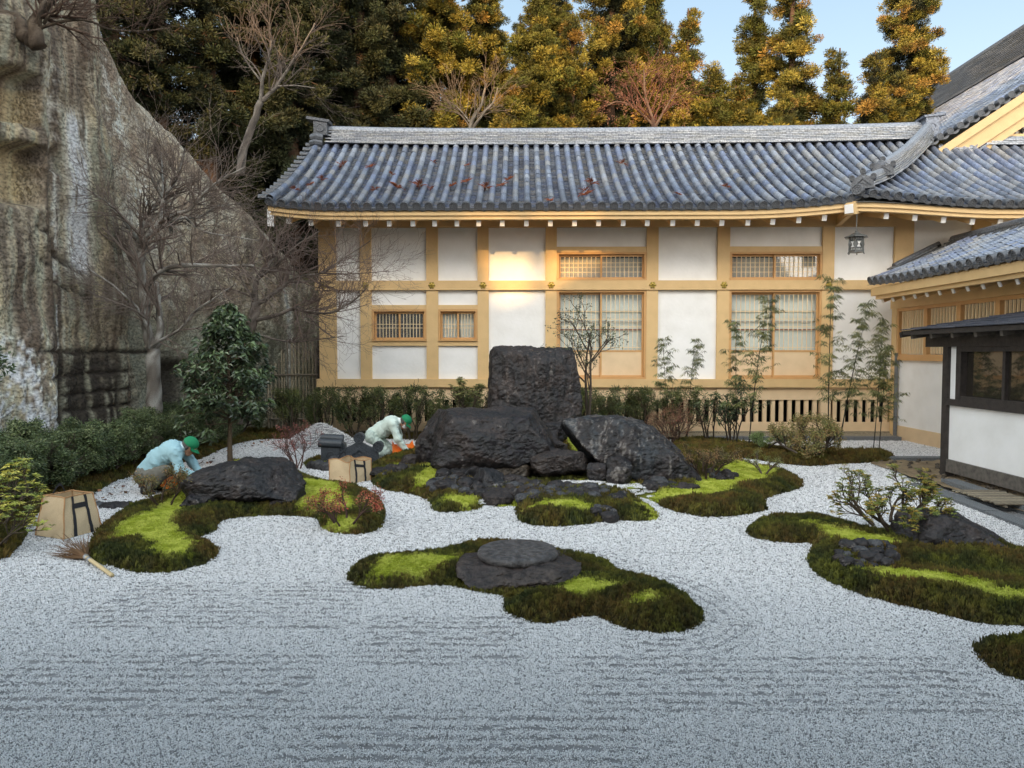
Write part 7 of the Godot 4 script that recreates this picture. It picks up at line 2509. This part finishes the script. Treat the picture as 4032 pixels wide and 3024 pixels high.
	for e in tips:
		if rr(0, 1) < 0.5:
			xs.append(Transform3D(Basis(Vector3.UP, rr(0, TAU)).scaled(Vector3.ONE * rr(0.75, 1.15)), e[0] + rdir() * 0.04))
			cs.append([lc(56, 68, 46), lc(70, 84, 58), lc(46, 58, 40), lc(90, 106, 78)][rng.randi_range(0, 3)] * rr(1.0, 1.7))
	multi("foliage", M.big_leaf, M.gloss_leaf, xs, cs, t)
	# small tree right of the standing rock
	t = thing("sapling", "slender small-leaved evergreen sapling right of the standing rock", "tree", Vector3(1.273, 0.753, -13.6))
	shrub(t, 2, 1.75, 0.14, 3, {"wob": 0.14, "up": 0.06, "kids": [4, 4, 5], "from": 0.3, "ang": 0.75, "sh0": 0.4, "sh1": 0.62, "thin": 0.004, "lv": 3, "rad": 0.032, "leafy": 0, "loose": 0.05, "low": 0.1}, "mid_leaf", [lc(54, 66, 44), lc(74, 84, 56), lc(46, 56, 38)], 0.85, 0.8, lc(104, 92, 80), "gloss_leaf")
	# other shrubs
	var so := {"wob": 0.2, "up": 0.1, "kids": [3, 4, 3], "from": 0.3, "ang": 0.7, "sh0": 0.45, "sh1": 0.75, "thin": 0.0028, "lv": 3, "rad": 0.014, "leafy": 0, "loose": 0.04}
	var az := thing("azalea", "twiggy olive azalea shrub in front of the squatting gardener", "shrub", Vector3(-4.439, 0.12, -8.688))
	shrub(az, 5, 0.34, 0.7, 3, so, "tiny_leaf", [lc(96, 88, 46), lc(120, 92, 56), lc(74, 74, 38)], 1.0, 1.2, lc(96, 78, 60))
	az = thing("azalea", "reddish azalea shrub on the moss before the slumped bag", "shrub", Vector3(-1.965, 0.1, -7.884))
	shrub(az, 6, 0.33, 0.75, 3, so, "tiny_leaf", [lc(134, 58, 44), lc(110, 64, 42), lc(150, 84, 62), lc(98, 84, 44)], 1.0, 1.15, lc(96, 70, 58))
	az = thing("bare_shrub", "thin bare shrub with reddish buds behind the humped rock", "shrub", Vector3(-3.694, 0.1, -11.578))
	shrub(az, 6, 0.5, 0.5, 3, so, "tiny_leaf", [lc(146, 84, 80), lc(120, 72, 66)], 0.45, 0.9, lc(118, 86, 76))
	so.rad = 0.02
	az = thing("azalea", "broad azalea with bright leaf tufts beside the long rock", "shrub", Vector3(4.022, 0.14, -7.542))
	var bo := so.duplicate()
	bo.ang = 0.62
	bo.thin = 0.0035
	shrub(az, 12, 0.42, 0.95, 3, bo, "whorl", [lc(112, 110, 44), lc(88, 96, 40), lc(132, 112, 48), lc(72, 82, 36)], 1.7, 0.75, lc(98, 84, 66))
	az = thing("whorled_bush", "yellow-green bush with whorled leaves at the left edge", "shrub", Vector3(-5.95, 0.05, -7.7))
	var wo := so.duplicate()
	wo.rad = 0.018
	shrub(az, 8, 0.55, 0.6, 3, wo, "whorl", [lc(128, 132, 58), lc(150, 144, 66), lc(100, 112, 52)], 0.8, 1.15, lc(110, 96, 76))
	az = copy_of(az, "yellow-green whorled bush lower down by the moss at the left edge", Vector3(-5.35, 0.0, -6.9), 2.0, 0.8)
	az = thing("evergreen_branch_tree", "dark evergreen whose leafy branch enters at the left edge", "tree", Vector3(-8.3, 0.4, -10.0))
	shrub(az, 3, 1.6, 0.25, 3, {"wob": 0.15, "up": 0.05, "kids": [5, 5, 5], "from": 0.4, "ang": 0.8, "sh0": 0.4, "sh1": 0.6, "thin": 0.004, "lv": 3, "rad": 0.05, "leafy": 1, "loose": 0.08}, "mid_leaf", [lc(48, 62, 36), lc(60, 74, 44)], 0.9, 1.3, lc(90, 78, 66))
	az = thing("round_bush", "round topped light bush left of the standing rock", "shrub", Vector3(-1.159, 0.621, -14.8))
	shrub(az, 5, 0.62, 0.3, 3, {"wob": 0.15, "up": 0.1, "kids": [3, 4, 4], "from": 0.45, "ang": 0.6, "sh0": 0.4, "sh1": 0.6, "thin": 0.003, "lv": 3, "rad": 0.016, "leafy": 0, "loose": 0.05}, "whorl", [lc(92, 96, 56), lc(120, 116, 72), lc(76, 82, 46)], 1.2, 0.9, lc(100, 88, 70))
	az = thing("brown_shrub", "fine brown-red deciduous shrub right of the sloping rock", "shrub", Vector3(3.248, 0.05, -15.288))
	shrub(az, 8, 0.6, 0.5, 3, so, "tiny_leaf", [lc(120, 78, 62), lc(98, 76, 58), lc(108, 92, 64)], 1.0, 1.5, lc(112, 88, 74))
	az = thing("brown_shrub", "small brownish shrub on the moss at the foot of the sloping rock", "shrub", Vector3(2.74, 0.12, -10.596))
	shrub(az, 6, 0.36, 0.5, 3, so, "tiny_leaf", [lc(92, 78, 48), lc(112, 84, 54), lc(76, 68, 40)], 0.9, 1.2, lc(96, 76, 60))
	az = thing("leafy_bush", "dark green upright bush left of the leaning bamboo", "shrub", Vector3(4.455, 0.05, -14.995))
	shrub(az, 5, 0.85, 0.22, 3, so, "big_leaf", [lc(60, 70, 46), lc(76, 84, 54), lc(48, 58, 38)], 0.55, 0.8, lc(80, 70, 56))
	az = thing("leafy_bush", "second dark green bush farther left of the leaning bamboo", "shrub", Vector3(4.047, 0.05, -15.297))
	shrub(az, 4, 0.75, 0.25, 3, so, "mid_leaf", [lc(64, 76, 46), lc(80, 88, 54)], 0.5, 0.9, lc(80, 70, 56))
	az = thing("cloud_bush", "small cloud-pruned green bush under the bamboos", "shrub", Vector3(4.751, 0.08, -13.863))
	shrub(az, 3, 0.3, 0.8, 3, so, "small_leaf", [lc(96, 110, 66), lc(80, 96, 56)], 1.6, 0.8, lc(96, 84, 70))
	az = thing("old_azalea", "wide twisted azalea with grey limbs under the tall bamboo", "shrub", Vector3(5.347, 0.08, -13.07))
	shrub(az, 6, 0.62, 1.0, 3, {"wob": 0.3, "up": 0.12, "kids": [4, 4, 4], "from": 0.25, "ang": 0.7, "sh0": 0.45, "sh1": 0.7, "thin": 0.003, "lv": 3, "rad": 0.03, "leafy": 0, "loose": 0.05}, "tiny_leaf", [lc(112, 108, 62), lc(92, 92, 52), lc(124, 102, 66)], 2.6, 1.7, lc(112, 100, 86))
	az = thing("dwarf_pine", "tiny twin-stemmed pruned tree on the right moss point", "shrub", Vector3(3.761, 0.08, -10.913))
	shrub(az, 2, 0.3, 0.45, 3, so, "tiny_leaf", [lc(112, 116, 62), lc(92, 98, 52)], 1.0, 1.0, lc(126, 112, 94))
	# bamboos at the back right
	var bc := [lc(76, 84, 44), lc(96, 102, 56), lc(60, 68, 36), lc(116, 116, 66)]
	bamboo("tall upright dark bamboo in front of the right tall window edge", Vector3(6, 0.08, -13.879), Vector3(6.232, 3.471, -14.4), 0.014, 0.3, 3, bc)
	bamboo("leaning bamboo with dark stem right of the tall upright one", Vector3(6.199, 0.08, -13.881), Vector3(6.982, 2.952, -14.4), 0.013, 0.3, 3, bc)
	bamboo("thin bamboo by the wing corner, taller of a close pair", Vector3(6.822, 0.08, -13.759), Vector3(7.217, 2.577, -14.3), 0.009, 0.3, 3, bc)
	bamboo("thin bamboo by the wing corner, shorter of a close pair", Vector3(6.897, 0.08, -13.696), Vector3(7.233, 2.023, -14.2), 0.009, 0.4, 2, bc)
	bamboo("slanting bamboo crossing the right tall window", Vector3(4.65, 0.08, -14.476), Vector3(5.085, 3.068, -14.7), 0.012, 0.28, 3, bc)
	bamboo("bamboo at the left side of the right tall window", Vector3(4.502, 0.08, -14.766), Vector3(4.459, 2.599, -14.8), 0.01, 0.35, 2, bc)
	bamboo("short bamboo left of the white panel, nearer the standing rock", Vector3(3.319, 0.05, -15.527), Vector3(3.071, 2.275, -15.4), 0.008, 0.45, 2, bc)
	bamboo("short bamboo in front of the white panel between two windows", Vector3(3.644, 0.05, -15.531), Vector3(3.769, 2.245, -15.4), 0.008, 0.45, 2, bc)
	# fallen leaves on the moss strips and bank
	var dead := MB.new()
	dead.face([Vector3(-0.02, 0.004, -0.012), Vector3(0.0, 0.008, 0.02), Vector3(0.024, 0.012, 0.0), Vector3(0.004, 0.004, -0.022)])
	xs = []
	cs = []
	for k in 900:
		var p := Vector2(rr(-7.1, -5.6), rr(-17, -7)) if k % 3 else Vector2(rr(-12, -7.5), rr(-17.0, -11.0))
		var y := ground_h(p.x, p.y) + 0.02
		if k % 3 == 0:
			y = 0.2 + 0.95 * smoothstep(0.0, 0.35, (-7.35 - p.x) / 6.0) + 0.06
		xs.append(Transform3D(Basis(rdir(), rr(0, 1.0)).scaled(Vector3.ONE * rr(0.8, 1.6)), Vector3(p.x, y, p.y)))
		cs.append([lc(120, 66, 44), lc(150, 106, 70), lc(96, 60, 42)][k % 3] * rr(0.7, 1.2))
	var fl := multi("fallen_leaves", dead.mesh(false), M.leaf, xs, cs, self)
	tag(fl, "brown fallen leaves under the left hedge and on the bank", "fallen leaves")


# ---------------------------------------------------------------- forest behind

func clump_mesh(n: int, r: float) -> ArrayMesh:
	var b := MB.new()
	for k in n:
		var d := rdir()
		d.y = d.y * 0.75 + 0.1
		var o := d * r * rr(0.25, 0.85)
		var e := (d + rdir() * 0.55 + Vector3(0, 0.25, 0)).normalized() * r * rr(0.16, 0.36)
		var s := e.cross(rdir()).normalized() * r * rr(0.03, 0.055)
		var g := rr(0.5, 1.35)
		b.col = Color(g * rr(0.88, 1.15), g, g * rr(0.7, 1.1))
		b.face([o - s * 0.6, o + s * 0.6, o + e * 0.6 + s, o + e, o + e * 0.6 - s])
	return b.mesh(false, true)


func cedar(label: String, called: String, px: Vector3, top: float, wide: float, bare: float, inner: Array, outer: Array, dense: float, trunk_r: float, droop := 0.25) -> void:
	var base := Vector3(px.x, hill_h(px.x, px.z) - 0.3, px.z)
	var t := thing(called, label, "tree", base, 0.0, "cedars on the hill behind")
	var h := top - base.y
	var b := MB.new()
	b.col = lc(104, 78, 58)
	var lean := Vector3(rr(-0.3, 0.3), 0, rr(-0.3, 0.3))
	b.tube([Vector3.ZERO, Vector3(0, h * 0.4, 0) + lean * 0.4, Vector3(0, h * 0.75, 0) + lean * 0.8, Vector3(0, h, 0) + lean], [trunk_r * 1.15, trunk_r * 0.85, trunk_r * 0.45, 0.03], 9)
	var xs := []
	var cs := []
	var y := bare
	while y < h * 0.99:
		var u := (y - bare) / (h - bare)
		var reach := wide * (pow(1.0 - u, 0.75) * (0.75 + 0.25 * smoothstep(0.0, 0.2, u)) + 0.06)
		var n := rng.randi_range(3, 5)
		for k in n:
			var a := rr(0, TAU)
			var l := reach * rr(0.45, 1.12)
			var o := Vector3(0, y, 0) + lean * (y / h)
			var d := Vector3(cos(a), rr(-droop, 0.25), sin(a))
			b.tube([o, o + d * l * 0.5 + Vector3(0, 0.1, 0), o + d * l], [0.06 * (1.1 - u), 0.04 * (1.1 - u), 0.015], 4, false)
			var m := int(ceil(l / 0.2 * dense))
			for e in m:
				var q := lerpf(0.22, 1.02, (e + rr(0.2, 0.9)) / m)
				var p := o + d * l * q + rdir() * rr(0.05, 0.4) + Vector3(0, -droop * q * q * 0.8, 0)
				var s := rr(0.55, 1.05) * lerpf(1.0, 0.75, u)
				xs.append(Transform3D(Basis(Vector3.UP, rr(0, TAU)) * Basis.from_scale(Vector3(s, s * 0.85, s)), p))
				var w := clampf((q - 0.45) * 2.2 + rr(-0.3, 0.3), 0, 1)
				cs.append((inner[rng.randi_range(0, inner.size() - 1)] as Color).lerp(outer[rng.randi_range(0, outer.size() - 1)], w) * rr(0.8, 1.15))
		y += rr(0.28, 0.5)
	part("trunk", b.mesh(true, true), M.bark, t)
	multi("crown", M["clump_%d" % rng.randi_range(0, 1)], M.needles, xs, cs, t)


func forest() -> void:
	rng.seed = 4242
	var nm := vmat("needles", 0.8)
	nm.backlight = Color(0.3, 0.3, 0.08)
	M["clump_0"] = clump_mesh(300, 0.55)
	M["clump_1"] = clump_mesh(300, 0.55)
	var dark := [lc(40, 48, 26), lc(48, 54, 28), lc(34, 42, 24)]  # shade put into the foliage colour
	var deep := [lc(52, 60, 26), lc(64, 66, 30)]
	var olive := [lc(118, 112, 34), lc(142, 126, 40), lc(96, 100, 32)]  # sunlit olive, the light put into the foliage colour
	var gold := [lc(160, 138, 50), lc(164, 128, 56), lc(146, 132, 48), lc(164, 150, 66)]  # warm sunlight put into the foliage colour
	# cedars at left, their shade painted into dark foliage colours
	for e in [["thick cedar trunk at the cliff edge, leftmost in view", 246, 24.0, 24.0, 1.8, 9.5, 0.36, 0.35], ["thin cedar trunk second from left above the cliff", 301, 26.5, 24.0, 1.8, 9.5, 0.16, 0.6], ["thick dark cedar third from left above the cliff", 348, 25.0, 25.0, 2.0, 6.5, 0.34, 0.4],
			["dark reddish cedar with bare lower trunk left of the slender bare tree", 463, 26.0, 25.0, 2.0, 4.0, 0.3, 0.5], ["dense dark cedar directly behind the slender bare tree", 560, 28.0, 24.0, 2.6, 1.0, 0.3, 1.1], ["dark cedar between the bare tree and the roof end", 640, 27.0, 23.0, 2.5, 0.8, 0.3, 1.1],
			["dark green cedar above the left ridge end", 705, 30.0, 22.0, 2.5, 0.8, 0.3, 0.9], ["dark green cedar right of the ridge end", 775, 29.0, 24.0, 2.6, 0.8, 0.3, 0.9], ["shaded green cedar beside the first golden one", 850, 30.0, 26.0, 2.6, 1.0, 0.3, 0.95]]:
		cedar(e[0], "shade_tone_cedar", Vector3(-0.012, 2.297, -1) * 0.0 + Vector3((e[1] - 1106.0) / 1534.0 * e[2] - 0.0122 * e[2], 0, -e[2]), e[3], e[4], e[5], dark, deep, e[7], e[6], 0.4)
	for e in [["broad golden cedar whose trunk shows near the top left", 945, 31.0, 25.0, 2.7, 1.0, 1.0], ["yellow-green cedar with a pointed tip", 1150, 29.0, 17.6, 2.3, 1.0, 1.0], ["golden cedar between the pointed one and a taller one", 1050, 34.0, 24.0, 2.6, 1.0, 1.0], ["bushy golden cedar with a low rounded top", 1232, 30.0, 16.2, 2.1, 0.8, 1.1],
			["tall dark-hearted golden cedar behind the ridge centre", 1312, 33.0, 27.0, 2.9, 2.0, 0.85], ["slim golden-brown cedar with a narrow top", 1485, 33.0, 17.6, 2.0, 1.0, 1.05], ["short olive cedar in front of the slim one", 1545, 29.0, 13.4, 2.0, 0.8, 1.1], ["green feathery cedar beside the sky gap", 1625, 34.0, 19.5, 2.4, 1.0, 0.8],
			["olive cedar filling behind the ridge centre", 1190, 36.0, 21.0, 2.6, 1.0, 0.9], ["gold-tinged cedar behind the slim one", 1440, 38.0, 19.5, 2.4, 1.0, 0.9], ["low gold-green cedar before the feathery one", 1600, 28.5, 12.6, 1.9, 0.8, 1.1], ["low olive cedar at the foot of the orange-gold one", 1690, 28.5, 12.3, 1.9, 0.8, 1.1], ["rounded gold cedar at the ridge before the pointed one", 1100, 28.0, 12.6, 1.9, 0.8, 1.1], ["tall orange-gold cedar left of the sky gap", 1700, 31.0, 20.5, 2.5, 1.0, 0.9], ["low olive cedar right of the sky gap", 1790, 30.0, 14.6, 2.0, 0.8, 1.0], ["low golden cedar beneath the tall dark one", 1855, 29.0, 13.9, 2.0, 0.8, 1.0], ["golden bushy cedar at the great roof foot", 1935, 29.0, 13.0, 1.8, 0.8, 1.1],
			["tall dark brown cedar standing alone before open sky", 1935, 36.0, 24.0, 2.9, 4.0, 0.9], ["olive cedar behind the rusty tree", 1400, 36.0, 22.0, 2.4, 1.0, 0.9]]:
		var low: bool = e[0].contains("dark")
		cedar(e[0], "sun_tone_cedar", Vector3((e[1] - 1106.0) / 1534.0 * e[2] - 0.0122 * e[2], 0, -e[2]), e[3], e[4], e[5], dark if low else [lc(70, 74, 28), lc(90, 88, 32)], (gold + olive) if e[0].contains("gold") or e[0].contains("brown") else olive, e[6], 0.26)
	# farther trees, close set and dark, behind the first rank
	for k in 26:
		var x := -32.0 + k * 2.3 + rr(-0.6, 0.6)
		var z := -41.0 - rr(0, 8)
		if x > 14.0 + rr(-1, 1):
			break
		if x < -13.0:
			continue
		cedar("shaded cedar standing in the rear rank of the wood", "rear_cedar", Vector3(x, 0, z), rr(23, 28) if x < 9 else rr(15, 18), rr(2.2, 2.8), 2.0, dark, deep if x < -2 else olive, 0.7, 0.3)


# ---------------------------------------------------------------- hall behind the camera, and added sun blockers

func behind_camera() -> void:
	var root := thing("veranda_hall", "hall with a wooden veranda from which the garden is seen", "building")
	bb("veranda_floor", Vector3(-9, 0.3, -0.9), Vector3(9, 0.42, 2.4), M.dark_wood, root)
	bb("room_wall", Vector3(-9, 0.42, 2.4), Vector3(9, 4.6, 2.6), M.plaster, root)
	for k in 7:
		bx("veranda_post", Vector3(-9 + k * 3.0 + 0.9, 2.3, -0.7), Vector3(0.18, 4.2, 0.18), M.dark_wood, root)
	var r := MB.new()
	r.face([Vector3(-11, 4.2, -1.2), Vector3(11, 4.2, -1.2), Vector3(10, 6.6, 6.0), Vector3(-10, 6.6, 6.0)])
	r.face([Vector3(11, 4.2, 12.0), Vector3(-11, 4.2, 12.0), Vector3(-10, 10.0, 9.0), Vector3(10, 10.0, 9.0)])
	part("roof", r.mesh(false), M.tile_1, root)
	# unseen hill added to keep the low sun off the court
	var h := MB.new()
	h.grid(120, 12, func(u: float, w: float):
		var x := 110.0 - u * 220.0
		var crest_y := 31.5 + 1.6 * nf.get_noise_2d(x * 0.05, 2.0) + 0.5 * nf.get_noise_2d(x * 0.4, 5.0)
		var sun_gap := minf(23.4 + maxf(0.0, (x + 12.4) * 0.62), 60.0) if x > -12.7 else minf(23.4 + (-12.7 - x) * 3.0, 60.0)  # notch shaped to let one beam of sun reach the wall
		crest_y = minf(crest_y, sun_gap) * smoothstep(-62.0, -30.0, x) * smoothstep(34.0, 8.0, x)
		var z := 20.0 + w * 40.0
		return Vector3(x, crest_y * sin(minf(w * 2.67, 1.0) * PI / 2) * (1.0 if w < 0.5 else 1.0 - (w - 0.5) * 0.6), z))
	structure("added_shade_hill", h.mesh(), M.hill_soil)
	var t := thing("sun_block_trees", "added unseen pine crowns that keep the sun off the long roof", "trees")  # crowns added above the notch to block sun from the roof
	t.set_meta("kind", "stuff")
	var xs := []
	var cs := []
	for k in 2600:
		var p := Vector3(rr(-19.0, 8.0), rr(26.75, 34.0), rr(35.0, 38.0))
		if nf.get_noise_2d(p.x * 0.35, p.y * 0.35) < -0.42:
			continue
		xs.append(Transform3D(Basis(Vector3.UP, rr(0, TAU)).scaled(Vector3.ONE * rr(1.0, 1.7)), p))
		cs.append(lc(50, 56, 28))
	multi("crown", M.clump_0, M.needles, xs, cs, t)
	var b := MB.new()
	b.col = lc(90, 70, 54)
	for k in 9:
		b.tube([Vector3(-18 + k * 3.0, 20, 36.5), Vector3(-17.8 + k * 3.0, 33, 36.5)], [0.2, 0.1], 6)
	part("trunk", b.mesh(true, true), M.bark, t)
